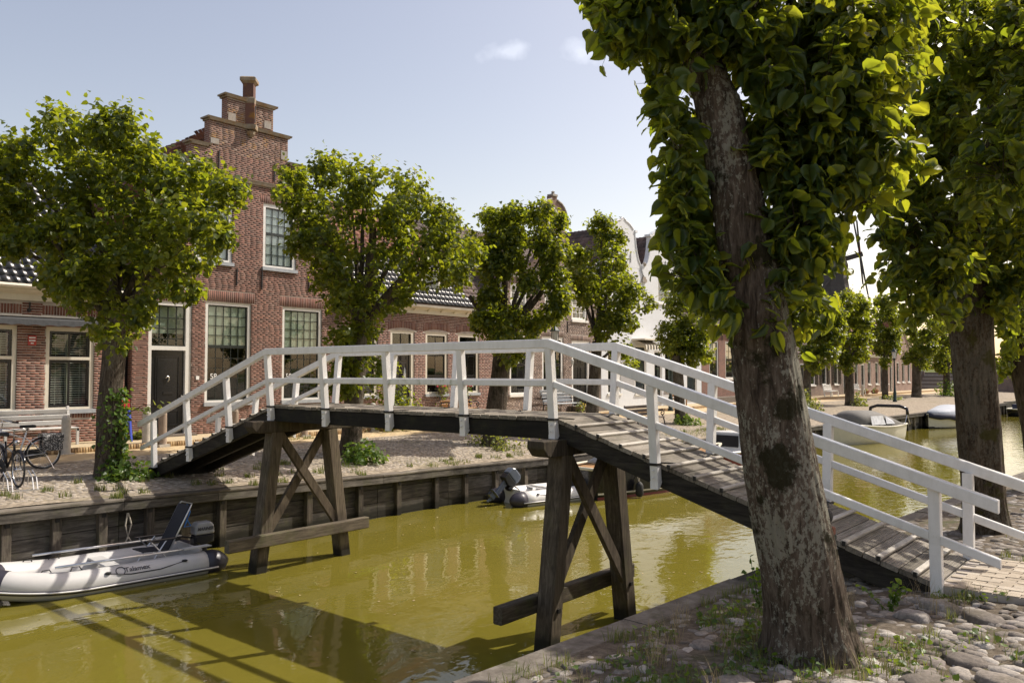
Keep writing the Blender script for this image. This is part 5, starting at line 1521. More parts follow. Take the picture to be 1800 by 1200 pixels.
BLOBS['lime5']=[(-10.8,23.85,7.03,0.6),(-10.17,22.83,6.86,0.58),(-10.76,23.25,6.29,0.62),(-10.36,22.2,6.34,0.6),(-10.18,24.23,6.32,0.5),(-9.57,23.27,6.23,0.48),(-9.75,24.33,5.75,0.37),(-9.22,23.02,5.62,0.36),(-11.1,22.94,5.1,0.52),(-10.67,22.44,5.01,0.51),(-10.63,23.5,5.3,0.69),(-10.12,22.94,5.2,0.68),(-10.11,24.51,5.2,0.5),(-9.52,23.41,5.18,0.48),(-10.83,23.34,4.51,0.64),(-10.35,22.54,4.54,0.63),(-10.27,23.95,4.51,0.62),(-9.76,23.21,4.43,0.6),(-10.08,24.52,4.12,0.35),(-9.37,23.25,4.09,0.34),(-11.34,23.26,4.57,0.35),(-10.62,22.07,4.55,0.34),(-10.4,23.56,3.82,0.39),(-10.17,22.97,3.92,0.39)]
BLOBS['lime6']=[(-11.94,43.32,6.86,0.94),(-11.07,41.26,6.99,0.9),(-11.18,43.38,7.37,0.86),(-10.4,41.26,7.24,0.82),(-10.69,43.78,6.83,0.64),(-10.36,42.38,6.87,0.63),(-12.17,42.42,5.75,0.78),(-11.5,41.03,5.84,0.76),(-11.31,42.98,5.75,0.92),(-11.01,41.59,5.8,0.9),(-10.62,43.52,5.74,0.64),(-10.27,41.92,5.52,0.62),(-11.91,42.63,4.68,0.78),(-11.11,40.6,4.55,0.75),(-11.13,43.42,4.61,0.78),(-10.52,41.09,4.49,0.75),(-11.76,42.65,3.79,0.53),(-11.09,40.98,3.88,0.52),(-10.33,43.72,6.27,0.35),(-10.06,42.72,6.31,0.35)]
BLOBS['lime7']=[(-11.32,48.11,8.3,0.69),(-10.68,45.86,8.19,0.66),(-10.76,48.68,8.04,0.69),(-10.23,47.18,7.83,0.67),(-11.69,47.48,7.63,0.53),(-11.28,46.36,7.41,0.52),(-10.38,49.23,7.48,0.54),(-9.71,47.41,7.5,0.52),(-11.23,47.73,7.05,0.84),(-10.75,46.07,7.17,0.81),(-10.66,48.87,6.62,0.77),(-9.94,46.46,6.55,0.74),(-11.54,47.51,5.91,0.76),(-11.12,46.73,5.87,0.75),(-11.1,49.03,5.56,0.85),(-10.64,47.15,5.72,0.82),(-10.33,48.94,5.73,0.54),(-10.03,47.65,5.71,0.52),(-11.34,47.97,4.58,0.69),(-11.14,46.74,4.37,0.67),(-10.65,48.37,4.58,0.61),(-10.24,46.86,4.53,0.59),(-11.28,47.72,3.7,0.38),(-10.98,46.51,3.69,0.37)]
BLOBS['lime8']=[(-12.97,61.78,9.24,0.6),(-12.2,59.42,9.13,0.58),(-12.1,61.26,8.69,0.59),(-11.74,59.89,8.56,0.58),(-12.75,61.22,8.03,0.74),(-12.17,59.42,7.73,0.72),(-11.85,61.87,7.79,0.6),(-11.34,60.35,7.79,0.58),(-12.86,60.76,6.63,0.73),(-12.67,59.43,6.46,0.72),(-12.26,62.22,6.44,0.74),(-11.86,60.1,6.53,0.72),(-11.66,61.94,6.87,0.41),(-11.39,60.8,6.79,0.41),(-12.74,61.04,5.4,0.69),(-12.38,60.01,5.55,0.68),(-12.03,61.57,5.26,0.64),(-11.72,60.25,5.38,0.63),(-12.64,61.37,4.3,0.51),(-12.16,59.85,4.26,0.49)]
BLOBS['lime9']=[(-12.34,69.81,7.96,0.61),(-11.62,67.16,7.78,0.58),(-12.53,68.99,7.18,0.55),(-11.92,66.67,6.92,0.53),(-12.16,69.71,6.44,0.7),(-11.63,67.08,6.21,0.68),(-10.96,70.21,7.92,0.6),(-10.75,68.65,7.96,0.59),(-10.55,70.37,7.16,0.5),(-10.17,68.33,7.2,0.49),(-11.27,70.5,6.69,0.7),(-10.88,67.92,6.77,0.68),(-12.27,68.74,5.16,0.75),(-11.82,67.43,4.93,0.73),(-11.45,70.13,5.43,0.75),(-11.05,68.25,5.44,0.74),(-12.72,68.66,4.67,0.45),(-12.41,67.44,4.56,0.44),(-11.96,69.87,4.17,0.6),(-11.53,68.05,4.27,0.59),(-10.89,70.74,5.93,0.4),(-10.32,68.55,5.79,0.39)]
BLOBS['lime10']=[(-11.31,76.21,7.69,0.85),(-10.84,74.88,7.64,0.84),(-11.83,76.27,6.37,0.75),(-11.31,74.29,6.11,0.73),(-10.95,77.16,6.37,0.86),(-10.33,74.29,6.47,0.83),(-11.63,77.03,5.03,0.86),(-11.28,74.35,4.75,0.84),(-10.53,76.73,4.21,0.64),(-10.2,75.01,4.05,0.63),(-11.66,76.35,3.95,0.64),(-11.36,74.6,4.05,0.63),(-10.81,77.32,7.99,0.65),(-10.31,75.26,7.97,0.63)]
BLOBS['limeA']=[(2.91,-3.05,6.4,0.27),(3.13,-3.26,6.2,0.25),(3.1,-2.73,6.23,0.31),(3.34,-3.2,6.06,0.28),(3.41,-2.48,6.25,0.26),(3.57,-2.96,6.08,0.24),(3.32,-2.78,5.84,0.18),(3.52,-3.08,5.73,0.17),(3.16,-2.7,5.47,0.11),(3.38,-3.07,5.31,0.11),(3.24,-2.69,5.13,0.13),(3.47,-3.14,5.03,0.12),(3.28,-2.68,4.79,0.14),(3.46,-3.08,4.7,0.13),(3.3,-2.73,4.47,0.16),(3.4,-2.96,4.44,0.15),(3.34,-2.65,4.21,0.17),(3.54,-3.06,4.11,0.15),(3.39,-2.5,3.98,0.16),(3.67,-3.02,3.92,0.14),(3.68,-2.34,6.26,0.24),(3.86,-2.82,6.03,0.22),(3.94,-2.08,6.32,0.26),(4.08,-2.55,6.18,0.24),(4.29,-1.98,6.08,0.32),(4.39,-2.24,5.91,0.31),(4.01,-1.04,6.46,0.31),(4.48,-1.62,5.87,0.21),(4.63,-2.02,5.74,0.2),(4.27,-0.82,6.16,0.2),(4.47,-1.63,6.23,0.26),(4.59,-1.98,6.05,0.25),(4.26,-0.83,6.56,0.25),(4.05,-1.91,5.71,0.33),(4.28,-2.5,5.43,0.3),(3.81,-1.21,5.96,0.31),(4.35,-1.72,5.51,0.27),(4.46,-2.26,5.35,0.25),(4.13,-0.94,5.76,0.26),(3.89,-2.05,5.32,0.26),(4.11,-2.44,5.19,0.25),(4.17,-1.98,5.15,0.32),(4.24,-2.25,5.14,0.31),(3.9,-1.13,5.38,0.31),(4.42,-1.69,5.13,0.18),(4.61,-2.23,4.97,0.16),(4.2,-0.88,5.33,0.17),(3.92,-2.19,4.91,0.26),(4.04,-2.45,4.84,0.25),(4.11,-1.93,4.86,0.25),(4.29,-2.33,4.81,0.24),(4.37,-1.84,4.8,0.15),(4.47,-2.14,4.7,0.14),(3.92,-2.26,4.48,0.25),(4.08,-2.59,4.46,0.23),(4.06,-2.18,4.37,0.19),(4.19,-2.47,4.28,0.18),(3.76,-2.22,4.15,0.23),(3.92,-2.65,4.1,0.21),(3.92,-2.03,4.07,0.18),(4.07,-2.49,4.01,0.16),(3.8,-2.11,3.87,0.19),(3.93,-2.57,3.88,0.18),(3.97,-2.09,3.89,0.1),(4.12,-2.54,3.87,0.1),(3.65,-2.35,3.89,0.11),(3.85,-2.78,3.84,0.11),(2.99,-3.07,6.03,0.13),(3.17,-3.3,5.87,0.12),(2.86,-3.1,6.24,0.17),(3.11,-3.46,6.0,0.16),(3.76,-2.38,5.8,0.18),(3.94,-2.72,5.66,0.17),(3.83,-2.35,5.4,0.18),(3.89,-2.6,5.37,0.17),(3.75,-2.41,6.04,0.21),(3.85,-2.77,5.86,0.19),(3.7,-2.27,5.09,0.13),(3.93,-2.77,4.93,0.12),(3.14,-2.68,5.71,0.11),(3.44,-3.22,5.46,0.1),(3.31,-2.78,5.24,0.12),(3.39,-2.99,5.2,0.12),(3.28,-2.73,4.95,0.12),(3.46,-3.04,4.84,0.11),(3.33,-2.78,4.61,0.12),(3.46,-3.03,4.57,0.11),(3.4,-2.71,4.33,0.13),(3.55,-3.02,4.27,0.12),(3.42,-2.58,4.07,0.13),(3.67,-3.03,4.05,0.12)]
BLOBS['limeB']=[(3.99,2.53,7.86,0.34),(4.08,1.95,7.71,0.32),(4.09,4.48,8.43,0.47),(4.31,3.49,7.91,0.43),(4.52,4.76,8.16,0.41),(4.64,3.82,7.77,0.38),(3.96,2.5,7.26,0.34),(4.04,1.92,7.1,0.32),(3.94,4.64,7.7,0.42),(4.11,3.19,7.26,0.37),(4.43,4.58,7.4,0.43),(4.51,3.41,7.12,0.39),(3.92,2.46,6.59,0.27),(4.09,1.96,6.42,0.26),(4.04,2.57,6.03,0.31),(4.1,1.96,5.93,0.29),(4.15,4.79,6.87,0.32),(4.35,3.79,6.63,0.29),(4.56,4.51,6.49,0.37),(4.63,3.84,6.36,0.35),(3.92,4.37,5.94,0.39),(4.02,3.49,5.67,0.37),(3.82,2.39,5.65,0.22),(3.91,1.8,5.57,0.21),(4.27,5.0,5.92,0.42),(4.51,3.4,5.72,0.37),(3.68,2.27,5.2,0.25),(3.81,1.72,5.1,0.23),(4.0,2.53,5.1,0.36),(4.14,2.0,5.11,0.34),(4.14,4.17,5.17,0.4),(4.3,3.15,4.95,0.37),(4.45,5.05,5.25,0.38),(4.66,3.34,4.92,0.34),(3.56,2.17,4.92,0.18),(3.67,1.61,4.82,0.17),(3.7,2.28,4.65,0.22),(3.88,1.78,4.62,0.21),(3.99,2.52,4.58,0.29),(4.1,1.97,4.55,0.27),(4.01,4.56,4.6,0.3),(4.14,3.53,4.51,0.28),(4.44,4.45,4.6,0.29),(4.59,3.71,4.46,0.27),(3.88,2.43,4.27,0.14),(4.02,1.9,4.19,0.13),(4.8,5.17,7.89,0.47),(4.85,4.12,7.44,0.44),(4.82,5.44,6.73,0.48),(4.87,4.21,6.47,0.44),(4.84,4.94,5.43,0.47),(4.94,3.71,5.18,0.42),(3.52,2.13,4.72,0.08),(3.67,1.61,4.64,0.08),(3.47,2.09,5.03,0.19),(3.62,1.57,4.96,0.18),(3.53,2.14,4.65,0.19),(3.67,1.61,4.53,0.18),(3.7,2.28,4.3,0.21),(3.8,1.72,4.25,0.19),(3.9,2.45,4.18,0.16),(4.02,1.9,4.12,0.16),(3.5,2.12,5.55,0.21),(3.64,1.58,5.44,0.19),(3.62,2.21,6.0,0.25),(3.7,1.63,5.87,0.23),(3.68,2.26,6.52,0.25),(3.79,1.71,6.43,0.23),(3.92,4.19,4.25,0.19),(4.1,3.25,4.14,0.17),(4.27,4.54,4.28,0.2),(4.45,3.47,4.16,0.19)]
BLOBS['limeC']=[(4.15,10.36,9.06,0.55),(4.34,8.23,8.53,0.49),(4.37,10.53,7.37,0.66),(4.49,9.16,7.0,0.61),(4.13,9.97,5.99,0.49),(4.36,8.78,5.87,0.45),(4.44,10.25,4.9,0.54),(4.52,8.52,4.82,0.49),(3.64,9.53,4.03,0.24),(3.8,8.15,4.0,0.22),(3.64,9.15,3.55,0.21),(3.72,8.5,3.59,0.2),(3.8,10.09,4.49,0.31),(3.97,8.56,4.35,0.28),(4.44,10.42,9.57,0.76),(4.67,9.15,9.07,0.71)]

# lobes added to shade the bank: second crown, mostly unseen, and far side of first
BLOBS['limeB'] += [(5.0, 1.7, 6.0, .55), (5.3, 2.2, 6.5, .6), (5.6, 2.8, 6.9, .6), (4.9, 2.6, 7.2, .55), (5.4, 1.6, 6.9, .5), (4.8, 1.3, 5.5, .4), (5.8, 3.4, 6.2, .6), (5.0, 3.2, 7.8, .6)]

def leaf_hi():
    side = [(.15, -.10), (.37, -.07), (.53, .14), (.55, .40), (.42, .68), (.20, .93)]
    V = [(0, 0, .0), (0, .35, -.04), (0, .72, -.06), (0, 1.13, -.20)]
    for s_ in (1, -1):
        for k, (x, y) in enumerate(side):
            V.append((s_ * x, y, .07 * (x / .5) ** 1.5 + (.035 if k % 2 else -.02) - .10 * max(0, y - .5)))
    F = []
    for o_ in (4, 10):
        r = [o_ + k for k in range(6)]
        F += [(0, r[0], r[1]), (0, r[1], r[2]), (0, r[2], 1), (1, r[2], r[3]), (1, r[3], 2), (2, r[3], r[4]), (2, r[4], r[5]), (2, r[5], 3)]
    return np.array(V), np.array(F)
LEAF_HI_V, LEAF_HI_F = leaf_hi()
LEAF_LO_V = np.array([(0, 0, 0), (-.45, .18, .08), (-.36, .62, .05), (0, 1.05, -.12), (.36, .62, .05), (.45, .18, .08)])
LEAF_LO_F = np.array([(0, 2, 1), (0, 3, 2), (0, 4, 3), (0, 5, 4)])
CENTRE = np.array([0, .5, 0])

def nrmz(a): return a / np.maximum(1e-6, np.linalg.norm(a, axis=-1, keepdims=True))

def frames(nrm, tip):
    nrm = nrmz(nrm); tip = nrmz(tip - nrm * (tip * nrm).sum(-1, keepdims=True)); side = np.cross(tip, nrm)
    return np.stack([side, tip, nrm], -1)

def shoots(blobs, nleaf, per, rng, up=.25, jut=1.12, clump=.75, reject=1.6):
    """leafy shoots growing out of the lobes of a crown: returns leaf bases, outward directions, shoot start/end"""
    B = np.array(blobs); w = B[:, 3] ** 2 * rng.uniform(.55, 1.45, len(B)); w = w / w.sum()
    ns = int(nleaf / per)
    ns0 = ns; ns = int(ns * reject)
    idx = rng.choice(len(B), ns, p=w)
    d = rng.normal(size=(ns, 3)); d[:, 2] += up; d = nrmz(d)
    r = B[idx, 3]
    L = r * rng.uniform(.72, jut, ns)
    tall = (rng.random(ns) < .20) & (d[:, 2] > -.1); L = np.where(tall, L * rng.uniform(1.1, 1.6, ns), L)
    s0 = B[idx, :3] + d * (r * rng.uniform(.15, .45, ns))[:, None]
    bend = rng.normal(size=(ns, 3)) * .18; bend[:, 2] += .12
    s1 = B[idx, :3] + d * L[:, None] + bend * r[:, None]
    # clumps and gaps: whole sprays are missing where a slow noise runs low
    fr = clump / np.median(B[:, 3])
    keep = np.array([noise.noise(Vector(q) * fr) + .35 * noise.noise(Vector(q) * fr * 2.3) for q in s1])
    sel = np.argsort(-(keep + rng.normal(0, .06, ns)))[:ns0]
    s0, s1, d = s0[sel], s1[sel], d[sel]; ns = len(sel)
    t = (np.arange(per) + .5) / per
    t = .25 + .78 * t
    P = s0[:, None] + (s1 - s0)[:, None] * t[None, :, None] + rng.normal(size=(ns, per, 3)) * .035
    out = np.repeat(d[:, None], per, 1)
    T = np.broadcast_to(t[None], (ns, per))
    return P.reshape(-1, 3), out.reshape(-1, 3), T.reshape(-1), s0, s1

def leaf_set(P, out, rng, size, sv=.25, droop=.7):
    n = len(P)
    nr = out * .55 + np.array([0, 0, .55]) + rng.normal(size=(n, 3)) * .55
    tp = out * .8 + np.array([0, 0, -droop]) + rng.normal(size=(n, 3)) * .5
    return frames(nr, tp), size * rng.uniform(1 - sv, 1 + sv * .8, n)

def trunk_mesh(path, radii, nseg, nring, seed, amp=.05, flare=.22, flutes=5):
    """a trunk swept along a path, with flutes, knobs and a flared, lobed foot"""
    path = [Vector(p) for p in path]
    acc = [0]
    for a, b in zip(path[:-1], path[1:]): acc.append(acc[-1] + (b - a).length)
    V = []; F = []
    for i in range(nring):
        s = acc[-1] * i / (nring - 1)
        p = Vector([np.interp(s, acc, [q[k] for q in path]) for k in range(3)]); r = float(np.interp(s, acc, radii))
        for k in range(nseg):
            a = 2 * pi * k / nseg
            h = p.z
            rr = r * (1 + amp * noise.noise(Vector((cos(a) * 1.3, sin(a) * 1.3, h * .8 + seed))) * 2
                      + amp * .8 * noise.noise(Vector((cos(a) * 4, sin(a) * 4, h * 1.1 + seed * 2)))
                      + amp * .55 * noise.noise(Vector((cos(a) * 9, sin(a) * 9, h * 1.6 + seed * 3)))
                      + amp * .30 * noise.noise(Vector((cos(a) * 20, sin(a) * 20, h * 5 + seed * 4)))
                      - (amp * 1.5 * max(0, .32 - abs(noise.noise(Vector((cos(a) * 8.5 + .6 * sin(h * 3), sin(a) * 8.5, h * 1.7 + seed))))) if nseg > 30 else 0))
            f = max(0, 1 - s / .55) ** 2
            rr += r * flare * f * (1 + .55 * cos(flutes * a + seed))
            V.append((p.x + rr * cos(a), p.y + rr * sin(a), p.z))
    for i in range(nring - 1):
        for k in range(nseg):
            F.append((i * nseg + k, i * nseg + (k + 1) % nseg, (i + 1) * nseg + (k + 1) % nseg, (i + 1) * nseg + k))
    return np_mesh('trunk', V, F, True)

def limb(parent, pts, r, mat, seed=0, n=9):
    pts = [Vector(p) for p in pts]; P = []; R = []
    rr = random.Random(seed)
    m = 9
    for i in range(m):
        t = i / (m - 1) * (len(pts) - 1); k = min(int(t), len(pts) - 2); f = t - k
        q = pts[k].lerp(pts[k + 1], f); q += Vector((rr.uniform(-1, 1), rr.uniform(-1, 1), rr.uniform(-1, 1))) * .02 * (0 < i < m - 1)
        P.append(q); R.append(r[0] + (r[1] - r[0]) * i / (m - 1))
    return MB().tube(P, R, n).build('limb', mat, parent, True)

def tree(key, label, base, path, radii, nleaf, size, per=7, hi=False, leafmat='leaf_far', bark='bark_far', limbs=(), n_parts=0, seed=1, nseg=20, nring=26, flare=.2, auto=True, group='pollarded lime trees along the canal', amp=.05, droop=.7, twigs=False, jut=None, up=.25):
    jut = jut or (1.12 if hi else 1.02)
    rng = np.random.default_rng(seed)
    t = thing('lime_tree', base, label, 'tree', group)
    tr = link('trunk', trunk_mesh(path, radii, nseg, nring, seed, amp, flare), M[bark], t)
    top = Vector(path[-1]); mid = Vector(path[-2])
    for k, (pts, r) in enumerate(limbs): limb(t, pts, r, M[bark], seed + k)
    blobs = BLOBS[key] if hi else [(x, y, z, r * .93) for x, y, z, r in BLOBS[key]]
    if auto:
        for k, b in enumerate(blobs[::2]):
            if k % 2: continue
            c = Vector(b[:3]); s = top if c.z > top.z - .2 else mid.lerp(top, .5)
            limb(t, [s, s.lerp(c, .55) + Vector((0, 0, .10)), c], (radii[-1] * .42, .015), M[bark], seed + 40 + k, 6)
    P, out, T, s0, s1 = shoots(blobs, nleaf, per, rng, up, jut, .75, 1.2 if hi else 1.7)
    # leaves hang from the shoots on short stalks
    Q = P
    P = P + nrmz(rng.normal(size=P.shape) + out * .6) * (size * (.75 if hi else .35))
    R, S = leaf_set(P, out, rng, size, .42 if hi else .3, droop)
    TV, TF = (LEAF_HI_V, LEAF_HI_F) if hi else (LEAF_LO_V, LEAF_LO_F)
    order = np.arange(len(P))
    if n_parts:
        # the leaves nearest the camera are objects of their own
        d = np.linalg.norm(P - np.array(CAM), axis=1) / S
        order = np.argsort(d)
        me = [np_mesh('leaf', TV + rng.normal(size=TV.shape) * .022, TF, hi) for _ in range(4)]
        for q in me: q.materials.append(M[leafmat])
        for k in order[:n_parts]:
            o = link('leaf', me[k % 4], None, t)
            mt = Matrix(R[k].tolist())
            o.rotation_euler = mt.to_euler(); o.scale = (S[k],) * 3
            o.location = Vector(P[k]) - Vector(base)
        order = order[n_parts:]
    V, F = instance(TV, TF, P[order], R[order], S[order])
    cr = link('crown', np_mesh('crown', V, F, hi), M[leafmat], t)
    if n_parts: cr['kind'] = 'stuff'
    if twigs:
        d = s1 - s0; L = np.linalg.norm(d, axis=1); dn = nrmz(d)
        Rt = frames(np.cross(dn, rng.normal(size=dn.shape)), dn)
        tv = np.array([(.5, 0, 0), (-.25, 0, .43), (-.25, 0, -.43), (.2, 1, 0), (-.1, 1, .17), (-.1, 1, -.17)]); tf = np.array([(0, 1, 4), (0, 4, 3), (1, 2, 5), (1, 5, 4), (2, 0, 3), (2, 3, 5)])
        V, F = instance(tv, tf, s0, Rt, np.stack([np.full(len(L), .014), L, np.full(len(L), .014)], 1))
        tag(link('twigs', np_mesh('twigs', V, F), M[bark], t), kind='stuff')
        d = P - Q; L = np.linalg.norm(d, axis=1); dn = nrmz(d)
        Rt = frames(np.cross(dn, rng.normal(size=dn.shape)), dn)
        V, F = instance(tv, tf, Q, Rt, np.stack([np.full(len(L), .0045), L * 1.02, np.full(len(L), .0045)], 1))
        tag(link('leaf_stalks', np_mesh('leaf_stalks', V, F), M['leaf_pale'], t), kind='stuff')
    return t

# the big leaning lime in front of the bridge
tA = tree('limeA', 'big leaning lime trunk with lichen and moss in front of the bridge end', (4.07, -2.24, 1.35),
     [(4.07, -2.24, 1.25), (4.02, -2.34, 1.8), (3.95, -2.50, 2.65), (3.85, -2.61, 3.68), (3.76, -2.68, 4.3), (3.66, -2.70, 4.94), (3.56, -2.73, 5.5)],
     [.330, .300, .268, .240, .205, .185, .17], 10000, .098, 7, True, 'leaf_near', 'bark_near',
     [([(3.60, -2.72, 5.35), (3.47, -2.80, 5.9), (3.30, -2.95, 6.9)], (.165, .11)), ([(3.68, -2.66, 4.75), (3.83, -2.33, 5.30), (3.90, -2.06, 6.05), (3.95, -1.85, 7.0)], (.13, .10))],
     300, 3, 132, 170, .40, False, amp=.055, droop=.9, twigs=True)
# second near lime, mossy
tB = tree('limeB', 'mossy dark lime trunk beside the far rail of the bridge', (4.13, 3.92, 1.42),
     [(4.13, 3.92, 1.30), (4.11, 3.85, 2.1), (4.08, 3.72, 3.1), (4.04, 3.68, 4.15), (4.02, 3.66, 4.7)], [.285, .265, .255, .27, .24], 13000, .108, 7, True, 'leaf_near', 'bark_moss',
     [([(4.03, 3.67, 4.4), (3.80, 3.0, 4.9), (3.5, 2.3, 5.2), (3.35, 1.95, 5.5)], (.16, .08)), ([(4.03, 3.67, 4.4), (4.0, 3.63, 5.3), (3.99, 3.63, 6.1), (3.94, 3.72, 7.7)], (.17, .08)), ([(4.03, 3.67, 4.6), (4.2, 3.95, 5.8), (4.29, 4.14, 6.93), (4.35, 4.2, 7.9)], (.13, .08))],
     300, 5, 96, 100, .2, False, amp=.06, droop=.9, twigs=True)
tC = tree('limeC', 'leaning lime trunk cut off by the right edge of the photo', (4.20, 9.35, 1.42),
     [(4.20, 9.35, 1.3), (4.1, 9.2, 2.4), (3.92, 9.03, 3.7), (3.86, 8.99, 4.4)], [.30, .27, .25, .24], 5000, .115, 7, True, 'leaf_near', 'bark_moss', (), 0, 8, 30, 40, .2, True)
# across the canal
tree('lime1', 'spreading lime with ivy on its trunk, leftmost of the row', (-11.0, -.62, 1.3),
     [(-11.02, -.63, 1.2), (-11.10, -.67, 1.8), (-11.12, -.66, 2.57), (-11.06, -.60, 3.76), (-11.05, -.6, 4.7)], [.29, .245, .225, .235, .18], 27500, .115, 6, False, 'leaf_far', 'bark_far',
     [([(-11.06, -.6, 4.4), (-11.5, -.95, 5.2), (-11.98, -1.35, 5.86)], (.12, .05)), ([(-11.06, -.6, 4.4), (-10.5, -.1, 5.5), (-9.91, .37, 6.28)], (.12, .05)), ([(-11.06, -.6, 4.6), (-11.29, -.78, 6.2)], (.13, .06))], 300, 11, 26, 40, .2)
tree('lime2', 'lime with a mushroom crown right of the stepped-gable house', (-10.75, 5.40, 1.27),
     [(-10.75, 5.40, 1.2), (-10.70, 5.44, 2.2), (-10.62, 5.51, 4.0), (-10.57, 5.55, 4.9)], [.30, .26, .25, .21], 22500, .115, 6, False, 'leaf_far', 'bark_far',
     [([(-10.57, 5.55, 4.7), (-10.37, 5.72, 6.1), (-10.32, 5.76, 7.31)], (.18, .09)), ([(-10.57, 5.55, 4.7), (-9.79, 6.2, 5.79), (-8.64, 7.17, 6.85)], (.15, .06)), ([(-10.57, 5.55, 4.7), (-11.0, 5.2, 6.2), (-11.42, 4.84, 7.31)], (.13, .06))], 300, 13, 26, 40, .2)
tree('lime3', 'lime with an upright forked crown before the brown gabled house', (-10.41, 10.76, 1.25),
     [(-10.41, 10.76, 1.15), (-10.36, 10.80, 2.2), (-10.22, 10.92, 3.9), (-10.15, 10.97, 4.6)], [.36, .32, .28, .20], 23000, .113, 6, False, 'leaf_far', 'bark_far',
     [([(-10.2, 10.93, 4.2), (-10.6, 10.6, 5.1), (-11.0, 10.27, 5.86)], (.13, .06)), ([(-10.2, 10.93, 4.2), (-9.6, 11.4, 5.4), (-9.13, 11.83, 6.21)], (.14, .07)), ([(-10.2, 10.93, 4.3), (-10.11, 11.01, 7.3)], (.15, .06))], 0, 17, 26, 36, .2)
tree('lime4', 'lime with two narrow leafy columns left of the white gables', (-10.3, 15.9, 1.25), [(-10.3, 15.9, 1.15), (-10.2, 16.0, 3.0), (-10.1, 16.05, 4.6)], [.24, .22, .18], 14000, .113, 6, False, 'leaf_far', 'bark_far', (), 0, 19, 18, 24)
tree('lime5', 'small lime with leafy foot in front of the white house', (-10.72, 23.4, 1.28), [(-10.72, 23.4, 1.15), (-10.75, 23.3, 3.0), (-10.75, 23.2, 4.2)], [.24, .23, .2], 11500, .115, 6, False, 'leaf_far', 'bark_far', (), 0, 23, 18, 24)
def ground_base(key, u, v, zt, r, nleaf, label, seed):
    tree(key, label, (u, v, 1.2), [(u, v, 1.1), (u + .03, v + .02, 2.4), (u + .05, v, zt)], [r, r * .9, r * .8], int(nleaf * 1.5), .165, 6, False, 'leaf_far', 'bark_far', (), 0, seed, 14, 18)
ground_base('lime6', -11.9, 41.8, 4.2, .26, 8500, 'far lime just right of the big leaning trunk, bush at its foot', 29)
ground_base('lime7', -11.09, 47.35, 4.4, .30, 7500, 'second far lime, with suckers at its foot, by the cream boat', 31)
ground_base('lime8', -12.4, 60.4, 4.4, .26, 6500, 'slim far lime just left of the green lamp post', 37)
ground_base('lime9', -11.98, 68.34, 4.4, .42, 6500, 'far lime with a forked vase-shaped crown and thick trunk', 41)
ground_base('lime10', -11.3, 76.5, 4.4, .34, 6500, 'far dark lime with a shrub at its foot by the stone steps', 43)

# leafy growth: shrubs at tree feet, ivy on a trunk, climbers on walls
def shrub(name, label, c, r, n, size, mat, seed, sc=(1, 1, 1), cat='shrub', group=None, ground=None):
    rng = np.random.default_rng(seed)
    t = thing(name, c, label, cat, group)
    d = nrmz(rng.normal(size=(n, 3))); d[:, 2] = np.abs(d[:, 2]) if ground is None else d[:, 2]
    rad = r * rng.uniform(.35, 1.0, n) ** .6 * (1 + .25 * np.sin(d[:, 0] * 7 + d[:, 1] * 5))
    P = np.array(c) + d * rad[:, None] * np.array(sc)
    R, S = leaf_set(P, d, rng, size, .35, .3)
    V, F = instance(LEAF_LO_V, LEAF_LO_F, P, R, S)
    link('foliage', np_mesh('foliage', V, F), M[mat], t)
    m = MB()
    for k in range(9):
        q = Vector(nrmz(rng.normal(size=3))); q.z = abs(q.z) + .25
        m.tube([Vector(c), Vector(c) + Vector((q.x * sc[0], q.y * sc[1], q.z * sc[2])) * r * .8], [.012, .004], 4)
    m.build('stem', M['bark_far'], t)
    return t
shrub('leafy_shrub', 'bright green suckers at the foot of the ivy-clad left tree', (-10.62, -.50, 1.25), .5, 420, .10, 'leaf_bush', 51, (.9, 1.1, .75))
shrub('leafy_shrub', 'rounded green shrub seen through the left bridge trestle', (-9.95, 5.15, 1.2), .58, 640, .10, 'leaf_bush', 52, (.8, 1.0, .85))
shrub('leafy_shrub', 'low leafy suckers at the foot of the tree before the white house', (-10.45, 23.3, 1.2), .6, 420, .11, 'leaf_bush', 53, (.9, 1.2, .8))
shrub('leafy_shrub', 'pale yellow-green bush beside the far quay right of the big trunk', (-10.3, 36.6, 1.2), 1.0, 1100, .13, 'leaf_pale', 54, (.9, 1.0, 1.25))
shrub('leafy_shrub', 'thin suckers round the second far lime trunk', (-10.8, 47.9, 1.2), .7, 500, .13, 'leaf_pale', 55, (.8, 1.2, 1.25))
shrub('leafy_shrub', 'flat yellow-green tuft at the foot of the slim far lime', (-12.0, 60.6, 1.25), .8, 350, .13, 'leaf_pale', 56, (1, 1.6, .6))
shrub('leafy_shrub', 'dark round shrub below the stone steps', (-10.4, 76.8, 1.2), 1.9, 1300, .17, 'leaf_bush', 57, (1, 1.2, .9))
shrub('leafy_shrub', 'dark bush under the second lime, against the low house door', (-14.9, 10.6, 1.55), 1.0, 900, .13, 'leaf_far', 58, (.7, 1.0, 1.9))
shrub('leafy_shrub', 'pale variegated plant beside the black passage door', (-16.3, 2.62, 1.6), .35, 200, .11, 'leaf_pale', 59, (.9, 1.3, .6))
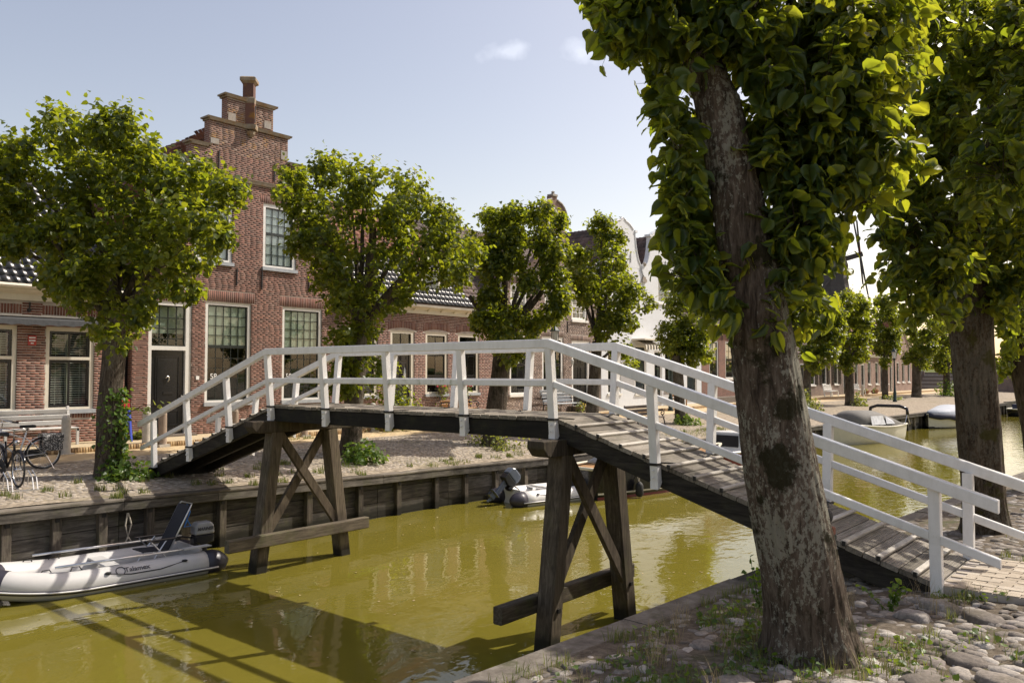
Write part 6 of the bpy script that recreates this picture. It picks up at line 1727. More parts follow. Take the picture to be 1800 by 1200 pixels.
# ivy up the left tree
rng = np.random.default_rng(61)
iv = thing('ivy', (-10.85, -.6, 1.3), 'ivy climbing the trunk of the leftmost lime', 'ivy')
n = 540; z = 1.25 + 1.9 * rng.random(n) ** 1.3; a = rng.normal(.5, .6, n) - .1; rr = .27 + np.abs(rng.normal(0, .05, n))
P = np.stack([-11.09 + rr * np.cos(a), -.65 + rr * np.sin(a), z], 1); o_ = np.stack([np.cos(a), np.sin(a), 0 * a + .1], 1)
R, S = leaf_set(P, o_, rng, .085, .3, .6); V, F = instance(LEAF_LO_V, LEAF_LO_F, P, R, S)
link('foliage', np_mesh('foliage', V, F), M['leaf_bush'], iv)
for k in range(4):
    aa = -.5 + .35 * k; MB().tube([(-11.09 + .26 * cos(aa + .1 * q), -.65 + .26 * sin(aa + .1 * q), 1.25 + .45 * q) for q in range(5)], [.018, .016, .014, .012, .008], 5).build('stem', M['bark_far'], iv)
# side shoot leaning from the left trunk
sh_ = thing('leafy_shoot', (-10.9, -.45, 2.7), 'thin leafy shoot sticking out right of the ivy-clad trunk', 'shoot')
MB().tube([(-10.95, -.45, 2.55), (-10.65, -.15, 2.78), (-10.25, .15, 2.80)], [.012, .009, .004], 5).build('stem', M['bark_far'], sh_)
P = np.array([(-10.95 + .7 * t, -.45 + .6 * t, 2.60 + .25 * t) for t in np.linspace(.1, 1, 16)]) + rng.normal(size=(16, 3)) * .06
R, S = leaf_set(P, np.tile([.5, .3, .3], (16, 1)), rng, .12, .2); V, F = instance(LEAF_LO_V, LEAF_LO_F, P, R, S)
link('foliage', np_mesh('foliage', V, F), M['leaf_pale'], sh_)

# far-off wood beyond the dike, one continuous mass
rng = np.random.default_rng(71)
n = 16000
x = rng.uniform(-45, 75, n); top = 6.2 + 1.6 * np.sin(x * .55) + 1.1 * np.sin(x * 1.7 + 1)
P = np.stack([x, rng.uniform(116, 124, n), 2.6 + (top - 2.6) * rng.random(n) ** .7], 1)
R, S = leaf_set(P, rng.normal(size=P.shape) + np.array([0, -.4, .6]), rng, .55, .4, .3)
V, F = instance(LEAF_LO_V, LEAF_LO_F, P, R, S)
tag(link('far_wood', np_mesh('far_wood', V, F), M['leaf_far'], None), kind='stuff')

# ------------------------------------------------------------------ boats
def place(t, loc, rz=0.0, rx=0.0, ry=0.0):
    t.location = loc; t.rotation_euler = (rx, ry, rz); return t

def u_path(b, L, r, rise=.16, n=28, stern=-.16):
    """centre line of an inflatable's tube: starboard stern, round the bow, port stern (y = forward)"""
    pts = [(b, stern, 0.0), (b, .25, .0), (b * 1.0, L * .3, 0)]
    for k in range(n + 1):
        a = pi * k / n
        x = b * cos(a); s_ = sin(a)
        y = L * .56 + (L * .44 - r) * (s_ ** .85)
        pts.append((x, y, rise * s_ ** 1.5))
    pts += [(-b, L * .3, 0), (-b, .25, 0), (-b, stern, 0)]
    return [Vector(p) for p in pts]

def inflatable(name, label, L=3.5, b=.58, r=.205, tube='pvc_grey', dark='pvc_dark', stripe=True, bow_dark=True):
    t = thing(name, (0, 0, 0), label, 'dinghy', 'inflatable dinghies moored at the quay wall')
    zc = r * .95
    path = [p + Vector((0, 0, zc)) for p in u_path(b, L, r)]
    o = MB().tube(path, r, 18).build('tube', M[tube], t, True)
    for s_, p0 in ((1, path[0]), (-1, path[-1])):
        c = MB().lathe([(r + .004, .16), (r + .004, 0), (r * .85, -.12), (r * .5, -.22), (.04, -.27)], (p0.x, p0.y, p0.z), 18, 0, 'y').build('tube_cone', M[dark], t, True)
    if bow_dark:
        mid = len(path) // 2
        MB().tube(path[mid - 6:mid + 7], r + .004, 18, False).build('bow_panel', M[dark], o, True)
    if stripe:
        st = MB(); st2 = MB(); st3 = MB()
        off = []
        for i, p in enumerate(path):
            d = (path[min(i + 1, len(path) - 1)] - path[max(i - 1, 0)]).normalized()
            nrm = Vector((d.y, -d.x, 0)).normalized()
            off.append((p, nrm))
        st.tube([p + nrm * (r - .004) + Vector((0, 0, -.055)) for p, nrm in off], .034, 8)
        st2.tube([p + nrm * (r + .022) + Vector((0, 0, -.045)) for p, nrm in off], .014, 6)
        q = st.build('rub_strake', M[dark], o, True); st2.build('strake_line', M['pvc_white'], q, True)
    fl = MB()
    V_ = []
    ny = 10
    for k in range(ny + 1):
        y = .0 + (L - .55) * k / ny
        w = (b - .05) * (1 if k < 6 else sqrt(max(.02, 1 - ((k - 6) / 4.6) ** 2)))
        V_ += [(-w, y, .13), (0, y, .10), (w, y, .13)]
    fl.add(V_, [(3 * k + j, 3 * k + j + 1, 3 * k + 4 + j, 3 * k + 3 + j) for k in range(ny) for j in (0, 1)])
    fl.build('floor', M[tube], t, True)
    MB().box((-b + .12, -.02, .02), (b - .12, .03, .44)).build('transom', M[tube] if dark == 'pvc_dark' else M['motor_grey'], t)
    MB().beam((-b - .03, L * .42, zc + r * .72), (b + .03, L * .42, zc + r * .72), .24, .035, bev=.01).build('thwart', M['pvc_grey'], t)
    m = MB()
    for s_ in (-1, 1):
        for y in (L * .60, L * .72):
            x = s_ * (b - .02) * (1 if y < L * .62 else .92)
            m.tube([(x, y - .09, zc + r * .92), (x - s_ * .04, y - .05, zc + r + .06), (x - s_ * .04, y + .05, zc + r + .06), (x, y + .09, zc + r * .92)], .010, 5)
    m.build('grab_handle', M['rubber'], o)
    m = MB()
    for s_ in (-1, 1):
        m.tube([(s_ * (b + r * .75), L * .12, zc + r * .62), (s_ * (b + r * .93), L * .24, zc + r * .36), (s_ * (b + r * .93), L * .38, zc + r * .36), (s_ * (b + r * .78), L * .48, zc + r * .58)], .010, 6)
        for y in (L * .12, L * .48): m.lathe([(.045, 0), (.05, .02), (.02, .03)], (s_ * (b + r * .76), y, zc + r * .6), 8)
    m.build('grab_line', M['rubber'], o)
    return t

def outboard(parent, y, z, cowl='motor_grey', tilt=0.0, brand=None, big=1.0, flip=1):
    c, s_ = cos(tilt), sin(tilt)
    def T(p):
        x, yy, zz = p; return Vector((x * big, y + (yy * c - zz * s_) * big, z + (yy * s_ + zz * c) * big))
    def bld(m, name, mat, par, bev=.02):
        m.v = [tuple(T(p)) for p in m.v]
        o = m.build(name, M[mat], par, False)
        if bev: bevel_mod(o, bev, 3)
        return o
    m = MB()
    prof = [(-.36, .16), (-.34, .36), (-.26, .42), (.02, .42), (.08, .34), (.08, .16)]
    m.prism(prof, lambda a, b: (-.13, a, b), (.26, 0, 0))
    o = bld(m, 'outboard_motor', cowl, parent, .04)
    m = MB().prism([(-.34, .0), (-.345, .155), (.07, .155), (.05, .02), (-.1, -.06)], lambda a, b: (-.125, a, b), (.25, 0, 0)); bld(m, 'lower_cowl', 'motor_dark', o, .02)
    m = MB().prism([(-.24, .02), (-.08, .02), (-.10, -.45), (-.22, -.45)], lambda a, b: (-.04, a, b), (.08, 0, 0)); bld(m, 'leg', 'motor_dark' if cowl == 'motor_grey' else cowl, o, .015)
    m = MB().box((-.09, -.36, -.47), (.09, -.06, -.45)); m.box((-.045, -.34, -.62), (.045, -.12, -.50)); m.prism([(-.22, -.62), (-.12, -.62), (-.2, -.78), (-.26, -.78)], lambda a, b: (-.012, a, b), (.024, 0, 0)); bld(m, 'gearcase', 'motor_dark' if cowl == 'motor_grey' else cowl, o, .01)
    m = MB()
    for k in range(3):
        a = 2 * pi * k / 3; m.box((-.03 + .08 * cos(a), -.36, -.56 + .08 * sin(a) - .04), (.03 + .08 * cos(a), -.345, -.56 + .08 * sin(a) + .04))
    bld(m, 'propeller', 'motor_dark', o, 0)
    m = MB().box((-.09, -.02, -.10), (.09, .09, .12)); bld(m, 'clamp_bracket', 'motor_dark', o, .01)
    m = MB().tube([(0, .05, .10), (0, .30, .16), (0, .48, .17)], .018, 6); bld(m, 'tiller', 'motor_dark', o, 0)
    return o

d1 = inflatable('inflatable_dinghy', 'grey inflatable dinghy with folding chair, oars and outboard, front left', 3.40, .60, .215)
om = outboard(d1, -.12, .46, 'motor_grey', 0, None, .86)
# oars along the tubes
for s_ in (1, -1):
    m = MB().tube([(s_ * .62, .35, .50), (s_ * .61, 2.35, .52)], .022, 8)
    o = m.build('oar', M['alu'], d1, True)
    MB().prism([(-.07, 0), (.07, 0), (.08, -.45), (-.06, -.48)], lambda a, b: (s_ * .62 + a, .38 + b, .50), (0, 0, .018)).build('blade', M['pvc_grey'], o)
# folding chair (faces the bow, leans back towards the motor)
ch = thing('folding_chair', (0, 0, 0), 'black mesh folding chair standing in the grey dinghy', 'chair')
m = MB()
bk = [(-.22, -.02, .30), (-.22, -.40, 1.02), (-.19, -.44, 1.07), (.19, -.44, 1.07), (.22, -.40, 1.02), (.22, -.02, .30)]
m.tube(bk, .013, 6); fr_ = m.build('back_frame', M['alu'], ch, True)
MB().add([(-.2, -.03, .32), (.2, -.03, .32), (.2, -.41, 1.04), (-.2, -.41, 1.04), (-.2, -.005, .33), (.2, -.005, .33), (.2, -.385, 1.05), (-.2, -.385, 1.05)], [(0, 1, 2, 3), (4, 5, 6, 7), (0, 1, 5, 4), (1, 2, 6, 5), (2, 3, 7, 6), (3, 0, 4, 7)])
mm = MB(); mm.add([(-.2, -.03, .32), (.2, -.03, .32), (.2, -.41, 1.04), (-.2, -.41, 1.04), (-.2, -.012, .33), (.2, -.012, .33), (.2, -.392, 1.05), (-.2, -.392, 1.05)], [(0, 1, 2, 3), (4, 5, 6, 7), (0, 1, 5, 4), (1, 2, 6, 5), (2, 3, 7, 6), (3, 0, 4, 7)])
mm.build('backrest', M['mesh_cloth'], ch)
MB().beam((0, -.02, .33), (0, .42, .36), .40, .02, bev=.005).build('seat', M['mesh_cloth'], ch)
for s_ in (-1, 1):
    MB().tube([(s_ * .24, -.14, .52), (s_ * .24, .36, .53)], .02, 6).build('armrest', M['motor_dark'], ch)
    MB().tube([(s_ * .23, -.16, .0), (s_ * .23, .30, .52)], .012, 6).build('leg', M['alu'], ch)
    MB().tube([(s_ * .23, .40, .0), (s_ * .23, .02, .52)], .012, 6).build('leg', M['alu'], ch)
D1 = (-7.62, -.74, -.06); D1R = pi - .09
place(ch, (-7.62 + .02, -.74 - .52, .07), D1R + .06)
# lettering on cowl and tube
def local_text(body, size, mat, parent, loc, rot, name='lettering', **k):
    return text(body, size, mat, loc, rot, parent, name, **k)
# the boat is turned half round, so its local -x side faces the near bank
local_text('MARINER', .076, 'lettering_black', om, (-.134 * .86 - .003, -.12 - .14 * .86, .46 + .285 * .86), (radians(90), 0, radians(-90)), bold=.003, shear=.25, sx=.92)
tb = [o for o in d1.children if o.name.startswith('tube') and not o.name.startswith('tube_cone')][0]
rz_ = radians(42)
local_text('Talamex', .115, 'lettering_black', tb, (-.60 - .217 * cos(rz_), 1.18, .204 + .217 * sin(rz_)), (radians(90) - rz_, 0, radians(-90)), bold=.002)
MB().lathe([(.085, 0), (.085, .004), (.07, .004), (.07, .0)], (0, 0, 0), 20).build
m = MB(); m.tube([(.07 * cos(2 * pi * k / 18), .07 * sin(2 * pi * k / 18), 0) for k in range(18)], .008, 5, closed=True)
lg = m.build('logo_ring', M['lettering_black'], tb); lg.location = Vector((-.60 - .217 * cos(rz_), 1.44, .204 + .217 * sin(rz_))); lg.rotation_euler = (0, rz_ - radians(90), 0)
place(d1, D1, D1R)

d2 = inflatable('inflatable_dinghy', 'white inflatable dinghy with tilted blue-grey outboard, behind the right trestle', 2.9, .50, .215, 'pvc_white', 'pvc_dark', True, False)
outboard(d2, -.10, .52, 'motor_blue', radians(-48), big=.98)
m = MB().box((-.2, -.012, .22), (.2, -.006, .30)); m.build('registration_plate', M['lettering_white'], d2)
MB().beam((-.45, .9, .40), (.45, .9, .40), .2, .03).build('thwart', M['alu'], d2)
place(d2, (-7.62, 8.30, -.05), -.24)

def hull_mesh(L, B, H, sheer=.18, stern_round=.55, ns=22, flare=.12, keel=-.35, z0=0.0, zlow=None):
    """lofted displacement hull: y from 0 (stern) to L (bow)"""
    V = []; F = []; prof = [(0, keel), (.55, keel * .85), (.86, -.05), (.95, .25), (1.0, .7), (1.03, 1.0)]
    for i in range(ns + 1):
        t = i / ns
        w = min(1, (stern_round + (1 - stern_round) * min(1, t / .35) ** .7)) * (1 - max(0, (t - .52) / .48) ** 2.3)
        w = max(w, .02)
        zt = H * (1 + sheer * (max(0, t - .3) / .7) ** 2 * 2 + .06 * (1 - t))
        row = []
        for a, b in prof:
            x = a * B / 2 * w; z = b * H if b < 0 else b * zt
            row.append((x, L * t + (.18 * b * H if t > .98 else 0) - (.10 * b * H if t < .01 else 0), z))
        V += [(-x, y, z) for x, y, z in row[::-1]] + row[1:]
    k = 2 * len(prof) - 1
    for i in range(ns):
        for j in range(k - 1): F.append((i * k + j, i * k + j + 1, (i + 1) * k + j + 1, (i + 1) * k + j))
    me = bpy.data.meshes.new('hull'); me.from_pydata(V, [], F + [tuple(range(k))])
    bm = bmesh.new(); bm.from_mesh(me); bmesh.ops.recalc_face_normals(bm, faces=bm.faces); bm.to_mesh(me); bm.free()
    me.polygons.foreach_set('use_smooth', np.ones(len(me.polygons), dtype=bool))
    rail = [[Vector(V[i * k + j]) for i in range(ns + 1)] for j in (0, k - 1)]
    return me, rail, V, k
def boat(name, label, L, B, H, hull, rub='hull_cream', boot=None, deck='hull_white', sheer=.18, cat='boat'):
    t = thing(name, (0, 0, 0), label, cat, 'boats moored along the far quay')
    me, rail, V, k = hull_mesh(L, B, H, sheer)
    h = link('hull', me, M[hull], t)
    m = MB()
    for r_ in rail: m.tube(r_, .045, 8)
    m.tube([rail[0][0], rail[1][0]], .045, 8)
    m.build('rub_rail', M[rub], t, True)
    d = MB(); q = []
    for a, b in zip(*rail): q += [a + Vector((.04, 0, -.06)), (a + b) / 2 + Vector((0, 0, .0)), b + Vector((-.04, 0, -.06))]
    d.add(q, [(3 * i + j, 3 * i + j + 1, 3 * i + j + 4, 3 * i + j + 3) for i in range(len(rail[0]) - 1) for j in (0, 1)])
    d.build('deck', M[deck], t, True)
    if boot:
        for z_, hh, mt in ((.05, .16, boot), (.165, .05, 'hull_cream')):
            m = MB(); n2 = len(V) // k
            for s_ in (1, -1):
                pts = []
                for i in range(n2):
                    row = [Vector(p) for p in V[i * k:(i + 1) * k]]
                    side = [p for p in row if p.x * s_ >= 0]
                    side.sort(key=lambda p: p.z)
                    zz = [p.z for p in side]; xx = [abs(p.x) for p in side]; yy = [p.y for p in side]
                    pts.append(Vector((s_ * (float(np.interp(z_, zz, xx)) + .006), float(np.interp(z_, zz, yy)), z_)))
                q = [p + Vector((0, 0, -hh / 2)) for p in pts] + [p + Vector((0, 0, hh / 2)) for p in pts]; n_ = len(pts)
                m.add(q + [p - Vector((s_ * .03, 0, 0)) for p in q], [(i, i + 1, n_ + i + 1, n_ + i) for i in range(n_ - 1)] + [(2 * n_ + i, 3 * n_ + i, 3 * n_ + i + 1, 2 * n_ + i + 1) for i in range(n_ - 1)] + [(n_ + i, n_ + i + 1, 3 * n_ + i + 1, 3 * n_ + i) for i in range(n_ - 1)])
            m.build('boot_stripe' if mt == boot else 'hull_line', M[mt], h)
    return t, rail
def canopy(t, name, mat, secs, n=12, smooth=True):
    """secs: (y, half width, base z, top z) arched cloth sections"""
    m = MB(); V_ = []
    for (y, w, zb, zt) in secs:
        for k in range(n + 1):
            a = pi * k / n
            V_.append((-w * cos(a) if abs(cos(a)) < .999 else -w * cos(a), y, zb + (zt - zb) * sin(a) ** .6))
    k1 = n + 1
    m.add(V_, [(i * k1 + j, i * k1 + j + 1, (i + 1) * k1 + j + 1, (i + 1) * k1 + j) for i in range(len(secs) - 1) for j in range(n)] + [tuple(range(k1)), tuple(range((len(secs) - 1) * k1, len(secs) * k1))])
    return m.build(name, M[mat], t, smooth)
def fender(t, p, r=.11, h=.4, mat='rubber'):
    o = MB().lathe([(.02, h / 2 + .03), (r * .7, h / 2 - .02), (r, h * .3), (r, -h * .3), (r * .7, -h / 2 + .02), (.02, -h / 2)], p, 10).build('fender', M[mat], t, True)
    MB().tube([Vector(p) + Vector((0, 0, h / 2)), Vector(p) + Vector((0, 0, h / 2 + .25))], .01, 5).build('rope', M['rope'], o)
# dark sloop behind the right trestle
b3, rl3 = boat('dark_sloop', 'black-hulled sloop with maroon boot stripe, half hidden by the bridge', 7.0, 2.2, .78, 'hull_dark', 'wood_cap' if False else 'hull_cream', 'hull_red', 'teak')
canopy(b3, 'cover', 'cover_pale', [(1.2, .85, .82, .95), (2.0, .9, .84, 1.22), (3.6, .9, .86, 1.42), (4.6, .7, .92, 1.05)])
fender(b3, (1.05, 1.2, .22)); fender(b3, (1.1, 3.4, .25), .13, .3, 'rubber'); fender(b3, (1.05, 5.0, .35), .11, .4, 'rope')
MB().tube([(.9, 1.25, .75), (1.08, 1.22, .2), (1.1, 1.22, -.1)], .012, 5).build('rope', M['rope'], b3)
place(b3, (-6.72, 10.25, 0), -.10)
b3b, _r = boat('cabin_boat', 'white cabin boat with dark windscreen and maroon hull behind the ramp', 5.6, 2.0, .62, 'hull_red', 'hull_white', None, 'hull_white')
cb = MB().prism([(.9, .60), (3.6, .60), (3.0, 1.25), (1.1, 1.32)], lambda a, b: (-.75, a, b), (1.5, 0, 0)).build('cabin', M['hull_white'], b3b); bevel_mod(cb, .06, 3)
for x in (-.76, .76): MB().prism([(1.15, .80), (3.15, .80), (2.75, 1.16), (1.25, 1.20)], lambda a, b: (x - .008, a, b), (.016, 0, 0)).build('cabin_window', M['motor_dark'], cb)
MB().prism([(-.6, .80), (.6, .80), (.55, 1.2), (-.55, 1.2)], lambda a, b: (a, .86 + (b - .6) * .25, b), (0, .02, 0)).build('cabin_window', M['motor_dark'], cb)
place(b3b, (-6.85, 18.3, 0), -.08)
# cream sloop with grey tent
b4, rl4 = boat('cream_sloop', 'cream sloop under a grey canvas tent with clear windows and folded black bimini', 6.7, 2.3, .74, 'hull_cream', 'hull_cream', None, 'cover_grey', .22)
cv = canopy(b4, 'tent', 'cover_grey', [(.15, .75, .80, .84), (1.2, 1.02, .78, 1.0), (2.0, 1.06, .78, 1.30), (3.0, 1.02, .80, 1.56), (4.6, .92, .84, 1.60), (5.2, .7, .88, 1.4)], 14)
for (y0, y1, za, zb_) in [(2.25, 3.1, 1.20, 1.30), (3.25, 4.6, 1.33, 1.35)]:
    for s_ in (-1, 1):
        m = MB(); q = [(s_ * 1.10, y0, .90), (s_ * 1.07, y1, .92), (s_ * .965, y1 - .06, zb_), (s_ * 1.0, y0 + .14, za - (.10 if y0 < 3 else 0))]
        m.add(q + [(x + s_ * .012, y, z) for x, y, z in q], [(0, 1, 2, 3), (4, 5, 6, 7), (0, 1, 5, 4), (1, 2, 6, 5), (2, 3, 7, 6), (3, 0, 4, 7)]); m.build('tent_window', M['clear_sheet'], cv)
MB().tube([(-1.0, .62, 1.28), (-.96, .60, 1.60), (-.6, .60, 1.72), (.6, .60, 1.72), (.96, .60, 1.60), (1.0, .62, 1.28)], .085, 8).build('folded_bimini', M['bike_black'], b4, True)
for s_ in (-1, 1): MB().tube([(s_ * 1.0, .62, 1.4), (s_ * 1.0, .95, .80)], .014, 6).build('bimini_pole', M['chrome'], b4); MB().tube([(s_ * 1.0, .62, 1.3), (s_ * .98, .3, .78)], .014, 6).build('bimini_pole', M['chrome'], b4)
fender(b4, (.62, -.14, .38), .15, .5); fender(b4, (1.16, .5, .35), .14, .48); fender(b4, (1.18, 3.6, .3), .11, .45)
MB().box((-.05, 6.55, -.2), (.05, 6.92, 1.05)).build('stem', M['stone_dark'], b4)
place(b4, (-5.9, 38.0, 0), pi - .178)
# blue-covered boat
b5, rl5 = boat('covered_boat', 'cream boat wearing a navy and grey winter cover', 6.5, 2.2, .62, 'hull_cream', 'hull_cream', 'hull_dark', 'cover_blue', .22)
canopy(b5, 'cover', 'cover_pale', [(.0, .7, .72, .80), (1.2, 1.0, .70, 1.25), (3.2, 1.05, .72, 1.42), (5.0, .7, .85, 1.15), (6.4, .10, .98, 1.02)])
m = MB(); sk = []
for s_ in (0, 1):
    r_ = rl5[s_]; sg_ = -1 if s_ == 0 else 1
    q = [p + Vector((sg_ * .05, 0, .10)) for p in r_] + [p + Vector((sg_ * .07, 0, -.24 + .04 * sin(5 * p.y))) for p in r_]; n_ = len(r_)
    m.add(q, [(i, i + 1, n_ + i + 1, n_ + i) for i in range(n_ - 1)])
me = m.mesh('cover_skirt', True, False); so = link('cover_skirt', me, M['cover_blue'], b5); sm_ = so.modifiers.new('thick', 'SOLIDIFY'); sm_.thickness = .015
place(b5, (-5.3, 53.5, 0), pi - .15)
b6, _r = boat('open_boat', 'small dark open boat at the far end of the quay', 5.5, 2.0, .55, 'hull_dark', 'hull_cream', None, 'hull_white', .1)
MB().box((-.5, 1.0, .5), (.5, 2.2, .95)).build('console', M['cover_blue'], b6)
place(b6, (-4.4, 66.6, 0), -.15)
# mooring odds and ends on the quay wall
def mooring_rope(p, mat, label, lp=.42):
    t = thing('mooring_rope', p, label, 'rope'); x, y, z = p
    MB().tube([(x, y, z), (x + .03, y - .05, z - lp * .5), (x + .03, y, z - lp), (x + .03, y + .06, z - lp * .5), (x + .01, y + .01, z)], .014, 6).build('loop', M[mat], t)
    MB().tube([(x + .03, y, z - lp), (x + .05, y - .06, z - lp - .12), (x + .05, y + .07, z - lp - .12), (x + .03, y, z - lp)], .016, 6).build('knot', M[mat], t)
mooring_rope((-8.60, -1.40, .92), 'rope', 'grey rope loop hanging on the quay wall above the dinghy')
mooring_rope((-8.56, -.30, .95), 'rope_blue', 'blue rope hanging on the quay wall behind the folding chair', .30)
def ladder_rail():
    t = thing('mooring_pole', (-7.95, 11.6, 1), 'steel mooring pole with pale rags on the quay behind the right trestle', 'pole')
    MB().tube([(-7.92, 11.5, .4), (-7.92, 11.5, 1.45)], .03, 8).build('pole', M['chrome'], t)
    MB().sphere((-7.95, 11.7, 1.28), .13, 8, 5, (1, 1.4, .7)).build('bundle', M['rope'], t)
ladder_rail()

# ------------------------------------------------------------------ street furniture
def bollard(mat, label, h=.95, r=.11):
    t = thing('stone_bollard', (0, 0, 0), label, 'bollard', 'stone bollards along the raised pavement')
    MB().lathe([(r * 1.02, 0), (r, .02), (r * .96, h - .12), (r * .97, h - .1), (r * .9, h - .09), (r * .86, h - .06), (r * .6, h - .015), (.02, h)], (0, 0, 0), 14).build('shaft', M[mat], t, True)
    MB().box((-r * 1.35, -r * 1.35, -.25), (r * 1.35, r * 1.35, .03)).build('base', M['stone_post'], t)
    return t
w0 = bollard('stone_post', 'pale stone bollard between bench and bicycles')
bb0 = bollard('stone_post_brown', 'brown stone bollard in front of the black front door')
def put(src, loc, label):
    c = copy_tree(src); c.location = loc; c['label'] = label; return c
w0.location = (-14.85, -.02, 1.47)
put(w0, (-15.0, 2.04, 1.55), 'pale stone bollard at the foot of the left bridge ramp, left of the black door')
bb0.location = (-14.88, 2.42, 1.52)
put(bb0, (-14.88, 4.55, 1.50), 'brown stone bollard under the first sash window, behind the ramp rail')
put(bb0, (-14.88, 6.95, 1.50), 'brown stone bollard below the second sash window at the bridge deck')
put(w0, (-14.88, 9.7, 1.50), 'stone bollard seen under the bridge beside the second lime')
put(w0, (-14.88, 63.0, 1.50), 'left one of the far stone bollards by the potted plants')
put(w0, (-14.88, 70.0, 1.50), 'far stone bollard right of the green lamp post')

def slat_bench(label, L, mat, n_back=3, n_seat=4, legs_mat=None, scroll=False, cat='bench', name='bench'):
    """local: x = along, y = forward (towards the canal), z up"""
    t = thing(name, (0, 0, 0), label, cat)
    for k in range(n_back):
        y = -.02 - .055 * k; z = .56 + k * .145
        MB().beam((-L / 2, y - .20, z), (L / 2, y - .20, z), .03, .125, (0, .28, 1), bev=.008).build('back_slat', M[mat], t)
    for k in range(n_seat):
        y = -.14 + k * .125
        MB().beam((-L / 2, y, .435), (L / 2, y, .435), .11, .035, bev=.008).build('seat_slat', M[mat], t)
    lm = legs_mat or mat
    for x in ([-L / 2 + .03, 0, L / 2 - .03] if L > 2.4 else [-L / 2 + .03, L / 2 - .03]):
        if scroll:
            m = MB()
            m.tube([(x, -.22, 0), (x, -.16, .40), (x, -.24, .60), (x, -.34, .92)], .028, 6)
            m.tube([(x, .32, 0), (x, .30, .2), (x, .24, .41)], .028, 6)
            m.tube([(x, -.2, .41), (x, .27, .41)], .022, 6)
            sp = [(x, -.24 + .0, .66), (x, .0, .70), (x, .18, .70)]
            sp += [(x, .18 + .11 * sin(a) * (1 - a / 9), .59 + .11 * cos(a) * (1 - a / 9)) for a in [q * .5 for q in range(0, 15)]]
            m.tube(sp, .022, 6); m.tube([(x, .24, .41), (x, .20, .5)], .022, 6)
            m.build('leg', M[lm], t)
        else:
            MB().beam((x, .30, 0), (x, .30, .42), .06, .06).build('leg', M[lm], t)
            MB().beam((x, -.16, 0), (x, -.36, .98), .06, .06).build('leg', M[lm], t)
            MB().beam((x, -.2, .39), (x, .33, .39), .05, .06).build('seat_rail', M[lm], t)
    return t
# along the house fronts local y must point to +x: rotate by -90 degrees
place(slat_bench('long pale grey wooden bench under the slatted windows', 3.4, 'bench_grey'), (-16.25, -.98, 1.60), -pi / 2)
bd = slat_bench('black bench with silvery slats against the brown brick house', 2.3, 'sill_grey', 4, 4, 'black_iron', True); place(bd, (-16.3, 22.3, 1.6), -pi / 2)
place(slat_bench('park bench with cast-iron scroll arms behind the bridge ramp', 2.1, 'stone_dark', 3, 4, 'black_iron', True), (-10.4, 19.9, 1.25), -pi / 2)
place(slat_bench('dark iron bench below the flowered windows', 1.7, 'teak', 2, 3, 'black_iron', True), (-16.25, 15.4, 1.6), -pi / 2)
place(slat_bench('small teak chair in front of the white house', .9, 'teak', 3, 4), (-16.1, 33.2, 1.6), -pi / 2)
place(slat_bench('white garden bench before the shuttered cottage', 1.8, 'trim_white', 3, 4), (-15.7, 57.6, 1.6), -pi / 2)
place(slat_bench('weathered bench beside the potted plants far along the street', 2.0, 'bench_grey', 3, 4), (-15.7, 64.6, 1.6), -pi / 2)

def lamp_post(label, H=3.9):
    t = thing('street_lamp', (0, 0, 0), label, 'street lamp', 'green lantern street lamps')
    MB().lathe([(.16, 0), (.16, .10), (.12, .14), (.12, .70), (.085, .80), (.065, 1.2), (.05, H - .9), (.06, H - .88), (.06, H - .82), (.035, H - .8)], (0, 0, 0), 12).build('post', M['lamp_green'], t, True)
    m = MB()
    for s_ in (-1, 1): m.tube([(0, 0, H - .82), (s_ * .12, 0, H - .76), (s_ * .17, 0, H - .62), (s_ * .19, 0, H - .15)], .014, 6)
    m.build('bracket', M['lamp_green'], t)
    MB().lathe([(.10, H - .66), (.17, H - .18)], (0, 0, 0), 6).build('lantern_glass', M['lamp_glass'], t)
    MB().lathe([(.22, H - .18), (.20, H - .14), (.08, H + .02), (.06, H + .07), (.03, H + .10), (.015, H + .22), (.004, H + .26)], (0, 0, 0), 8).build('lantern_roof', M['lamp_green'], t)
    MB().lathe([(.05, H - .80), (.11, H - .67), (.11, H - .65)], (0, 0, 0), 8).build('lantern_base', M['lamp_green'], t)
    return t
lp = lamp_post('green lantern lamp rising behind the corner post of the near rail'); lp.location = (-13.9, 18.6, 1.45)
put(lp, (-14.6, 29.6, 1.45), 'green lantern lamp in front of the white gabled house')
put(lp, (-10.75, 56.9, 1.3), 'green lamp post standing on the far cobbled quay')

# flower pots
def flower_pot(label, c, r=.16, n=160, flower='flower_pink', seed=1, hang=.5, pot='stone_dark', spread=1.0):
    t = thing('flower_pot', c, label, 'flower pot'); rng = np.random.default_rng(seed)
    MB().lathe([(r * .7, 0), (r, .25), (r * 1.05, .27), (r * .9, .27)], c, 10).build('pot', M[pot], t)
    d = nrmz(rng.normal(size=(n, 3))); P = np.array(c) + np.array([.05, 0, .30]) + d * np.array([.20, .30 * spread, .22]) * rng.uniform(.4, 1, (n, 1))
    P[:, 2] -= hang * rng.random(n) ** 3
    R, S = leaf_set(P, d, rng, .085, .3, .5); V, F = instance(LEAF_LO_V, LEAF_LO_F, P, R, S); link('foliage', np_mesh('foliage', V, F), M['leaf_pale'], t)
    m = MB()
    for k in range(12):
        q = P[rng.integers(n)]; q = Vector((q[0] + .06, q[1], max(q[2], c[2] + .25) + .05)); m.sphere(tuple(q), .035, 6, 4)
    m.build('blossom', M[flower], t)
    return t
flower_pot('pink flowers trailing from the left window sill of the cornice house', (U + .12, 14.75, 2.62), seed=3, hang=1.1)
flower_pot('pink flowers trailing from the right window sill of the cornice house', (U + .12, 16.15, 2.62), seed=4, hang=1.1)
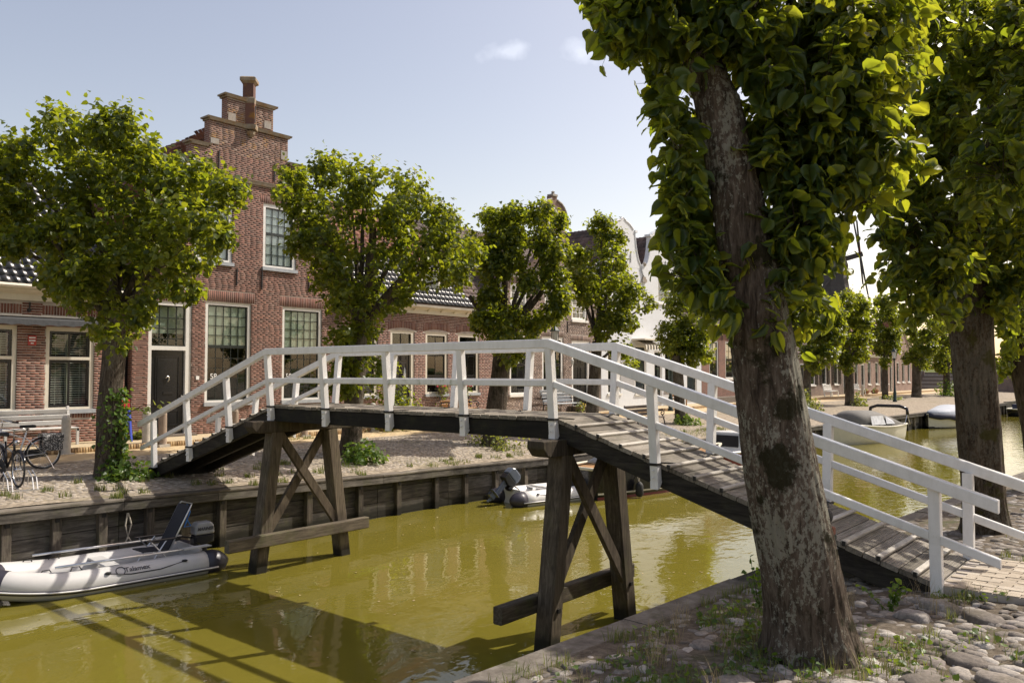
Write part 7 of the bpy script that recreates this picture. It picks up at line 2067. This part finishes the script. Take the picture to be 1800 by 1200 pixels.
flower_pot('yellow flowers beside the black slatted bench', (-15.9, 21.0, 1.6), .18, 120, 'flower_yellow', 5, .2)
flower_pot('orange-yellow potted plant at the foot of the near rail corner post', (-15.7, 22.9, 1.6), .18, 120, 'flower_yellow', 6, .2)
flower_pot('grey-green potted plant far along the pavement, left of the pair', (-15.6, 66.2, 1.6), .35, 260, 'flower_pink', 7, .2, 'terracotta', 2)
flower_pot('grey-green potted plant far along the pavement, right of the pair', (-15.6, 69.0, 1.6), .35, 260, 'flower_pink', 8, .2, 'terracotta', 2)

# blue and red folding frame behind the left tree
ts = thing('folding_stand', (-16.0, 1.7, 1.6), 'blue and red folding stand half hidden behind the leftmost lime', 'folding stand')
for vv in (1.36, 2.02):
    MB().beam((-16.15, vv, 1.6), (-16.0, vv, 2.55), .05, .06).build('leg', M['toy_blue'], ts); MB().beam((-15.8, vv, 1.6), (-15.96, vv, 2.5), .05, .06).build('leg', M['toy_blue'], ts)
MB().beam((-15.99, 1.34, 2.6), (-15.99, 2.04, 2.6), .06, .25).build('panel', M['toy_red'], ts)

# ------------------------------------------------------------------ bicycles
def bicycle(label, frame_mat, chaincase=True, pannier=False, seed=0, front_turn=.0):
    """local: x forward, z up, wheels at x = 0 and 1.08"""
    t = thing('bicycle', (0, 0, 0), label, 'bicycle', 'bicycles parked at the quay')
    R_ = .345
    def circ(cx, r, n=36): return [(cx + r * cos(2 * pi * k / n), 0, R_ + r * sin(2 * pi * k / n)) for k in range(n)]
    for cx, nm in ((0, 'rear'), (1.08, 'front')):
        w = MB().lathe([(.02, -.05), (.035, -.03), (.03, .03), (.02, .05)], (cx, 0, R_), 10, 0, 'y').build('wheel', M['chrome'], t)
        MB().tube(circ(cx, R_ - .018), .018, 8, closed=True).build('tyre', M['rubber'], w, True)
        MB().tube(circ(cx, R_ - .045), .011, 6, closed=True).build('rim', M['chrome'], w, True)
        sm = MB()
        for k in range(20):
            a = 2 * pi * k / 20; s_ = .035 * (1 if k % 2 else -1)
            sm.tube([(cx + .03 * cos(a + .9 * (1 if k % 4 < 2 else -1)), s_, R_ + .03 * sin(a + .9 * (1 if k % 4 < 2 else -1))), (cx + (R_ - .045) * cos(a), 0, R_ + (R_ - .045) * sin(a))], .0022, 4)
        sm.build('spokes', M['chrome'], w)
    f = MB()
    bbp = Vector((.47, 0, .30)); st_ = Vector((.33, 0, .80)); hd0 = Vector((.84, 0, .66)); hd1 = Vector((.80, 0, .88)); rx = Vector((0, 0, R_)); fx = Vector((1.08, 0, R_))
    f.tube([bbp, st_], .018, 8); f.tube([bbp, hd0], .021, 8); f.tube([st_ + Vector((.03, 0, -.12)), hd1 - Vector((0, 0, .03))], .018, 8); f.tube([hd0 - Vector((-.01, 0, .03)), hd1], .022, 8)
    for s_ in (-1, 1):
        f.tube([rx + Vector((0, s_ * .06, 0)), bbp + Vector((-.05, s_ * .03, 0))], .010, 6); f.tube([rx + Vector((0, s_ * .06, 0)), st_ + Vector((0, s_ * .02, -.12))], .008, 6)
        f.tube([fx + Vector((0, s_ * .055, 0)), Vector((.87, s_ * .05, .66)), Vector((.85, s_ * .02, .68))], .011, 6)
    f.build('frame', M[frame_mat], t, True)
    m = MB().tube([(.79, 0, .86), (.77, 0, 1.02), (.80, 0, 1.06)], .013, 6); bar = [(.56, .30, 1.03), (.68, .29, 1.05), (.80, .22, 1.09), (.83, .10, 1.08), (.81, 0, 1.06)]
    m.tube(bar, .011, 6); m.tube([(x, -y, z) for x, y, z in bar], .011, 6); hb_ = m.build('handlebar', M['chrome'], t, True)
    for s_ in (-1, 1): MB().tube([(.54, s_ * .30, 1.03), (.66, s_ * .29, 1.048)], .018, 8).build('grip', M['rubber'], hb_)
    m = MB().lathe([(.055, 0), (.05, .05), (.02, .07)], (.93, 0, .84), 10, 0, 'x'); m.build('headlamp', M['chrome'], t)
    m = MB(); m.tube([st_, Vector((.315, 0, .90))], .013, 6); m.build('seat_post', M['chrome'], t)
    m = MB().prism([(.16, .09), (.20, .10), (.30, .06), (.46, .02), (.46, -.02), (.30, -.06), (.20, -.10), (.16, -.09)], lambda a, b: (a, b, .90), (0, 0, .06)); bevel_mod(m.build('saddle', M['rubber'], t), .02, 3)
    for cx, a0, a1 in ((0, -.15, 2.9), (1.08, .45, 2.75)):
        q = [(cx + (R_ + .03) * cos(a0 + (a1 - a0) * k / 14), 0, R_ + (R_ + .03) * sin(a0 + (a1 - a0) * k / 14)) for k in range(15)]
        mm = MB(); V_ = []
        for p in q: V_ += [(p[0], -.03, p[2] - .008), (p[0], 0, p[2]), (p[0], .03, p[2] - .008)]
        mm.add(V_, [(3 * k + j, 3 * k + j + 1, 3 * k + j + 4, 3 * k + j + 3) for k in range(14) for j in (0, 1)])
        g_ = mm.mesh('mudguard', True, False); o = link('mudguard', g_, M[frame_mat], t); sd = o.modifiers.new('thick', 'SOLIDIFY'); sd.thickness = .003
    if chaincase:
        m = MB().prism([(-.10, .33), (-.02, .43), (.12, .44), (.45, .42), (.57, .36), (.57, .24), (.45, .18), (.08, .26), (-.08, .27)], lambda a, b: (a, -.075, b), (0, .035, 0)); bevel_mod(m.build('chain_case', M['rubber'], t), .01)
    m = MB()
    for s_ in (-1, 1): m.beam((.47, s_ * .10, .30), (.47 + s_ * .16, s_ * .10, .30 - s_ * .05), .02, .02); m.box((.43 + s_ * .17, s_ * .14 - .05, .285 - s_ * .05), (.51 + s_ * .17, s_ * .14 + .05, .31 - s_ * .05))
    m.build('crank', M['chrome'], t)
    m = MB()
    for s_ in (-.06, 0, .06): m.tube([(.22, s_, .74), (-.30, s_, .74)], .006, 5)
    for s_ in (-1, 1): m.tube([(-.22, s_ * .06, .74), (0, s_ * .07, R_)], .005, 5)
    m.build('carrier', M['chrome'], t)
    m = MB(); m.tube([(-.02, .08, R_), (-.18, .16, .0)], .009, 5); m.build('kickstand', M['chrome'], t)
    if pannier:
        p = MB()
        for s_ in (-1, 1): p.box((-.33, s_ * .085 - (.13 if s_ < 0 else 0), .40), (.05, s_ * .085 + (.13 if s_ > 0 else 0), .72))
        pb = p.build('pannier', M['pannier'], t); bevel_mod(pb, .02, 2)
        fl_ = MB(); fl_.prism([(-.235, .60), (-.235, .72), (-.20, .765), (.20, .765), (.235, .72), (.235, .60), (.222, .60), (.222, .71), (-.222, .71), (-.222, .60)], lambda a, b: (-.34, a, b), (.40, 0, 0)); bevel_mod(fl_.build('pannier_flap', M['pannier'], pb), .006)
    return t
def pannier_mat():
    m, nt, p, out = newmat('pannier')
    n = noise_node(nt, posn(nt), 38, 2, .5)
    nt.links.new(ramp(nt, n, [(.44, (.03, .03, .032)), (.5, (.10, .10, .10)), (.56, (.42, .41, .40))], 'CONSTANT'), p.inputs['Base Color'])
    p.inputs['Roughness'].default_value = .45
    return m
M['pannier'] = pannier_mat()
bk1 = bicycle('black city bicycle with its front wheel in the quay-side rack', 'bike_black'); place(bk1, (-11.92, -2.42, 1.335), -.02, 0, .045)
bk2 = bicycle('white bicycle with patterned pannier bags on its rear carrier', 'bike_white', True, True); place(bk2, (-12.75, -1.30, 1.385), -pi / 2 - .12)
rk = thing('bicycle_rack', (-10.5, -3.2, 1.25), 'low galvanised bicycle rack at the left edge of the quay', 'bicycle rack')
MB().box((-10.36, -6.0, 1.255), (-10.31, -2.0, 1.295)).build('rail', M['alu'], rk); MB().box((-10.86, -6.0, 1.265), (-10.82, -2.0, 1.30)).build('rail', M['alu'], rk)
for k in range(9):
    v = -5.7 + k * .42
    for dv in (0, .07): MB().tube([(-10.34, v + dv, 1.28), (-10.42, v + dv, 1.5), (-10.62, v + dv, 1.62), (-10.80, v + dv, 1.50), (-10.84, v + dv, 1.29)], .010, 5).build('hoop', M['alu'], rk)

# narrow bin strapped beside the leaning trunk
tl = thing('tool_holder', (4.3, -1.32, 1.45), 'narrow dark tube holding a black-handled tool, right of the leaning trunk', 'tube')
MB().lathe([(.045, -.02), (.045, .62), (.05, .63), (.05, .66), (.04, .66), (.04, .60)], (3.98, -1.63, 1.50), 10).build('tube', M['lamp_green'], tl)
MB().tube([(3.98, -1.63, 2.10), (3.97, -1.63, 2.26)], .010, 6).build('tool_shaft', M['black_iron'], tl)
MB().sphere((3.96, -1.63, 2.30), .055, 10, 6, (.8, 1, 1.1)).build('tool_head', M['rubber'], tl)
MB().lathe([(.02, 0), (.022, .08), (.008, .09)], (3.995, -1.61, 2.13), 6).build('tool_handle', M['terracotta'], tl)
for z in (1.65, 2.05): MB().tube([(3.98 + .055 * cos(a), -1.63 + .055 * sin(a), z) for a in [q * pi / 6 for q in range(12)]], .006, 4, closed=True).build('strap', M['strap_iron'], tl)

# ------------------------------------------------------------------ grass and weeds
def blades(name, centres, n, rng, h=(.05, .13), spread=.10, mat='grass_blade', w=.006, kind='stuff', zf=near_ground_z, parent=None):
    C_ = np.array(centres); idx = rng.integers(len(C_), size=n)
    r = C_[idx, 2] if C_.shape[1] > 2 else np.full(n, spread)
    a = rng.uniform(0, 2 * pi, n); d = np.sqrt(rng.random(n)) * r
    x = C_[idx, 0] + d * np.cos(a); y = C_[idx, 1] + d * np.sin(a)
    z = np.array([zf(p, q) for p, q in zip(x, y)]) - .004
    TV = np.array([(-.5, 0, 0), (.5, 0, 0), (-.38, .10, .5), (.38, .10, .5), (0, .38, 1.0)]); TF = np.array([(0, 1, 3), (0, 3, 2), (2, 3, 4)])
    S = np.stack([np.full(n, w) * rng.uniform(.7, 1.5, n), rng.uniform(h[0], h[1], n) * 1.2, rng.uniform(h[0], h[1], n)], 1)
    V, F = instance(TV, TF, np.stack([x, y, z], 1), rotz(rng.uniform(0, 2 * pi, n)), S)
    return tag(link(name, np_mesh(name, V, F), M[mat], parent), kind=kind)
rng = np.random.default_rng(91)
tufts = [(4.05 + .5 * cos(a), -2.22 + .5 * sin(a), .22) for a in np.linspace(0, 6.2, 9)]
tufts += [(rng.uniform(2.8, 3.9), rng.uniform(-4.2, -1.2), rng.uniform(.10, .28)) for _ in range(34)]
tufts += [(4.6, -2.2, .25), (4.75, -1.8, .2), (4.9, -2.5, .16), (4.35, -2.85, .25), (5.0, -1.4, .14), (5.3, -1.7, .12), (4.55, -.2, .16), (4.7, -.12, .12), (5.2, .0, .10), (5.6, -.18, .16), (5.9, -.25, .18), (6.3, -.3, .2), (4.9, .02, .08)]
tufts += [(rng.uniform(4.3, 9), rng.uniform(-4.5, 4), rng.uniform(.05, .14)) for _ in range(60)]
tufts += [(4.6, 3.5, .2), (4.8, 3.9, .2), (5.0, 2.6, .2), (5.3, 2.2, .18), (4.9, 1.9, .15)]
tufts += [(QR(v) + .32, v, .12) for v in rng.uniform(-6, 1.0, 16)]
blades('grass', tufts, 4800, rng)
blades('dry_grass', [(3.25, -3.1, .07), (3.9, -3.5, .06), (4.5, -2.75, .2), (4.6, -.75, .2), (4.3, -.4, .15)] + [(rng.uniform(2.8, 4.0), rng.uniform(-4, -.3), .08) for _ in range(14)], 620, rng, (.14, .30), .1, 'dry_stalk', .003)
# broad-leaved weeds between the stones
pts = []
for c in tufts[:70]:
    for _ in range(17):
        a = rng.uniform(0, 2 * pi); d = sqrt(rng.random()) * c[2] * 1.15; x = c[0] + d * cos(a); y = c[1] + d * sin(a); pts.append((x, y, near_ground_z(x, y) + rng.uniform(.01, .07)))
P = np.array(pts); o_ = np.tile([0, 0, 1.0], (len(P), 1)) + rng.normal(size=P.shape) * .5
R, S = leaf_set(P, o_, rng, .042, .45, .0); V, F = instance(LEAF_LO_V, LEAF_LO_F, P, R, S)
tag(link('weeds', np_mesh('weeds', V, F), M['leaf_bush'], None), kind='stuff')
# tall weed stalks left of the leaning trunk
def weed(label, x, y, h, seed):
    rg = np.random.default_rng(seed); z0 = near_ground_z(x, y); t = thing('tall_weed', (x, y, z0), label, 'weed')
    m = MB(); PP = []
    for k in range(5):
        dx, dy = rg.normal(0, .07, 2); q = [Vector((x + dx * f * 1.3, y + dy * f * 1.3, z0 + h * f * (.7 + .08 * k))) for f in (0, .5, 1)]
        m.tube(q, [.005, .004, .002], 4); PP += [tuple(q[0].lerp(q[2], f)) for f in np.linspace(.2, 1, 13)]
    m.build('stem', M['leaf_bush'], t); P = np.array(PP); o_ = rg.normal(size=P.shape) + np.array([0, 0, .3])
    R, S = leaf_set(P, o_, rg, .045, .3, -.2); V, F = instance(LEAF_LO_V, LEAF_LO_F, P, R, S); link('foliage', np_mesh('foliage', V, F), M['leaf_bush'], t)
weed('tall feathery weed left of the leaning trunk on the canal edge', 3.22, -1.25, .50, 5)
weed('broad dock plant between the stones behind the leaning trunk', 4.20, -.85, .25, 6)
# tufts on the far quay
lt = [(-8.9 + rng.uniform(-.4, .1), v, rng.uniform(.08, .25)) for v in rng.uniform(5.5, 24, 46)] + [(-10.3 + rng.uniform(-1, 1), 10.7 + rng.uniform(-1, 1), .2) for _ in range(14)] + [(-14.3, 4.6 + k * .3, .15) for k in range(8)] + [(-9.6 + rng.uniform(-1.2, 1), rng.uniform(-3, 5), .12) for _ in range(40)] + [(-8.6 + rng.uniform(-.7, .5), rng.uniform(14, 24), .5) for _ in range(30)]
blades('grass', lt, 5200, rng, (.05, .16), .1, 'grass_blade', .012, 'stuff', left_ground_z)
pts = []
for c in lt[46:60]:
    for _ in range(22): pts.append((c[0] + rng.normal(0, .2), c[1] + rng.normal(0, .2), left_ground_z(c[0], c[1]) + rng.uniform(.03, .45)))
P = np.array(pts); R, S = leaf_set(P, rng.normal(size=P.shape) + np.array([0, 0, .6]), rng, .08, .3, .1); V, F = instance(LEAF_LO_V, LEAF_LO_F, P, R, S)
tag(link('weeds', np_mesh('weeds', V, F), M['leaf_pale'], None), kind='stuff')

# flecks and fallen leaves drifting on the canal
rng = np.random.default_rng(123)
n = 260
vv = np.concatenate([rng.uniform(-6, 12, n - 90), rng.uniform(3.5, 5.5, 90)]); uu = np.array([rng.uniform(QL(v) + .2, QR(v) - .1) for v in vv])
R, S = leaf_set(np.zeros((n, 3)), np.tile([0, 0, 6.0], (n, 1)), rng, .032, .7, 0)
V, F = instance(LEAF_LO_V * np.array([1, 1, .15]), LEAF_LO_F, np.stack([uu, vv, np.full(n, .006)], 1), R, S)
tag(link('floating_leaves', np_mesh('floating_leaves', V, F), M['dry_stalk'], None), kind='stuff')
